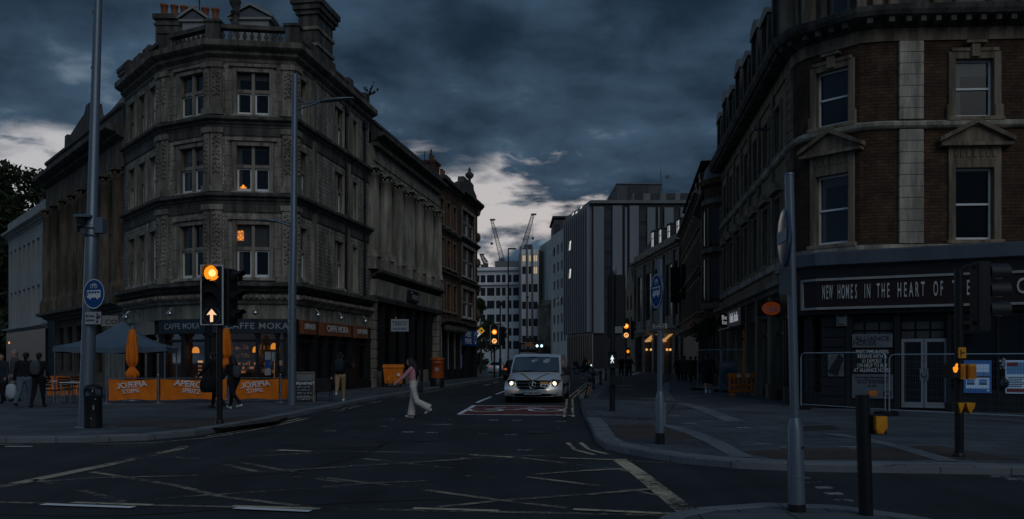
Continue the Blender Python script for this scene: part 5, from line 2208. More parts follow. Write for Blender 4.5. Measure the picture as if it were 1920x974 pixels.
# brown building with the lit mansard next door
K0, K1 = (16.7, 84), (13.66, 61.7)
SK = Seg(K0, K1)
kb = thing('brick_building', 'tall brown brick building with banners between the turret and the pale stone hall', 'building', (15, 73, 0))
w_ = MB()
w_.M = SK.M
ku = [(.8 + i * 2.15, 1.1) for i in range(10)]
kr_ = [(5.2, 7.6), (8.6, 10.6), (11.4, 12.9)]
w_.wall(0, SK.len, 4.0, 13.8, [(u, u + w, a, b) for u, w in ku for a, b in kr_], m=0)
w_.wall(0, SK.len, .1, 4.0, y=.2, m=1)
w_.M = Matrix()
w_.poly([(*K0, 16.0), (*K1, 16.0), (24, 60, 16), (28, 84, 16)], 2)
w_.M = SK.M
w_.quad((0, .2, 13.8), (SK.len, .2, 13.8), (SK.len, 1.6, 16.0), (0, 1.6, 16.0), 2)
w_.quad((SK.len, .2, 4), (SK.len, 8, 4), (SK.len, 8, 16), (SK.len, 1.6, 16.0), 0)
w_.build('wall', [brick_brown, shop_black, slate], kb, True)
for u, w in ku:
    for a, b in kr_:
        win(kb, SK, u, a, w, b - a, 'sash', (stone_warm_trim, timber_dark), glass, surround=(.14, 'plain'))
c = MB()
c.sweep([K0, K1], COR(13.4, .5, .5), 0)
c.sweep([K0, K1], COR(7.9, .3, .3), 0)
c.sweep([K0, K1], COR(3.8, .4, .4), 0)
c.build('cornice', [stone_dark], kb, True)
c = MB()
for i in range(6):
    c.M = SK.M
    u = 1.2 + i * 3.6
    c.bbox(u, u + 1.3, .15, 1.5, 13.85, 15.4, 0, .02)
    c.box(u - .1, u + 1.4, .1, 1.5, 15.4, 15.55, 1)
    c.box(u + .2, u + 1.1, .13, .16, 14.1, 15.2, 2)
c.build('dormers', [brick_brown, lead, glass_blue], kb, True)
for px, py0, py1, lab in ((1264, 503, 568, 'long black vertical banner on the pale stone hall'), (1285, 497, 562, 'long black vertical banner on the brown brick building')):
    yy = 84 if px < 1275 else 78
    c = MB()
    x = PX(px, yy)
    t = thing('banner', lab, 'banner', (x, yy - .6, ZP(py1, yy)))
    h = ZP(py0, yy) - ZP(py1, yy)
    c.bbox(-.5, .5, -.03, .03, 0, h, 0, .01)
    c.build('cloth', [shop_black], t)
    c = MB()
    c.cyl((-.5, 0, h), (1.2, 0, h), .03, n=6)
    c.cyl((-.5, 0, 0), (1.2, 0, 0), .03, n=6)
    c.build('pole', [galv_dark], t)

# pale stone hall with lit restaurant
W0, W1 = (15.25, 106), (16.7, 84.05)
SWh = Seg(W0, W1)
hall_stone = mat('hall_stone', (.24, .225, .19), .88, .45, .8, bump=.3, streak=.35, brick=(1.2, .45, (.19, .175, .15), (.06, .055, .05)))
wb_ = thing('stone_hall', 'pale stone hall with tall window openings and two lit orange awnings', 'building', (16, 95, 0))
w_ = MB()
w_.M = SWh.M
hu = [(1.6, 2.4), (6.2, 2.6), (10.8, 2.6), (15.6, 2.6), (19.2, 1.6)]
w_.wall(0, SWh.len, 4.6, 13.2, [(u, u + w, 6.2, 11.6) for u, w in hu], m=0, depth=.6)
w_.M = Matrix()
w_.poly([(*W0, 13.1), (*W1, 13.1), (30, 84, 13.1), (30, 106, 13.1)], 1)
w_.M = SWh.M
w_.quad((0, 0, 0), (0, 10, 0), (0, 10, 13.2), (0, 0, 13.2), 0)
w_.quad((0, .4, 14.3), (SWh.len, .4, 14.3), (SWh.len, 2.4, 16.9), (0, 2.4, 16.9), 1)
w_.quad((SWh.len, .4, 13), (SWh.len, 8, 13), (SWh.len, 8, 16.9), (SWh.len, 2.4, 16.9), 1)
w_.quad((0, 2.4, 16.9), (SWh.len, 2.4, 16.9), (SWh.len, 9, 16.9), (0, 9, 16.9), 1)
w_.build('wall', [hall_stone, slate], wb_, True)
for u, w in hu:
    win(wb_, SWh, u, 6.2, w, 5.4, 'grid', (hall_stone, timber_dark), glass_blue)
c = MB()
c.sweep([W0, W1], COR(12.8, .7, .7), 0)
c.sweep([W0, W1], [(-.3, 13.501), (.1, 13.501), (.1, 14.3), (-.3, 14.3)], 0)
c.sweep([W0, W1], COR(4.4, .6, .5), 0)
c.build('cornice', [stone_trim], wb_, True)
c = MB()
c.M = SWh.M
for u in (0, 5.2, 9.7, 14.6, 18.9, SWh.len - .8):
    c.bbox(u, u + .8, -.1, .5, .12, 4.4, 0, .02)
    c.bbox(u + .1, u + .6, -.2, .05, 5.0, 12.8, 0, .02)
c.box(0, SWh.len, .5, .55, .1, 4.5, 1)
c.build('shopfront', [hall_stone, shop_black], wb_, True)
for pa, pb in ((1214, 1226), (1240, 1255)):
    c = MB(SWh.M)
    ua, ub = SWh.u(pa), SWh.u(pb)
    z = SWh.z((pa + pb) / 2, 640)
    c.geo([(ua, .45, z + .75), (ub, .45, z + .75), (ub, -.3, z + .1), (ua, -.3, z + .1), (ua, -.3, z - .1), (ub, -.3, z - .1)], [(0, 1, 2, 3), (3, 2, 5, 4)], 0)
    c.build('awning', [warm_awning], wb_, True)
c = MB()
c.M = SWh.M
for px in (1211, 1219, 1225, 1249, 1255):
    u = SWh.u(px)
    z = SWh.z(px, 656)
    c.ball((u, .1, z), .13, m=0)
    c.cyl((u, .1, z + .1), (u, .5, z + .15), .02, n=6, m=1)
c.build('wall_lamp', [warm_soft, black_paint], wb_, True)
for px, ya, yb, on in ((1219, 437, 463, 1), (1233, 432, 456, 1), (1249, 424, 450, 1), (1266, 414, 440, 1), (1283, 402, 428, .5)):
    u = SWh.u(px) if px < 1276 else None
    sg = SWh if px < 1276 else SK
    u = sg.u(px)
    za, zb = sg.z(px, yb), sg.z(px, ya)
    c = MB()
    c.M = sg.M
    c.bbox(u - .62, u + .62, .3, 2.2, za - .25, zb + .12, 0, .02)
    c.box(u - .72, u + .72, .2, 2.3, zb + .122, zb + .25, 0)
    c.box(u - .40, u + .40, .26, .305, za, zb, 1)
    c.box(u - .05, u + .05, .22, .27, za, zb, 2)
    c.box(u - .45, u + .45, .222, .27, za + (zb - za) * .55, za + (zb - za) * .55 + .08, 2)
    c.build('dormer', [slate, sky_lit if on == 1 else glass_blue, timber_dark], wb_ if sg is SWh else kb, True)

# small gabled stone front between hall and tower block
E0, E1 = (14.9, 112), (15.2, 106.2)
SE = Seg(E0, E1)
eb_ = thing('gabled_house', 'narrow stone house with a steep gable squeezed between tower block and pale stone hall', 'building', (15, 109, 0))
w_ = MB()
w_.M = SE.M
w_.wall(0, SE.len, .1, 10.5, [(u, u + 1.0, a, b) for u in (1.0, 3.4) for a, b in ((5, 7), (8, 9.8))], m=0)
w_.geo([(0, 0, 10.5), (SE.len, 0, 10.5), (SE.len / 2, 0, 14), (0, 8, 10.5), (SE.len, 8, 10.5), (SE.len / 2, 8, 14)], [(0, 1, 2)], 0)
w_.geo([(0, 0, 10.5), (SE.len, 0, 10.5), (SE.len / 2, 0, 14), (0, 8, 10.5), (SE.len, 8, 10.5), (SE.len / 2, 8, 14)], [(0, 2, 5, 3), (1, 4, 5, 2)], 1)
w_.quad((0, 0, 0), (0, 8, 0), (0, 8, 10.5), (0, 0, 10.5), 0)
w_.build('wall', [stone_warm, slate], eb_, True)
for u in (1.0, 3.4):
    for a, b in ((5, 7), (8, 9.8)):
        win(eb_, SE, u, a, 1.0, b - a, 'sash', (stone_warm_trim, timber_dark), glass)

# ------------------------------------------------------------------ far blocks: a generic grid of storeys
def block(root, seg, z0, z1, rows, cols, sill, mwall, mpane, depth=.25, y=0.0, lit=(), style='strip', m_t=None):
    """rows [(za,zb)], cols [(u,w)]"""
    w_ = MB()
    w_.M = seg.M
    w_.wall(0, seg.len, z0, z1, [(u, u + w, a, b) for u, w in cols for a, b in rows], y=y, depth=depth, m=0)
    w_.build('wall', [mwall], root, True)
    for j, (a, b) in enumerate(rows):
        for i, (u, w) in enumerate(cols):
            win(root, seg, u, a, w, b - a, style, (mwall, m_t or timber_dark), room_lit if (i, j) in lit else mpane, y=y)


def shell(root, poly, z0, z1, m, mt):
    c = MB()
    c.prism(poly, z0, z1, 0, 1, False)
    c.build('structure', [m, mt], root, True)


# white office block straight ahead
O0, O1, O2 = (1.69, 180.2), (5.62, 180), (9.2, 190)
ob_ = thing('office_block', 'white six storey office block with lit top windows straight ahead', 'building', (5, 185, 0))
SO1, SO2 = Seg(O0, O1), Seg(O1, O2)
zr = lambda ys: [(ZP(b, 180), ZP(a, 180)) for a, b in ys]
orow = zr([(478, 491), (500, 514), (533, 548), (566, 580), (598, 612), (630, 642)])
block(ob_, SO1, .1, ZP(468, 180), orow, [(SO1.u(979), SO1.u(986) - SO1.u(979)), (SO1.u(991), SO1.u(996) - SO1.u(991)), (SO1.u(1000), SO1.u(1008) - SO1.u(1000))], .9, conc_white, glass_far, lit={(0, 0), (1, 0), (2, 0), (2, 1)})
shell(ob_, [O1, O2, (6, 196), (1.5, 192), (O0[0], O0[1] + .6), (O1[0], O1[1] + .6)], .1, ZP(468, 180) - .05, brick_grey, conc_dark)
c = MB()
c.M = SO1.M
for px in (976, 988, 998):
    u = SO1.u(px)
    c.box(u - .2, u + .2, -.25, .1, .1, ZP(462, 180), 0)
c.M = Matrix()
c.box(2.6, 4.4, 182, 185, 24, 26.2, 1)
c.build('piers', [conc_grey, conc_dark], ob_, True)
c = MB()
c.M = SO1.M
c.box(-.2, SO1.len + 4, -1.6, 1, 0.1, 5.2, 0)
c.box(.3, SO1.len + 3.5, -1.7, -1.59, 3.8, 4.8, 1)
c.build('podium', [shop_black, conc_grey], ob_, True)

V0, V1 = (-9.5, 193), (1.6, 191)
wo_ = thing('office_block', 'wider white office block with ribbon windows, stepping up behind the tall thin lamp', 'building', (-3, 195, 0))
SV = Seg(V0, V1)
zv = lambda ys: [(ZP(b, 192), ZP(a, 192)) for a, b in ys]
vrow = zv([(516, 530), (540, 555), (564, 579), (590, 604), (616, 630), (640, 655)])
vcol = [(SV.u(a), SV.u(b) - SV.u(a)) for a, b in ((886, 899), (901, 910), (913, 927), (930, 938), (941, 948), (952, 959), (962, 974))]
block(wo_, SV, .1, ZP(502, 192), vrow, vcol, .9, conc_white, glass_far)
shell(wo_, [(V0[0], V0[1] + .5), (V1[0], V1[1] + .5), (1.6, 205), (-9, 207)], .1, ZP(502, 192) - .1, conc_white, conc_dark)
c = MB()
c.box(PX(928, 196), PX(975, 196), 196, 204, 20, ZP(490, 196), 0)
c.box(PX(896, 200), PX(927, 200), 200, 206, 20, ZP(501, 200), 0)
c.box(PX(901, 203), PX(911, 203), 203, 206, 20, ZP(496, 203), 1)
c.build('penthouse', [conc_grey, conc_dark], wo_, True)
c = MB()
c.M = SV.M
for z in (ZP(508, 192), ZP(535, 192)):
    c.box(-.2, SV.len, -.5, .05, z, z + .45, 0)
c.build('ledges', [conc_white], wo_, True)
ct = thing('church_front', 'small grey stone gable with an arched doorway at the foot of the white office block', 'building', (PX(1024, 174), 174, 0))
c = MB()
hw = 1.45
c.box(-hw, hw, 0, 5, 0, 12.5, 0)
c.box(-hw - .2, hw + .2, -.2, 5.2, 12.5, 13.0, 0)
c.box(-hw - .1, hw + .1, -.1, .02, 7.2, 7.5, 0)
for i in range(6):
    c.box(-hw + i * .52, -hw + .3 + i * .52, -.2, .6, 13.0, 13.8, 0)
c.build('tower', [hall_stone], ct)
c = MB()
n = 12
for rr_, y_, mm in ((1.2, -.1, 0), (.85, -.2, 1)):
    pts = [(rr_, .1)] + [(rr_ * math.cos(PI * k / n), 3.2 + rr_ * 1.25 * math.sin(PI * k / n)) for k in range(n + 1)] + [(-rr_, .1)]
    c.geo([(x, y_, z) for x, z in pts] + [(x, 0, z) for x, z in pts], [tuple(range(len(pts)))] + [(i, i + 1, len(pts) + i + 1, len(pts) + i) for i in range(len(pts) - 1)], mm)
c.build('doorway', [brick_brown, shop_black], ct)

# cream flats and the dark glass rear part
F0, F1 = (8.0, 172), (10.3, 158.5)
SFt = Seg(F0, F1)
fb_ = thing('cream_flats', 'cream rendered apartment block with open casements, against the finned tower block', 'building', (9, 166, 0))
frow = [(3.4 * i + 5.2, 3.4 * i + 7.0) for i in range(6)]
block(fb_, SFt, .1, 26.5, frow, [(1.5, 1.6), (5.0, 1.4), (8.3, 1.4), (11, 1.3)], .9, cream_render, glass_far, lit={})
FA0 = (PX(1035.5, 171), 172.3)
SFa = Seg(FA0, F0)
block(fb_, SFa, .1, 25.5, frow, [(.1, SFa.len - .2)], .9, cream_render, glass_far)
shell(fb_, [(FA0[0], 172.9), (8.3, 172.6), (10.6, 159), (18, 165), (14, 185), (6, 185)], .1, 26.2, cream_render, conc_dark)
c = MB()
c.box(PX(1039, 176), PX(1075, 176), 176, 190, 26, ZP(412, 176), 0)
c.box(PX(1036, 175.5), PX(1078, 175.5), 175.5, 190, ZP(408, 175.5), ZP(405, 175.5), 1)
c.box(PX(1040, 175.8), PX(1050, 175.8), 175.9, 176.05, 27, 29.5, 2)
c.build('penthouse', [conc_dark, conc_dark, glass_far], fb_, True)
c = MB()
c.M = SFt.M
for u, z in ((8.4, 12.4), (1.6, 22.6)):
    c.geo([(u, 0, z + 1.4), (u + 1.2, 0, z + 1.4), (u + 1.2, -.9, z + .3), (u, -.9, z + .3), (u, .0, z + 1.34), (u + 1.2, .0, z + 1.34), (u + 1.2, -.9, z + .24), (u, -.9, z + .24)], [(0, 1, 2, 3), (7, 6, 5, 4), (0, 4, 5, 1), (2, 6, 7, 3)], 0)
c.build('open_casement', [timber_white], fb_, True)

# finned tower block
D0, D1, D2 = (10.35, 158), (13.4, 141), (36, 141)
db = thing('tower_block', 'dark modern tower block with pale vertical fins and a stepped roof', 'building', (16, 148, 0))
SD1, SD2 = Seg(D0, D1), Seg(D1, D2)
zt = 27.9
c = MB()
c.M = SD1.M
c.box(0, SD1.len, 0, .3, 5.8, zt, 1)
for i in range(12):
    u = i * SD1.len / 11.6
    c.box(u, u + .42, -.9, .0, 6.2, zt - .6, 0)
c.M = SD2.M
c.box(0, SD2.len, 0, .3, 5.8, zt, 1)
for pa, pb in ((1112.5, 1132), (1148, 1166), (1171, 1175), (1180, 1197), (1213, 1228), (1233, 1236), (1245, 1262), (1275, 1292), (1300, 1312)):
    c.box(SD2.u(pa), SD2.u(pb), -.45, .0, 6.0, zt - .9 - .3 * (pa % 2), 0)
c.build('fins', [clad_light, clad_dark], db, True)
c = MB()
c.M = SD1.M
c.box(0, SD1.len, .0, .4, .1, 5.8, 0)
for i in range(14):
    u = i * SD1.len / 14
    c.box(u, u + .15, -.12, .02, .1, 5.8, 1)
c.M = SD2.M
c.box(0, SD2.len, .0, .4, .1, 5.8, 1)
c.build('ground_floor', [glass_far, clad_dark], db, True)
shell(db, [(D0[0] + .5, D0[1] + .2), (D1[0] + .3, D1[1] + .5), (D2[0], D2[1] + .5), (36, 165), (14, 172)], .1, zt - .02, clad_dark, conc_dark)
c = MB()
c.sweep([D0, D1, D2], [(-.2, zt - .5), (.5, zt - .5), (.5, zt), (-.2, zt)], 0)
yy = 146
c.box(PX(1130, yy), PX(1200, yy), yy, 165, zt, ZP(378, yy), 0)
c.box(PX(1185, yy), PX(1330, yy), yy - 1, 165, zt, ZP(365, yy), 0)
yy = 150
c.box(PX(1157, yy), PX(1241, yy), yy, 165, zt, ZP(346, yy), 1)
c.box(PX(1156, yy), PX(1242, yy), yy - .2, 165, ZP(346, yy), ZP(344, yy), 0)
for a, b in ((1190, 1206), (1220, 1238), (1250, 1266), (1276, 1300)):
    c.box(PX(a, 145), PX(b, 145), 144.9, 145.1, zt + .6, zt + 2.0, 2)
for a, b in ((1178, 1196), (1200, 1216)):
    c.box(PX(a, 149.9), PX(b, 149.9), 149.85, 150.1, zt + 2.2, zt + 4.2, 2)
c.build('roof_storeys', [conc_grey, conc_dark, glass_far], db, True)
for i in range(8):
    for x, w in ((SD2.u(1133), 1.2), (SD2.u(1198), 1.2), (SD2.u(1263), 1.0)):
        c = MB(SD2.M)
        c.box(x, x + w, -.05, .0, 7 + i * 2.5, 8.8 + i * 2.5, 0)
        c.build('window', [glass_far], db, True)
for u, z in ((4.6, 21.2), (4.6, 16.2), (9.2, 27.0), (12.4, 27.3), (6.8, 27.1)):
    c = MB(SD1.M)
    h = 1.6 if z < 26 else .35
    q = [(u, -1.0, z), (u + .9, -1.0, z), (u + 1.3, -.95, z + h), (u + .4, -.95, z + h)]
    c.geo(q + [(a, b + .05, d) for a, b, d in q], [(0, 1, 2, 3), (7, 6, 5, 4), (0, 4, 5, 1), (2, 6, 7, 3)], 0)
    c.build('open_casement', [sky_lit], db, True)  # tilted panes glow on their own in place of reflected sky
t = thing('roof_mast', 'thin radio mast with a dish on the tower block roof', 'mast', (PX(1239, 152), 152, ZP(345, 152)))
c = MB()
c.cyl((0, 0, 0), (0, 0, 2.9), .09, .04, 6)
c.cyl((0, 0, 1.2), (1.2, 0, 1.2), .04, n=5)
c.disc(T((1.2, 0, 1.2)), .35, .35, .1, 10)
c.build('pole', [galv_dark], t)
t = thing('aerial', 'small television aerial beside the mast on the tower block roof', 'aerial', (PX(1264, 147), 147, ZP(365, 147)))
c = MB()
c.cyl((0, 0, 0), (0, 0, .8), .04, n=5)
c.cyl((-1, 0, .6), (1, 0, .65), .035, n=5)
for i in range(5):
    c.cyl((-.8 + i * .4, 0, .4), (-.8 + i * .4, 0, .85), .03, n=5)
c.build('antenna', [galv_dark], t)
t = thing('aerial', 'television aerial on the parapet of the columned building', 'aerial', (PX(796, 56.5), 56.5, 14.4))
c = MB()
c.cyl((0, 0, 0), (0, 0, 1.0), .025, n=5)
c.cyl((-.55, 0, .95), (.6, 0, .97), .02, n=5)
c.cyl((.1, 0, .2), (.65, 0, .2), .02, n=5)
for i in range(7):
    c.cyl((-.5 + i * .16, -.15, .96), (-.5 + i * .16, .15, .96), .012, n=4)
c.build('antenna', [black_paint], t)
t = thing('aerial', 'bare aerial pole behind the clay chimney pots of the cafe corner', 'aerial', (PX(374, 43), 43, 16.0))
c = MB()
c.cyl((0, 0, -1), (0, 0, 4.0), .035, n=6)
c.build('pole', [black_paint], t)

# ------------------------------------------------------------------ tower cranes far off
def crane(label, pts, yy, w=1.1, hook=None, band_=None):
    (xa, ya), (xb, yb) = pts
    A = V(PX(xa, yy), yy, ZP(ya, yy))
    B = V(PX(xb, yy), yy, ZP(yb, yy))
    t = thing('tower_crane', label, 'crane', (A.x, A.y, 0), group=None)
    o = t.location
    c = MB()
    d = (B - A)
    L = d.length
    d.normalize()
    s_ = d.cross(V(0, 1, 0)).normalized()
    n = 16
    ch_ = [(s_ * w * .5, V(0, -w * .5, 0)), (s_ * w * .5, V(0, w * .5, 0)), (-s_ * w * .5, V(0, 0, 0))]
    for a, b in ch_:
        c.cyl(A - o + a + b, B - o + (a + b) * .5, .14, n=5)
    for i in range(n):
        k0, k1 = i / n, (i + 1) / n
        f0, f1 = 1 - .5 * k0, 1 - .5 * k1
        p0, p1 = A + d * L * k0 - o, A + d * L * k1 - o
        c.cyl(p0 + s_ * w * .5 * f0, p1 - s_ * w * .5 * f1, .09, n=4)
        c.cyl(p0 - s_ * w * .5 * f0, p1 + s_ * w * .5 * f1, .09, n=4)
    c.build('jib', [galv_dark], t)
    c = MB()
    for a in (-.7, .7):
        for b in (-.7, .7):
            c.cyl((a, b, 0), (a, b, A.z), .14, n=4)
    for i in range(int(A.z / 2.2)):
        z = i * 2.2
        c.cyl((-.7, -.7, z), (.7, -.7, z + 2.2), .08, n=4)
        c.cyl((.7, -.7, z), (-.7, -.7, z + 2.2), .08, n=4)
    c.box(-1.2, 1.2, -1, 1, A.z - 2, A.z)
    c.build('mast', [galv_dark], t)
    c = MB()
    c.cyl(B - o, B - o - V(0, 0, 10), .05, n=4)
    c.ball(B - o - V(0, 0, 10.5), .6)
    c.box(B.x - o.x - .8, B.x - o.x + 1.6, -.4, .4, B.z - .2, B.z + .5)
    c.build('hook', [galv_dark], t)
    return t


crane('luffing crane jib leaning towards the old brick facades against bright sky', ((941, 485), (922, 413)), 380, 2.0)
crane('luffing crane jib rising above the lit white office block', ((981, 467), (999, 403)), 380, 2.2)
crane('faint small crane jib low behind the stone bay corner', ((911, 494), (902, 478)), 420, 2.6)
# ================================================================== street furniture
def arrow_up(mb, x, y, z, s, m):
    mb.geo([(x - .13 * s, y, z - .55 * s), (x + .13 * s, y, z - .55 * s), (x + .13 * s, y, z + .1 * s), (x - .13 * s, y, z + .1 * s)], [(0, 1, 2, 3)], m)
    mb.geo([(x - .45 * s, y, z + .05 * s), (x - .13 * s, y, z + .103 * s), (x + .13 * s, y, z + .103 * s), (x + .45 * s, y, z + .05 * s), (x, y, z + .6 * s)], [(0, 1, 2, 3, 4)], m)


def hooded_lens(mb, x, y, z, r, m_lens, m_black, hood=.2):
    mb.disc(T((x, y, z)), r, r, .02, 18, m_lens)
    k = 12
    a = []
    for i in range(k + 1):
        t_ = RAD(-25) + (PI + RAD(50)) * i / k
        a.append((x + r * 1.08 * math.cos(t_), z + r * 1.08 * math.sin(t_)))
    vs_ = [(q[0], y, q[1]) for q in a] + [(q[0] * .97 + x * .03, y - hood * (1 if 2 < i < k - 2 else .55), q[1]) for i, q in enumerate(a)]
    mb.geo(vs_, [(i, i + 1, k + 2 + i, k + 1 + i) for i in range(k)], m_black, True)


def signal_head(t, M, w, h, lit, arrow=None, board=True, hood=.16):
    """lit: list of (fraction of height, material or None); one head = one part with lens sub-parts"""
    c = MB(M)
    c.bbox(-w / 2 + .02, w / 2 - .02, .0, .16, .02, h - .02, 0, .02)
    if board:
        e = .032
        c.box(-w / 2, w / 2, .03, .05, 0, h, 0)
        c.box(-w / 2, -w / 2 + e, .0, .029, 0, h, 1)
        c.box(w / 2 - e, w / 2, .0, .029, 0, h, 1)
        c.box(-w / 2 + e, w / 2 - e, .001, .029, 0, e, 1)
        c.box(-w / 2 + e, w / 2 - e, .001, .029, h - e, h, 1)
    hd = c.build('signal_head', [black_paint, mat('signal_border', (.52, .54, .56), .6, .1, 5)], t)
    r = min(w * .33, h * .13)
    for fz, mm in lit:
        c = MB(M)
        z = h * fz
        hooded_lens(c, 0, -.02, z, r, 1 if mm else 0, 0, hood)
        c.build('lens', [shop_black, mm or shop_black], hd)
    if arrow:
        fz, kind, mm = arrow
        c = MB(M)
        z = h * fz
        if kind == 'up':
            n = 22
            R1_, R2_ = r * 1.15, r * 1.05
            for i in range(n):
                a0, a1 = 2 * PI * i / n, 2 * PI * (i + 1) / n
                c.quad((R1_ * math.cos(a0), -.012, z + R1_ * math.sin(a0)), (R1_ * math.cos(a1), -.012, z + R1_ * math.sin(a1)), (R2_ * math.cos(a1), -.012, z + R2_ * math.sin(a1)), (R2_ * math.cos(a0), -.012, z + R2_ * math.sin(a0)), 1)
            arrow_up(c, 0, -.014, z, r * 1.5, 0)
        else:
            c.disc(T((0, -.03, z)), r, r, .02, 18, 0)
            c.tube([(-r * .35, -.035, z - r * .5), (-r * .35, -.035, z + r * .05), (-r * .1, -.035, z + r * .25), (r * .3, -.035, z + r * .25)], r * .13, 6, 2)
            c.geo([(r * .2, -.04, z - r * .05), (r * .65, -.04, z + r * .25), (r * .2, -.04, z + r * .6)], [(0, 1, 2)], 2)
        c.build('arrow_lens', [mm, galv_dark, shop_black], hd)
    return hd


# -- the near left signal with amber and arrow lit
y0 = 19.7
t = thing('traffic_signal', 'large black traffic signal with white border, amber lamp and upward arrow lit, before the cafe', 'traffic light', (PX(409, y0), y0, PAVE), 0, 'traffic signals at the junction')
bz = ZP(610, y0) - PAVE
c = MB()
c.cyl((0, .1, 0), (0, .1, bz + 1.3), .068, n=14)
c.lathe([(.1, 0), (.1, .04), (.075, .09)], (0, .1, 0), 14)
c.build('post', [black_paint], t)
signal_head(t, T((PX(398.5, y0) - PX(409, y0), -.05, bz)), .53, 1.39, [(.86, amber_lit), (.61, None), (.40, None)], (.155, 'up', arrow_soft), True, .2)
hd2 = signal_head(t, T((PX(441, y0) - PX(409, y0) - .12, .22, bz - .02)) @ RZ(RAD(72)), .42, 1.36, [(.84, None), (.5, None), (.18, None)], None, False, .26)
c = MB()
c.ball((PX(400, y0) - PX(409, y0) + .0, -.08, bz + 1.39 * .86), .085, .02, .085, m=0)
c.build('bulb_glow', [amber_hot], t)
c = MB()
c.cyl((-.12, .1, bz + .2), (.3, .25, bz + .2), .03, n=6)
c.cyl((-.12, .1, bz + 1.1), (.3, .25, bz + 1.1), .03, n=6)
c.build('bracket', [black_paint], t)

# -- two smaller lit ones down the street
for px, yb, yy, lab, side in ((926, 646, 68, 'distant traffic signal with amber lamp and turn arrow lit, beyond the pillar box', -1), (1173, 635, 72, 'distant traffic signal with amber lamp and turn arrow lit, beside two people in black', 1)):
    t = thing('traffic_signal', lab, 'traffic light', (PX(px + 1, yy), yy, PAVE), 0, 'traffic signals at the junction')
    bz = ZP(yb, yy) - PAVE
    h = 36 / 1600 * yy
    c = MB()
    c.cyl((0, .15, 0), (0, .15, bz + h), .075, n=10)
    c.build('post', [black_paint], t)
    signal_head(t, T((0, -.06, bz)), .68, h, [(.64, amber_lit), (.9, None)], (.17, 'turn', amber_soft), True, .12)
    c = MB()
    c.ball((0, -.2, bz + h * .64), .10, .03, .10)
    c.build('bulb_glow', [amber_hot], t)
    signal_head(t, T((.62 if side > 0 else .75, .2, bz - .1)) @ RZ(RAD(60)), .5, h, [(.8, None), (.5, None)], None, False, .2)
    if side > 0:
        c = MB()
        c.bbox(-.02, .3, -.14, .1, ZP(668, yy) - PAVE, ZP(652, yy) - PAVE, 0, .03)
        c.ball((.14, -.15, ZP(659.5, yy) - PAVE), .12, .03, .14, m=1)
        c.build('pedestrian_lamp', [black_paint, amber_lit], t)
t = thing('traffic_signal', 'far pair of small traffic lamps glowing blue white over the van roof', 'traffic light', (PX(1011, 140), 140, 0), 0, 'traffic signals at the junction')
c = MB()
for px in (1007, 1015.5):
    x = PX(px, 140) - PX(1011, 140)
    c.cyl((x, 0, 0), (x, 0, 4.6), .07, n=6)
    c.bbox(x - .3, x + .3, -.15, .1, ZP(657, 140), ZP(638, 140), 0, .04)
c.build('post', [black_paint], t)
for px in (1007, 1015.5):
    c = MB()
    x = PX(px, 140) - PX(1011, 140)
    c.ball((x, -.17, ZP(649, 140)), .2, .03, .22)
    c.build('lens', [bluewhite_lit], t)

# -- tall black signal post on the island with a lit green man unit
y0 = 23.7
t = thing('traffic_signal', 'tall black signal post seen from behind with a small lit walking man, on the island', 'traffic light', (PX(1148, y0), y0, PAVE), 0, 'traffic signals at the junction')
hz = ZP(515, y0) - PAVE
c = MB()
c.cyl((0, 0, 0), (0, 0, hz), .078, n=14)
c.ball((0, 0, hz), .06, .06, .12)
c.build('post', [black_paint], t)
c = MB()
c.bbox(-.13, .05, .04, .2, 2.1, hz - .02, 0, .02)
c.bbox(.06, .36, -.1, .16, ZP(612, y0) - PAVE, hz - .02, 0, .03)
for k in range(3):
    zc = ZP(612, y0) - PAVE + .25 + k * .48
    c.lathe([(.15, 0), (.15, .2)], (0, 0, 0), 4) if False else None
    c.cyl((.2, .16, zc), (.2, .42, zc), .15, n=12)
for x in (.1, .34):
    c.cyl((x, 0, hz - .02), (x, 0, hz + .18), .02, .005, 6)
c.build('signal_head', [black_paint], t)
c = MB()
zc = ZP(674, y0) - PAVE
c.bbox(-.14, .10, -.24, -.08, zc - .24, zc + .22, 0, .02)
c.box(-.15, .11, -.36, -.24, zc + .2, zc + .22, 0)
c.build('pedestrian_lamp', [black_paint], t)
c = MB()
x = -.03
yq = -.246
c.ball((x, yq, zc + .115), .026, .006, .03, m=0)
c.geo([(x - .03, yq, zc + .08), (x + .03, yq, zc + .08), (x + .025, yq, zc - .03), (x - .025, yq, zc - .03)], [(0, 1, 2, 3)])
for a, b in (((x - .01, zc - .03), (x - .055, zc - .15)), ((x + .01, zc - .03), (x + .05, zc - .14)), ((x - .025, zc + .07), (x - .06, zc - .01)), ((x + .025, zc + .07), (x + .06, zc + .0))):
    c.tube([(a[0], yq, a[1]), (b[0], yq, b[1])], .013, 5)
wm_ = c.build('walking_man', [white_lit], t)
wm_.scale = (.72, 1, .72)
wm_.location = (x * .28, 0, zc * .28)
c = MB()
zc = ZP(714, y0) - PAVE
c.bbox(-.06, .24, -.2, .12, zc - .12, zc + .12, 0, .02)
c.build('push_button', [black_paint], t)

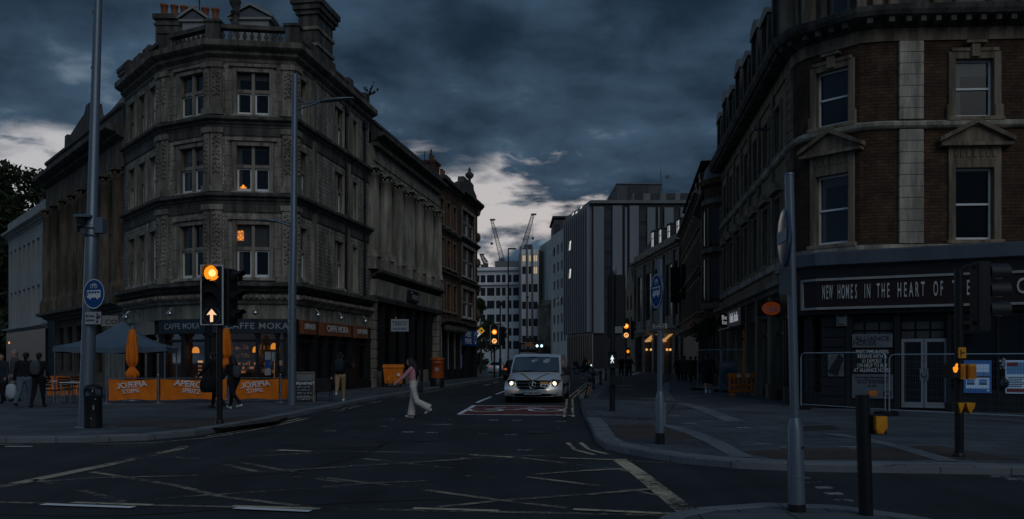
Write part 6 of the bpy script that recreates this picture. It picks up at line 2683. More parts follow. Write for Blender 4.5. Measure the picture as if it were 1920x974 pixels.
# -- right hand signal in front of the estate agent
y0 = 13.0
t = thing('traffic_signal', 'black signal post with yellow push button boxes and lit amber hand, before the estate agent', 'traffic light', (PX(1797.5, y0), y0, PAVE), 0, 'traffic signals at the junction')
zq = lambda py: ZP(py, y0) - PAVE
xq = lambda px: PX(px, y0) - PX(1797.5, y0)
c = MB()
c.cyl((.01, 0, 0), (0, 0, zq(505)), .064, n=16)
c.lathe([(.09, 0), (.09, .03), (.066, .07)], (0, 0, 0), 16)
c.build('post', [black_paint], t)
c = MB()
c.bbox(xq(1826), xq(1851), -.12, .14, zq(620), zq(491), 0, .02)
c.tube([(0, 0, zq(512)), (xq(1812), .0, zq(498)), (xq(1822), 0, zq(497)), (xq(1828), 0, zq(508))], .012, 6, 0)
c.box(xq(1803), xq(1826), -.02, .02, zq(608), zq(602), 0)
hd = c.build('signal_head', [black_paint], t)
for zc in (512, 546, 582):
    c = MB()
    z = zq(zc)
    k = 12
    a0_ = [(0 + .145 * math.cos(PI * i / k * 1.4 - .63), z + .145 * math.sin(PI * i / k * 1.4 - .63)) for i in range(k + 1)]
    vs_ = [(xq(1851), q[0], q[1]) for q in a0_] + [(xq(1888), q[0] * .95, q[1] + .0) for q in a0_]
    c.geo(vs_, [(i, i + 1, k + 2 + i, k + 1 + i) for i in range(k)], 0, True)
    c.geo([(xq(1852), .13 * math.cos(2 * PI * i / 16), z + .13 * math.sin(2 * PI * i / 16)) for i in range(16)], [tuple(range(16))], 0)
    c.build('lens', [clad_dark], hd)
c = MB()
c.bbox(xq(1791.5), xq(1806), -.09, -.065, zq(672), zq(652), 0, .005)
c.box(xq(1795), xq(1797), -.094, -.09, zq(669), zq(656), 1)
c.box(xq(1797), xq(1803), -.094, -.09, zq(663), zq(661), 1)
c.build('warning_plate', [yellow_plastic, shop_black], t)
c = MB()
c.bbox(xq(1774), xq(1791.5), -.14, .12, zq(709), zq(682), 0, .01)
c.build('pedestrian_lamp', [black_paint], t)
c = MB()
z = zq(691)
for i, (dx_, dz_, rr_) in enumerate(((0, -.02, .035), (.012, .03, .022), (.02, .055, .018), (-.02, .0, .02), (.02, .0, .022))):
    c.ball((xq(1782.5) + dx_, -.142, z + dz_), rr_, .006, rr_ * 1.3, 8, 5)
c.build('lit_figure', [amber_lit], t)
for a, b in ((1792, 1801), (1806, 1821)):
    c = MB()
    c.bbox(xq(a), xq(b), -.16, -.06 if a < 1800 else .08, zq(711), zq(683), 0, .012)
    c.box(xq(a) + .012, xq(b) - .012, -.168, -.16, zq(707), zq(687), 1)
    c.build('button_box', [yellow_plastic, mat('box_orange', (.55, .17, .015), .5, .15, 5)], t)
for a, b in ((1788, 1799), (1803, 1819)):
    c = MB()
    q0, q1 = xq(a), xq(b)
    vs_ = [(q0, -.15, zq(755)), (q1, -.15, zq(755)), (q1 - .01, -.15, zq(763)), ((q0 + q1) / 2, -.13, zq(775)), (q0 + .01, -.15, zq(763))]
    vs_ += [(q[0], .02, q[2]) for q in vs_]
    c.geo(vs_, [(0, 1, 2, 3, 4), (9, 8, 7, 6, 5)] + [(i, (i + 1) % 5, 5 + (i + 1) % 5, 5 + i) for i in range(5)])
    c.build('button_box', [yellow_plastic], t)
c = MB()
c.bbox(xq(1776), xq(1790), -.1, .1, zq(772), zq(753), 0, .02)
c.build('button_back', [black_paint], t)

# -- black push button post at the lower right
y0 = 8.25
t = thing('push_button_post', 'short black push button post with one yellow box, no sign and no lamp', 'post', (PX(1624, y0), y0, .10))
tilt = (PX(1617, y0) - PX(1624, y0))
c = MB()
c.tube([(0, 0, 0), (tilt, 0, ZP(741, y0) - .1)], .066, 18)
c.build('post', [black_paint], t)
c = MB()
xx = PX(1644, y0) - PX(1624, y0)
za, zb = ZP(812, y0) - .1, ZP(780, y0) - .1
vs_ = [(xx - .055, -.12, zb), (xx + .05, -.12, zb), (xx + .055, -.12, za + .06), (xx + .02, -.1, za), (xx - .035, -.1, za), (xx - .055, -.12, za + .05)]
vs_ += [(q[0], .0, q[2]) for q in vs_]
c.geo(vs_, [tuple(range(6)), tuple(range(11, 5, -1))] + [(i, (i + 1) % 6, 6 + (i + 1) % 6, 6 + i) for i in range(6)])
c.build('button_box', [yellow_plastic], t)
c = MB()
c.bbox(xx - .06, xx + .075, -.06, .08, za - .01, zb + .01, 0, .01)
c.build('button_back', [black_paint], t)


# ------------------------------------------------------------------ poles and signs
def sign_disc(t, M, r, art, back=galv_dark):
    c = MB(M)
    c.disc(Matrix(), r, r, .02, 30, 1, 0)
    d = c.build('sign_face', [sign_blue, back], t)
    c = MB(M)
    n = 30
    for i in range(n):
        a0, a1 = 2 * PI * i / n, 2 * PI * (i + 1) / n
        q = [(r * k * math.cos(a), -.004, r * k * math.sin(a)) for k, a in ((.99, a0), (.99, a1), (.93, a1), (.93, a0))]
        c.quad(*q)
    c.build('rim', [sign_white], d)
    if art:
        c = MB(M)
        s_ = r / .32
        c.box(-.2 * s_, .2 * s_, -.006, -.003, -.08 * s_, .08 * s_, 0)
        for i in range(4):
            c.box((-.15 + i * .085) * s_, (-.085 + i * .085) * s_, -.009, -.006, .01 * s_, .055 * s_, 1)
        c.box(-.19 * s_, -.17 * s_, -.009, -.006, -.04 * s_, .05 * s_, 1)
        for x in (-.11, .11):
            c.disc(T((x * s_, -.008, -.085 * s_)), .034 * s_, .034 * s_, .003, 12, 0)
        for x in (-.06, .06):
            for i in range(14):
                a0, a1 = 2 * PI * i / 14, 2 * PI * (i + 1) / 14
                q = [((x + k * math.cos(a)) * s_, -.005, (.165 + k * math.sin(a)) * s_) for k, a in ((.045, a0), (.045, a1), (.034, a1), (.034, a0))]
                c.quad(*q)
        for a, b in (((-.06, .165), (-.03, .215)), ((-.03, .215), (.04, .215)), ((.06, .165), (.035, .225)), ((-.03, .21), (0, .165)), ((0, .165), (.04, .21))):
            c.tube([(a[0] * s_, -.005, a[1] * s_), (b[0] * s_, -.005, b[1] * s_)], .006 * s_, 4, 0)
        c.build('emblem', [sign_white, sign_blue], d)
    return d


# big camera column on the left
y0 = 18.7
xb = PX(161.5, y0)
t = thing('camera_column', 'very tall grey steel column with camera boxes beside the black litter bin', 'column', (xb, y0, PAVE))
top_z = 11.5
lean = (PX(184, y0) - xb) / (ZP(0, y0) - .1)
c = MB()
pts, rs = [], []
for z, r in ((0, .158), (.4, .157), (3.2, .135), (4.6, .122), (4.62, .112), (9.4, .085), (top_z, .08)):
    pts.append((lean * z, 0, z))
    rs.append(r)
c.tube(pts, rs, 20)
c.lathe([(.22, 0), (.22, .015), (.165, .03)], (0, 0, 0), 18)
c.build('post', [galv], t)
c = MB()
for px, py in ((184, 36), (180, 140)):
    z = ZP(py, y0)
    c.cyl((lean * z - .1, 0, z), (lean * z - .1, 0, z + .06), .02, n=6)
z = ZP(500, y0)
for k in range(5):
    zz = .6 + k * .75
    c.lathe([(.152 - zz * .0078, 0), (.152 - zz * .0078 + .004, .012), (.152 - zz * .0078, .024)], (lean * zz, 0, zz), 18)
c.build('bands', [galv_dark], t)
za, zb = ZP(440, y0) - PAVE, ZP(405, y0) - PAVE
xo = lean * za
c = MB()
c.bbox(PX(150, y0) - xb, PX(166, y0) - xb, -.2, .12, za + .05, zb - .06, 0, .02)
c.bbox(PX(147, y0) - xb, PX(178, y0) - xb, -.24, .14, zb - .06, zb, 1, .02)
c.bbox(PX(181, y0) - xb, PX(196, y0) - xb, -.12, .12, za + .02, zb - .05, 1, .02)
c.ball((PX(158, y0) - xb, -.2, za + .16), .06, m=0)
c.box(PX(160, y0) - xb, PX(170, y0) - xb, -.22, -.12, za - .03, za + .1, 2)
c.build('camera_box', [black_paint, galv, galv_dark], t)
c = MB()
c.lathe([(.128, 0), (.15, .02), (.15, .08), (.128, .1)], (xo, 0, za + .1), 18)
c.lathe([(.128, 0), (.15, .02), (.15, .08), (.128, .1)], (xo, 0, za - .06), 18)
c.build('collar', [galv], t)

t = thing('road_sign', 'round blue sign with white bus and bicycle on the tall camera column', 'sign', (PX(186, y0), y0 - .24, ZP(553, y0)), RAD(-24), 'round blue bus and cycle signs')
sign_disc(t, Matrix(), .325, True)
c = MB()
c.box(-.2, .1, .02, .12, -.2, -.16)
c.box(-.2, .1, .02, .12, .16, .2)
c.build('clips', [galv_dark], t)
t = thing('camera_plate', 'small white plate reading Bus lane cameras under the round blue sign', 'sign', (PX(183, y0), y0 - .2, ZP(597.5, y0)), RAD(-8))
c = MB()
c.bbox(-.20, .20, 0, .015, -.145, .145, 1, .005)
c.box(-.19, .19, -.003, -.001, -.135, .135, 0)
c.build('plate', [mat('plate_grey', (.36, .38, .39), .5, .15, 6), letter_dark], t)
letters(t, 'Bus lane', T((-.07, -.005, .045)), .075, letter_dark, .8)
letters(t, 'cameras', T((-.07, -.005, -.045)), .075, letter_dark, .8)
c = MB()
c.bbox(.075, .125, -.012, -.003, -.1, .1, 0, .01)
c.disc(T((.1, -.016, -.045)), .022, .026, .006, 10, 1)
c.disc(T((.1, -.016, .05)), .018, .02, .006, 10, 1)
c.bbox(.13, .165, -.012, -.003, .0, .06, 0, .01)
c.build('camera_symbol', [letter_dark, letter_grey], t)

# litter bin
q = V(PX(187, 18.9), 18.6, PAVE)
t = thing('litter_bin', 'tall black litter bin standing against the camera column', 'bin', q)
c = MB()
k = 18
c.lathe([(.185, 0), (.19, .03), (.185, .06), (.18, .62), (.19, .66), (.19, .70)], (0, 0, 0), k)
c.build('body', [black_paint], t)
c = MB()
c.lathe([(.2, .84), (.2, .87), (.12, .93), (.02, .95)], (0, 0, 0), k)
for a in range(4):
    x, y_ = .17 * math.cos(a * PI / 2 + .6), .17 * math.sin(a * PI / 2 + .6)
    c.cyl((x, y_, .68), (x, y_, .86), .02, n=6)
c.build('hood', [black_paint], t)
c = MB()
for i, (a, z) in enumerate(((-1.1, .4), (-1.35, .2), (-.9, .62), (-1.2, .78))):
    c.box(.187 * math.cos(a) - .006, .187 * math.cos(a) + .02, .187 * math.sin(a) - .01, .187 * math.sin(a), z, z + (.09, .03, .02, .05)[i])
c.build('stickers', [letter_grey], t)

# silver twin arm street lamp left of centre
y0 = 28.1
xb = PX(547.5, y0)
t = thing('street_lamp', 'blue grey lamp post with a high arm and a lower arm before the cafe', 'street lamp', (xb, y0, PAVE), 0, 'street lamps')
lean = (PX(553, y0) - xb) / 10.8
c = MB()
c.tube([(0, 0, 0), (0.0, 0, 3), (lean * 5.8, 0, 5.8), (lean * 5.82, 0, 5.85), (lean * 10.9, 0, 10.85)], [.135, .13, .118, .105, .095], 18)
c.ball((lean * 10.9, 0, 10.85), .095, .095, .06)
c.build('post', [galv], t)
c = MB()
for k in range(26):
    rnd = random.Random(k)
    a = rnd.uniform(-2.6, -.4)
    z = rnd.uniform(1.6, 3.3)
    c.ball((.132 * math.cos(a), .132 * math.sin(a), z), .015, .012, rnd.uniform(.01, .035), 6, 4)
c.build('sticker_scraps', [letter_grey], t)
for z1, z2, xs, xe, nm in ((ZP(207, y0), ZP(192, y0), 556, 663, 1), (ZP(426, y0), ZP(421, y0), 546, 480, -1)):
    c = MB()
    x0 = lean * z1
    xm = PX(600 if nm > 0 else 520, y0) - xb
    xt = PX(xe, y0) - xb
    c.tube([(x0, 0, z1 - PAVE), (xm, 0, (z1 + z2) / 2 + .02)], .035, 8)
    c.tube([(x0, 0, z1 - PAVE + .16 * nm * (1 if nm > 0 else -.6)), (xm, 0, (z1 + z2) / 2 + .06)], .025, 8)
    ar = c.build('arm', [galv], t)
    c = MB()
    n = 12
    rings = []
    for i in range(n + 1):
        k = i / n
        x = xm + (xt - xm) * k
        w = .04 + .12 * math.sin(PI * min(1, k * .9 + .12)) ** .7
        hgt = .03 + .045 * math.sin(PI * min(.98, k + .05))
        z = (z1 + z2) / 2 + .02 + (z2 - (z1 + z2) / 2) * k
        rings.append([(x, w * math.cos(2 * PI * j / 10), z + hgt * math.sin(2 * PI * j / 10) * (1 if math.sin(2 * PI * j / 10) > 0 else .5)) for j in range(10)])
    c.ring_strip(rings)
    c.build('lantern', [galv], ar)


def far_lamp(px, ytop, yy, arm, label, r=.08):
    t = thing('street_lamp', label, 'street lamp', (PX(px, yy), yy, PAVE if yy < 100 else 0), 0, 'street lamps')
    z = ZP(ytop, yy) - (PAVE if yy < 100 else 0)
    c = MB()
    c.tube([(0, 0, 0), (0, 0, 1.6), (0, 0, 1.7), (0, 0, z)], [r * 1.5, r * 1.5, r, r * .75], 10)
    c.build('post', [black_paint], t)
    c = MB()
    if arm:
        c.bbox(-.05, arm, -.1, .1, z - .05, z + .08, 0, .03)
    else:
        c.lathe([(.05, 0), (.16, .1), (.16, .3), (.05, .4)], (0, 0, z), 10)
    c.build('lantern', [black_paint], t)


far_lamp(953, 467, 82, .75, 'tall thin black street lamp with short arm rising over the van')
far_lamp(938, 574, 76, 0, 'shorter black street lamp post just beside the tall thin one')
far_lamp(989, 560, 125, 0, 'thin far lamp post before the lit white office block', .07)
t = thing('road_sign', 'small orange brown board on a far post above the van roof', 'sign', (PX(992, 124), 124, 0))
c = MB()
c.cyl((-.1, .1, 0), (-.1, .1, 4.4), .06, n=6)
c.build('post', [black_paint], t)
c = MB()
c.bbox(-.6, .6, -.05, .05, ZP(650, 124), ZP(643, 124), 1, .02)
c.bbox(-.6, .6, -.06, .05, ZP(642, 124), ZP(634, 124), 0, .02)
c.build('board', [shop_black, mat('brown_board', (.32, .11, .04), .6, .2, 3)], t)

# pole with round sign in the middle distance (right)
y0 = 15.0
xb = PX(1237.5, y0)
t = thing('sign_pole', 'slim silver sign pole with a thick lower sleeve, on the paved island', 'post', (xb, y0, PAVE))
zz = lambda py: ZP(py, y0) - PAVE
c = MB()
c.tube([(0, 0, zz(770)), (0, 0, zz(487))], [.048, .046], 14)
c.build('post', [galv], t)
c = MB()
c.tube([(0, 0, zz(812)), (0, 0, zz(748)), (0, 0, zz(734))], [.083, .083, .05], 16)
c.box(.04, .09, -.075, -.03, zz(800), zz(755))
c.build('sleeve', [galv], t)
c = MB()
c.tube([(0, 0, 0), (0, 0, zz(812))], [.084, .084], 16)
c.build('base', [black_paint], t)
t = thing('road_sign', 'round blue bus and cycle sign seen obliquely on the slim silver pole', 'sign', (PX(1229, y0), y0 - .1, ZP(547, y0)), RAD(-80), 'round blue bus and cycle signs')
sign_disc(t, Matrix(), .30, True)
c = MB()
c.box(-.1, .1, .02, .07, -.02, .02)
c.build('clips', [galv_dark], t)
t = thing('road_sign', 'small dark plate hanging below the oblique round blue sign', 'sign', (PX(1229, y0), y0 - .08, ZP(596, y0)), RAD(-80))
c = MB()
c.bbox(-.14, .14, 0, .012, -.12, .12, 0, .004)
c.build('plate', [galv_dark], t)
t = thing('road_sign', 'small white plate reading No loading at any time on the slim silver pole', 'sign', (PX(1236, y0), y0 - .07, ZP(612, y0)), RAD(-6))
c = MB()
c.bbox(-.135, .135, 0, .012, -.05, .05, 1, .003)
c.box(-.125, .125, -.003, -.001, -.042, .042, 0)
c.build('plate', [mat('plate_grey', (.36, .38, .39), .5, .15, 6), letter_dark], t)
letters(t, 'No loading', T((0, -.005, .02)), .042, letter_dark)
letters(t, 'at any time', T((0, -.005, -.02)), .042, letter_dark)

# nearest pole at the right
y0 = 8.45
xb = PX(1494, y0)
t = thing('sign_pole', 'large leaning silver sign pole with thick lower sleeve by the push button post', 'post', (xb, y0, .1))
zz = lambda py: ZP(py, y0) - .1
lx = lambda py: (PX(1479.5, y0) - xb) * (zz(py) / zz(328))
c = MB()
c.tube([(lx(800), 0, zz(800)), (lx(328), 0, zz(328))], [.046, .045], 18)
c.lathe([(.05, 0), (.05, .012), (.045, .02)], (lx(328), 0, zz(329)), 16)
c.build('post', [galv], t)
c = MB()
c.tube([(lx(945), 0, zz(945)), (lx(803), 0, zz(803)), (lx(784), 0, zz(784))], [.083, .078, .05], 20)
c.lathe([(.084, 0), (.084, .008)], (lx(895), 0, zz(895)), 20)
c.ball((.035, -.078, zz(838)), .012, m=1)
c.build('sleeve', [galv, black_paint], t)
c = MB()
c.tube([(0, 0, 0), (lx(945), 0, zz(945))], [.088, .085], 20)
c.build('base', [black_paint], t)
t = thing('road_sign', 'round blue sign almost edge on with a bright reflection, top of the leaning silver pole', 'sign', (PX(1467, y0), y0 - .03, ZP(447, y0)), RAD(-95), 'round blue bus and cycle signs')
c = MB()
n = 30
r = .288
rings = []
for k, yv in ((.1, -.012), (.6, -.010), (.94, -.004), (1.0, .0), (1.0, .02)):
    rings.append([(r * k * math.cos(2 * PI * i / n), yv, r * k * math.sin(2 * PI * i / n)) for i in range(n)])
c.ring_strip(rings, 0, True)
c.build('sign_face', [mat('glossy_blue', (.05, .09, .16), .16, .1, 5, spec=.7)], t)
c = MB()
for a, b in (((-.2, .0), (.2, .06)),):
    c.box(a[0], b[0], -.018, -.013, -.05, .07, 0)
c.build('emblem', [letter_grey], t)
c = MB()
c.box(-.06, .1, .02, .07, .1, .14)
c.box(-.06, .1, .02, .07, -.14, -.1)
c.build('clips', [galv], t)
t = thing('road_sign', 'blank grey back of a small plate under the sign on the leaning silver pole', 'sign', (PX(1472, y0), y0 - .05, ZP(528, y0)), RAD(-40))
c = MB()
c.bbox(-.08, .05, 0, .012, -.13, .13, 0, .004)
c.build('plate', [galv_dark], t)

# ------------------------------------------------------------------ terrace of the cafe
def banner_text(parent, x, y_, z, s, mirror, mz):
    """two arched words in white"""
    M = T((x, y_, z)) @ Matrix.Rotation(RAD(-5 if mirror else 6), 4, 'Y')
    letters(parent, 'APEROL', M @ T((0, 0, .10 * s)), .26 * s, letter_white, 1.05, mirror=mirror, shear=.12, spacing=.95)
    letters(parent, 'SPRITZ', M @ T((-.04 if mirror else .04, 0, -.10 * s)), .18 * s, letter_white, 1.0, mirror=mirror, shear=.2, spacing=.95)


yb = 29.3
posts = [(200, 28.9), (297, 29.2), (428, 29.5), (526, 29.7), (562, 30.9)]
spots = [(PX(a, b), b) for a, b in posts]
for i, (x, y_) in enumerate(spots):
    lab = ['chrome barrier post half hidden by the litter bin', 'chrome barrier post with a ball top between the first two orange banners', 'chrome barrier post behind the woman in black', 'chrome barrier post with a ball top beside the tall lamp post', 'last chrome barrier post behind the chalkboard'][i]
    t = thing('barrier_post', lab, 'barrier post', (x, y_, PAVE), 0, 'posts of the orange cafe barrier')
    c = MB()
    c.cyl((0, 0, .02), (0, 0, .92), .03, n=10)
    c.ball((0, 0, .96), .035)
    c.lathe([(.035, .0), (.04, .05)], (0, 0, .86), 10)
    c.build('pole', [steel if i in (1, 3) else galv], t)
    c = MB()
    c.lathe([(.19, 0), (.19, .012), (.05, .03)], (0, 0, 0), 18)
    c.build('base', [galv], t)
blab = ['orange banner next to the bin, lettering seen in reverse', 'long orange banner whose white lettering reads normally', 'orange banner behind the woman in black, lettering seen in reverse', 'short plain orange banner behind the tall lamp post']
txs = [(248, True), (357, False), (480, True), None]
for i in range(4):
    (xa, ya_), (xe, ye_) = spots[i], spots[i + 1]
    sg = Seg((xa + .06, ya_), (xe - .06, ye_))
    t = thing('barrier_banner', blab[i], 'banner', (xa, ya_, PAVE), math.atan2(ye_ - ya_, xe - xa), 'orange cafe barrier banners')
    L = sg.len
    nx, nz = 26, 7
    z0_, z1_ = .10, .82
    vs_, fs_ = [], []
    for a in range(nx + 1):
        for b in range(nz + 1):
            u, v = a / nx, b / nz
            sag = -.035 * math.sin(PI * u) * v - .012 * math.sin(PI * u * 3) * (1 - v)
            wv = .02 * math.sin(u * 9 + i) * math.sin(PI * v) + .012 * math.sin(u * 23 + v * 4)
            vs_.append((.06 + u * L, wv, z0_ + (z1_ - z0_) * v + sag + (.03 * (1 - v) * math.sin(PI * u))))
    for a in range(nx):
        for b in range(nz):
            k = a * (nz + 1) + b
            fs_.append((k, k + nz + 1, k + nz + 2, k + 1))
    c = MB()
    c.geo(vs_, fs_, 0, True)
    c.geo([(q[0], q[1] + .012, q[2]) for q in vs_], [f[::-1] for f in fs_], 0, True)
    c.build('cloth', [orange_cloth], t)
    c = MB()
    c.cyl((.0, .006, .85), (L + .1, .006, .85), .014, n=6)
    c.build('rail', [galv], t)
    if txs[i]:
        pxt, mir = txs[i]
        u = sg.u(pxt)
        banner_text(t, u + .06, -.045, .52, 1.15 if not mir else 1.05, mir, 0)
# low orange barrier farther back under the tent
for i, (pa, pb, yy) in enumerate(((88, 176, 33.2),)):
    xa, xe = PX(pa, yy), PX(pb, yy)
    t = thing('barrier_banner', 'plain orange banner farther back under the grey tent', 'banner', (xa, yy, PAVE), 0, 'orange cafe barrier banners')
    c = MB()
    c.bbox(0, xe - xa, 0, .02, .1, .85, 0, .005)
    c.build('cloth', [orange_cloth], t)
    c = MB()
    c.cyl((0, .03, 0), (0, .03, .95), .025, n=8)
    c.cyl((xe - xa, .03, 0), (xe - xa, .03, .95), .025, n=8)
    c.build('pole', [galv], t)


def parasol(px, ytop, ybot, yy, label):
    t = thing('parasol', label, 'parasol', (PX(px, yy), yy, PAVE), random.uniform(0, 1), 'closed orange parasols')
    zt, zb = ZP(ytop, yy) - PAVE, ZP(ybot, yy) - PAVE
    c = MB()
    c.cyl((0, 0, 0), (0, 0, zt + .08), .024, n=8)
    c.ball((0, 0, zt + .1), .035)
    c.build('pole', [timber_grey], t)
    c = MB()
    n = 48
    rings = []
    prof = [(0, .05), (.02, .10), (.10, .12), (.12, .135), (.35, .17), (.6, .19), (.70, .15), (.735, .085), (.76, .10), (.85, .20), (.93, .21), (.97, .15), (1.0, .05)]
    for f, r in prof:
        z = zt + (zb - zt) * f
        ring = []
        for k in range(n):
            a = 2 * PI * k / n
            fold = 1 + .20 * math.sin(8 * a + f * 2.5) * min(1, f * 4) + .08 * math.sin(17 * a + f * 9)
            tw = a + f * .7
            ring.append((r * fold * math.cos(tw), r * fold * math.sin(tw), z + (.05 * math.sin(5 * a) if f > .9 else 0)))
        rings.append(ring)
    c.ring_strip(rings, 0, True)
    c.build('canopy', [orange_cloth], t)
    c = MB()
    c.lathe([(.34, 0), (.34, .05), (.3, .07), (.05, .09), (.04, .4)], (0, 0, 0), 20)
    c.build('base', [galv], t)


parasol(248, 618, 713, 30.6, 'closed orange parasol standing behind the orange banner by the bin')
parasol(424, 616, 692, 31.4, 'closed orange parasol before the cafe window, behind the near traffic signal')

t = thing('tent', 'blue grey pop up tent with a peaked roof beside the cafe corner', 'tent', (-15.1, 32.9, PAVE))
cs = [V(-16.9, 31.4, 0), V(-12.6, 31.1, 0), V(-13.5, 34.5, 0), V(-17.9, 34.8, 0)]
o_ = V(-15.1, 32.9, 0)
ze, zv, zp = 1.98, 1.78, 2.98
c = MB()
pk = V(.1, 0, zp)
n = 10
for i in range(4):
    a, b = cs[i] - o_, cs[(i + 1) % 4] - o_
    grid = []
    for r_ in range(n + 1):
        row = []
        for s_ in range(n + 1):
            e = a.lerp(b, s_ / n)
            k = r_ / n
            p_ = pk.lerp(V(e.x, e.y, ze), k)
            edge = abs(s_ / n - .5) * 2
            p_.z -= .26 * math.sin(PI * k) * (.75 + .25 * (1 - edge))
            if k > .9:
                p_.z -= .05 * math.sin(PI * s_ / n)
            row.append(p_)
        grid.append(row)
    vs_ = [q for row in grid for q in row]
    c.geo(vs_, [(r_ * (n + 1) + s_, r_ * (n + 1) + s_ + 1, (r_ + 1) * (n + 1) + s_ + 1, (r_ + 1) * (n + 1) + s_) for r_ in range(n) for s_ in range(n)], 0, True)
    lo_ = [V(q.x, q.y, q.z - .2 + .02 * math.sin(s_ * 2.1)) for s_, q in enumerate(grid[-1])]
    c.geo(grid[-1] + lo_, [(s_, s_ + 1, n + 2 + s_, n + 1 + s_) for s_ in range(n)], 0)
c.build('canopy', [canopy_cloth], t)
for q in cs:
    c = MB()
    e = (q - o_) * .97
    c.cyl((e.x, e.y, 0), (e.x, e.y, ze - .03), .028, n=8)
    c.box(e.x - .07, e.x + .07, e.y - .07, e.y + .07, 0, .015)
    c.build('leg', [galv], t)


# tables and chairs
def table_proto():
    t = thing('cafe_table', 'small white cafe table half hidden behind the camera column', 'table', (0, 0, 0), 0, 'white cafe tables')
    c = MB()
    c.bbox(-.36, .36, -.34, .34, .70, .73, 0, .012)
    c.build('table_top', [mat('table_white', (.5, .51, .52), .5, .15, 4)], t)
    for sx in (-1, 1):
        for sy in (-1, 1):
            c = MB()
            c.tube([(sx * .34, sy * .3, 0), (sx * .3, sy * .27, .7)], .017, 8)
            c.build('leg', [steel], t)
    return t


tp = table_proto()
tp.location = (PX(140, 28.9), 28.9, PAVE)
t2 = copy_tree(tp)
t2.location = (PX(112, 30.5), 30.5, PAVE)
t2['label'] = 'white cafe table partly behind the other white table'
t3 = copy_tree(tp)
t3.location = (PX(392, 30.6), 30.6, PAVE)
t3['label'] = 'cafe table behind the orange banner near the traffic signal'


def chair_proto():
    t = thing('cafe_chair', 'dark cafe chair between the white tables and the man in jeans', 'chair', (0, 0, 0), 0, 'dark cafe chairs')
    c = MB()
    c.bbox(-.22, .22, -.22, .22, .43, .46, 0, .012)
    c.build('seat', [cloth_black], t)
    c = MB()
    for k in range(4):
        c.bbox(-.21, .21, .2 + k * .012, .215 + k * .012, .55 + k * .085, .61 + k * .085, 0, .006)
    c.build('backrest', [cloth_black], t)
    for sx in (-1, 1):
        c = MB()
        c.tube([(sx * .21, -.2, 0), (sx * .2, -.19, .45), (sx * .22, -.1, .64), (sx * .22, .2, .66)], .012, 6)
        c.build('leg', [steel], t)
        c = MB()
        c.tube([(sx * .21, .27, 0), (sx * .2, .2, .45), (sx * .2, .25, .88)], .012, 6)
        c.build('leg', [steel], t)
    return t


cp = chair_proto()
cp.location = (PX(99, 28.9), 28.9, PAVE)
cp.rotation_euler.z = RAD(80)
for px, yy, rz, lab in ((122, 29.6, 200, 'dark cafe chair tucked under the nearer white table'), (160, 30.0, -60, 'dark cafe chair behind the camera column'), (136, 31.2, 10, 'dark cafe chair behind the farther white table'), (268, 30.9, 40, 'dark cafe chair behind the orange banner by the bin'), (372, 30.9, 170, 'dark cafe chair behind the long orange banner, facing the tent'), (405, 31.5, -100, 'dark cafe chair behind the long orange banner, nearer the signal post')):
    o = copy_tree(cp)
    o.location = (PX(px, yy), yy, PAVE)
    o.rotation_euler.z = RAD(rz)
    o['label'] = lab

# a-boards
def a_board(px, yy, w, h, label, frame_m, rz, chalk=True):
    t = thing('a_board', label, 'sandwich board', (PX(px, yy), yy, PAVE), RAD(rz))
    for sgn, nm in ((-1, 'front_panel'), (1, 'back_panel')):
        M = T((0, sgn * .26, 0)) @ Matrix.Rotation(RAD(13 * sgn), 4, 'X')
        c = MB(M)
        c.box(-w / 2 + .04, w / 2 - .04, -.008, .008, .16, h - .04, 1)
        c.box(-w / 2, -w / 2 + .045, -.015, .015, .0, h, 0)
        c.box(w / 2 - .045, w / 2, -.015, .015, .0, h, 0)
        c.box(-w / 2 + .045, w / 2 - .045, -.015, .015, h - .05, h, 0)
        c.box(-w / 2 + .045, w / 2 - .045, -.015, .015, .13, .18, 0)
        p_ = c.build(nm, [frame_m, shop_black], t)
        if sgn < 0 and chalk:
            c = MB(M)
            c.box(-w / 2 + .06, w / 2 - .06, -.012, -.009, h - .32, h - .08, 0)
            c.build('header', [mat('header_grey', (.16, .16, .165), .7, .2, 6)], p_)
            letters(p_, 'BREAKFAST', M @ T((0, -.014, h - .42)), .135, letter_white, .95)
            for i in range(5):
                c = MB(M)
                rnd = random.Random(i)
                x = -w / 2 + .1
                while x < w / 2 - .15:
                    l_ = rnd.uniform(.03, .1)
                    c.box(x, x + l_, -.012, -.009, h - .56 - i * .11, h - .54 - i * .11 + rnd.uniform(0, .02), 0)
                    x += l_ + rnd.uniform(.02, .06)
                c.build('chalk_line', [letter_grey], p_)
    return t


wood = mat('bare_wood', (.20, .16, .12), .8, .25, 4)
a_board(572, 30.2, .68, 1.08, 'wooden framed chalkboard with BREAKFAST heading beside the tall lamp post', wood, 8)
t = thing('a_board', 'low black folding board on splayed legs beside the wooden chalkboard', 'sandwich board', (PX(606, 30.5), 30.5, PAVE), RAD(5))
c = MB()
c.bbox(-.32, .30, -.03, .03, .35, .82, 0, .01)
c.build('panel', [shop_black], t)
for x, s_ in ((-.28, -1), (.26, -1), (-.28, 1), (.26, 1)):
    c = MB()
    c.tube([(x, 0, .82), (x + .02 * s_, s_ * .22, 0)], .014, 6)
    c.build('leg', [black_paint], t)

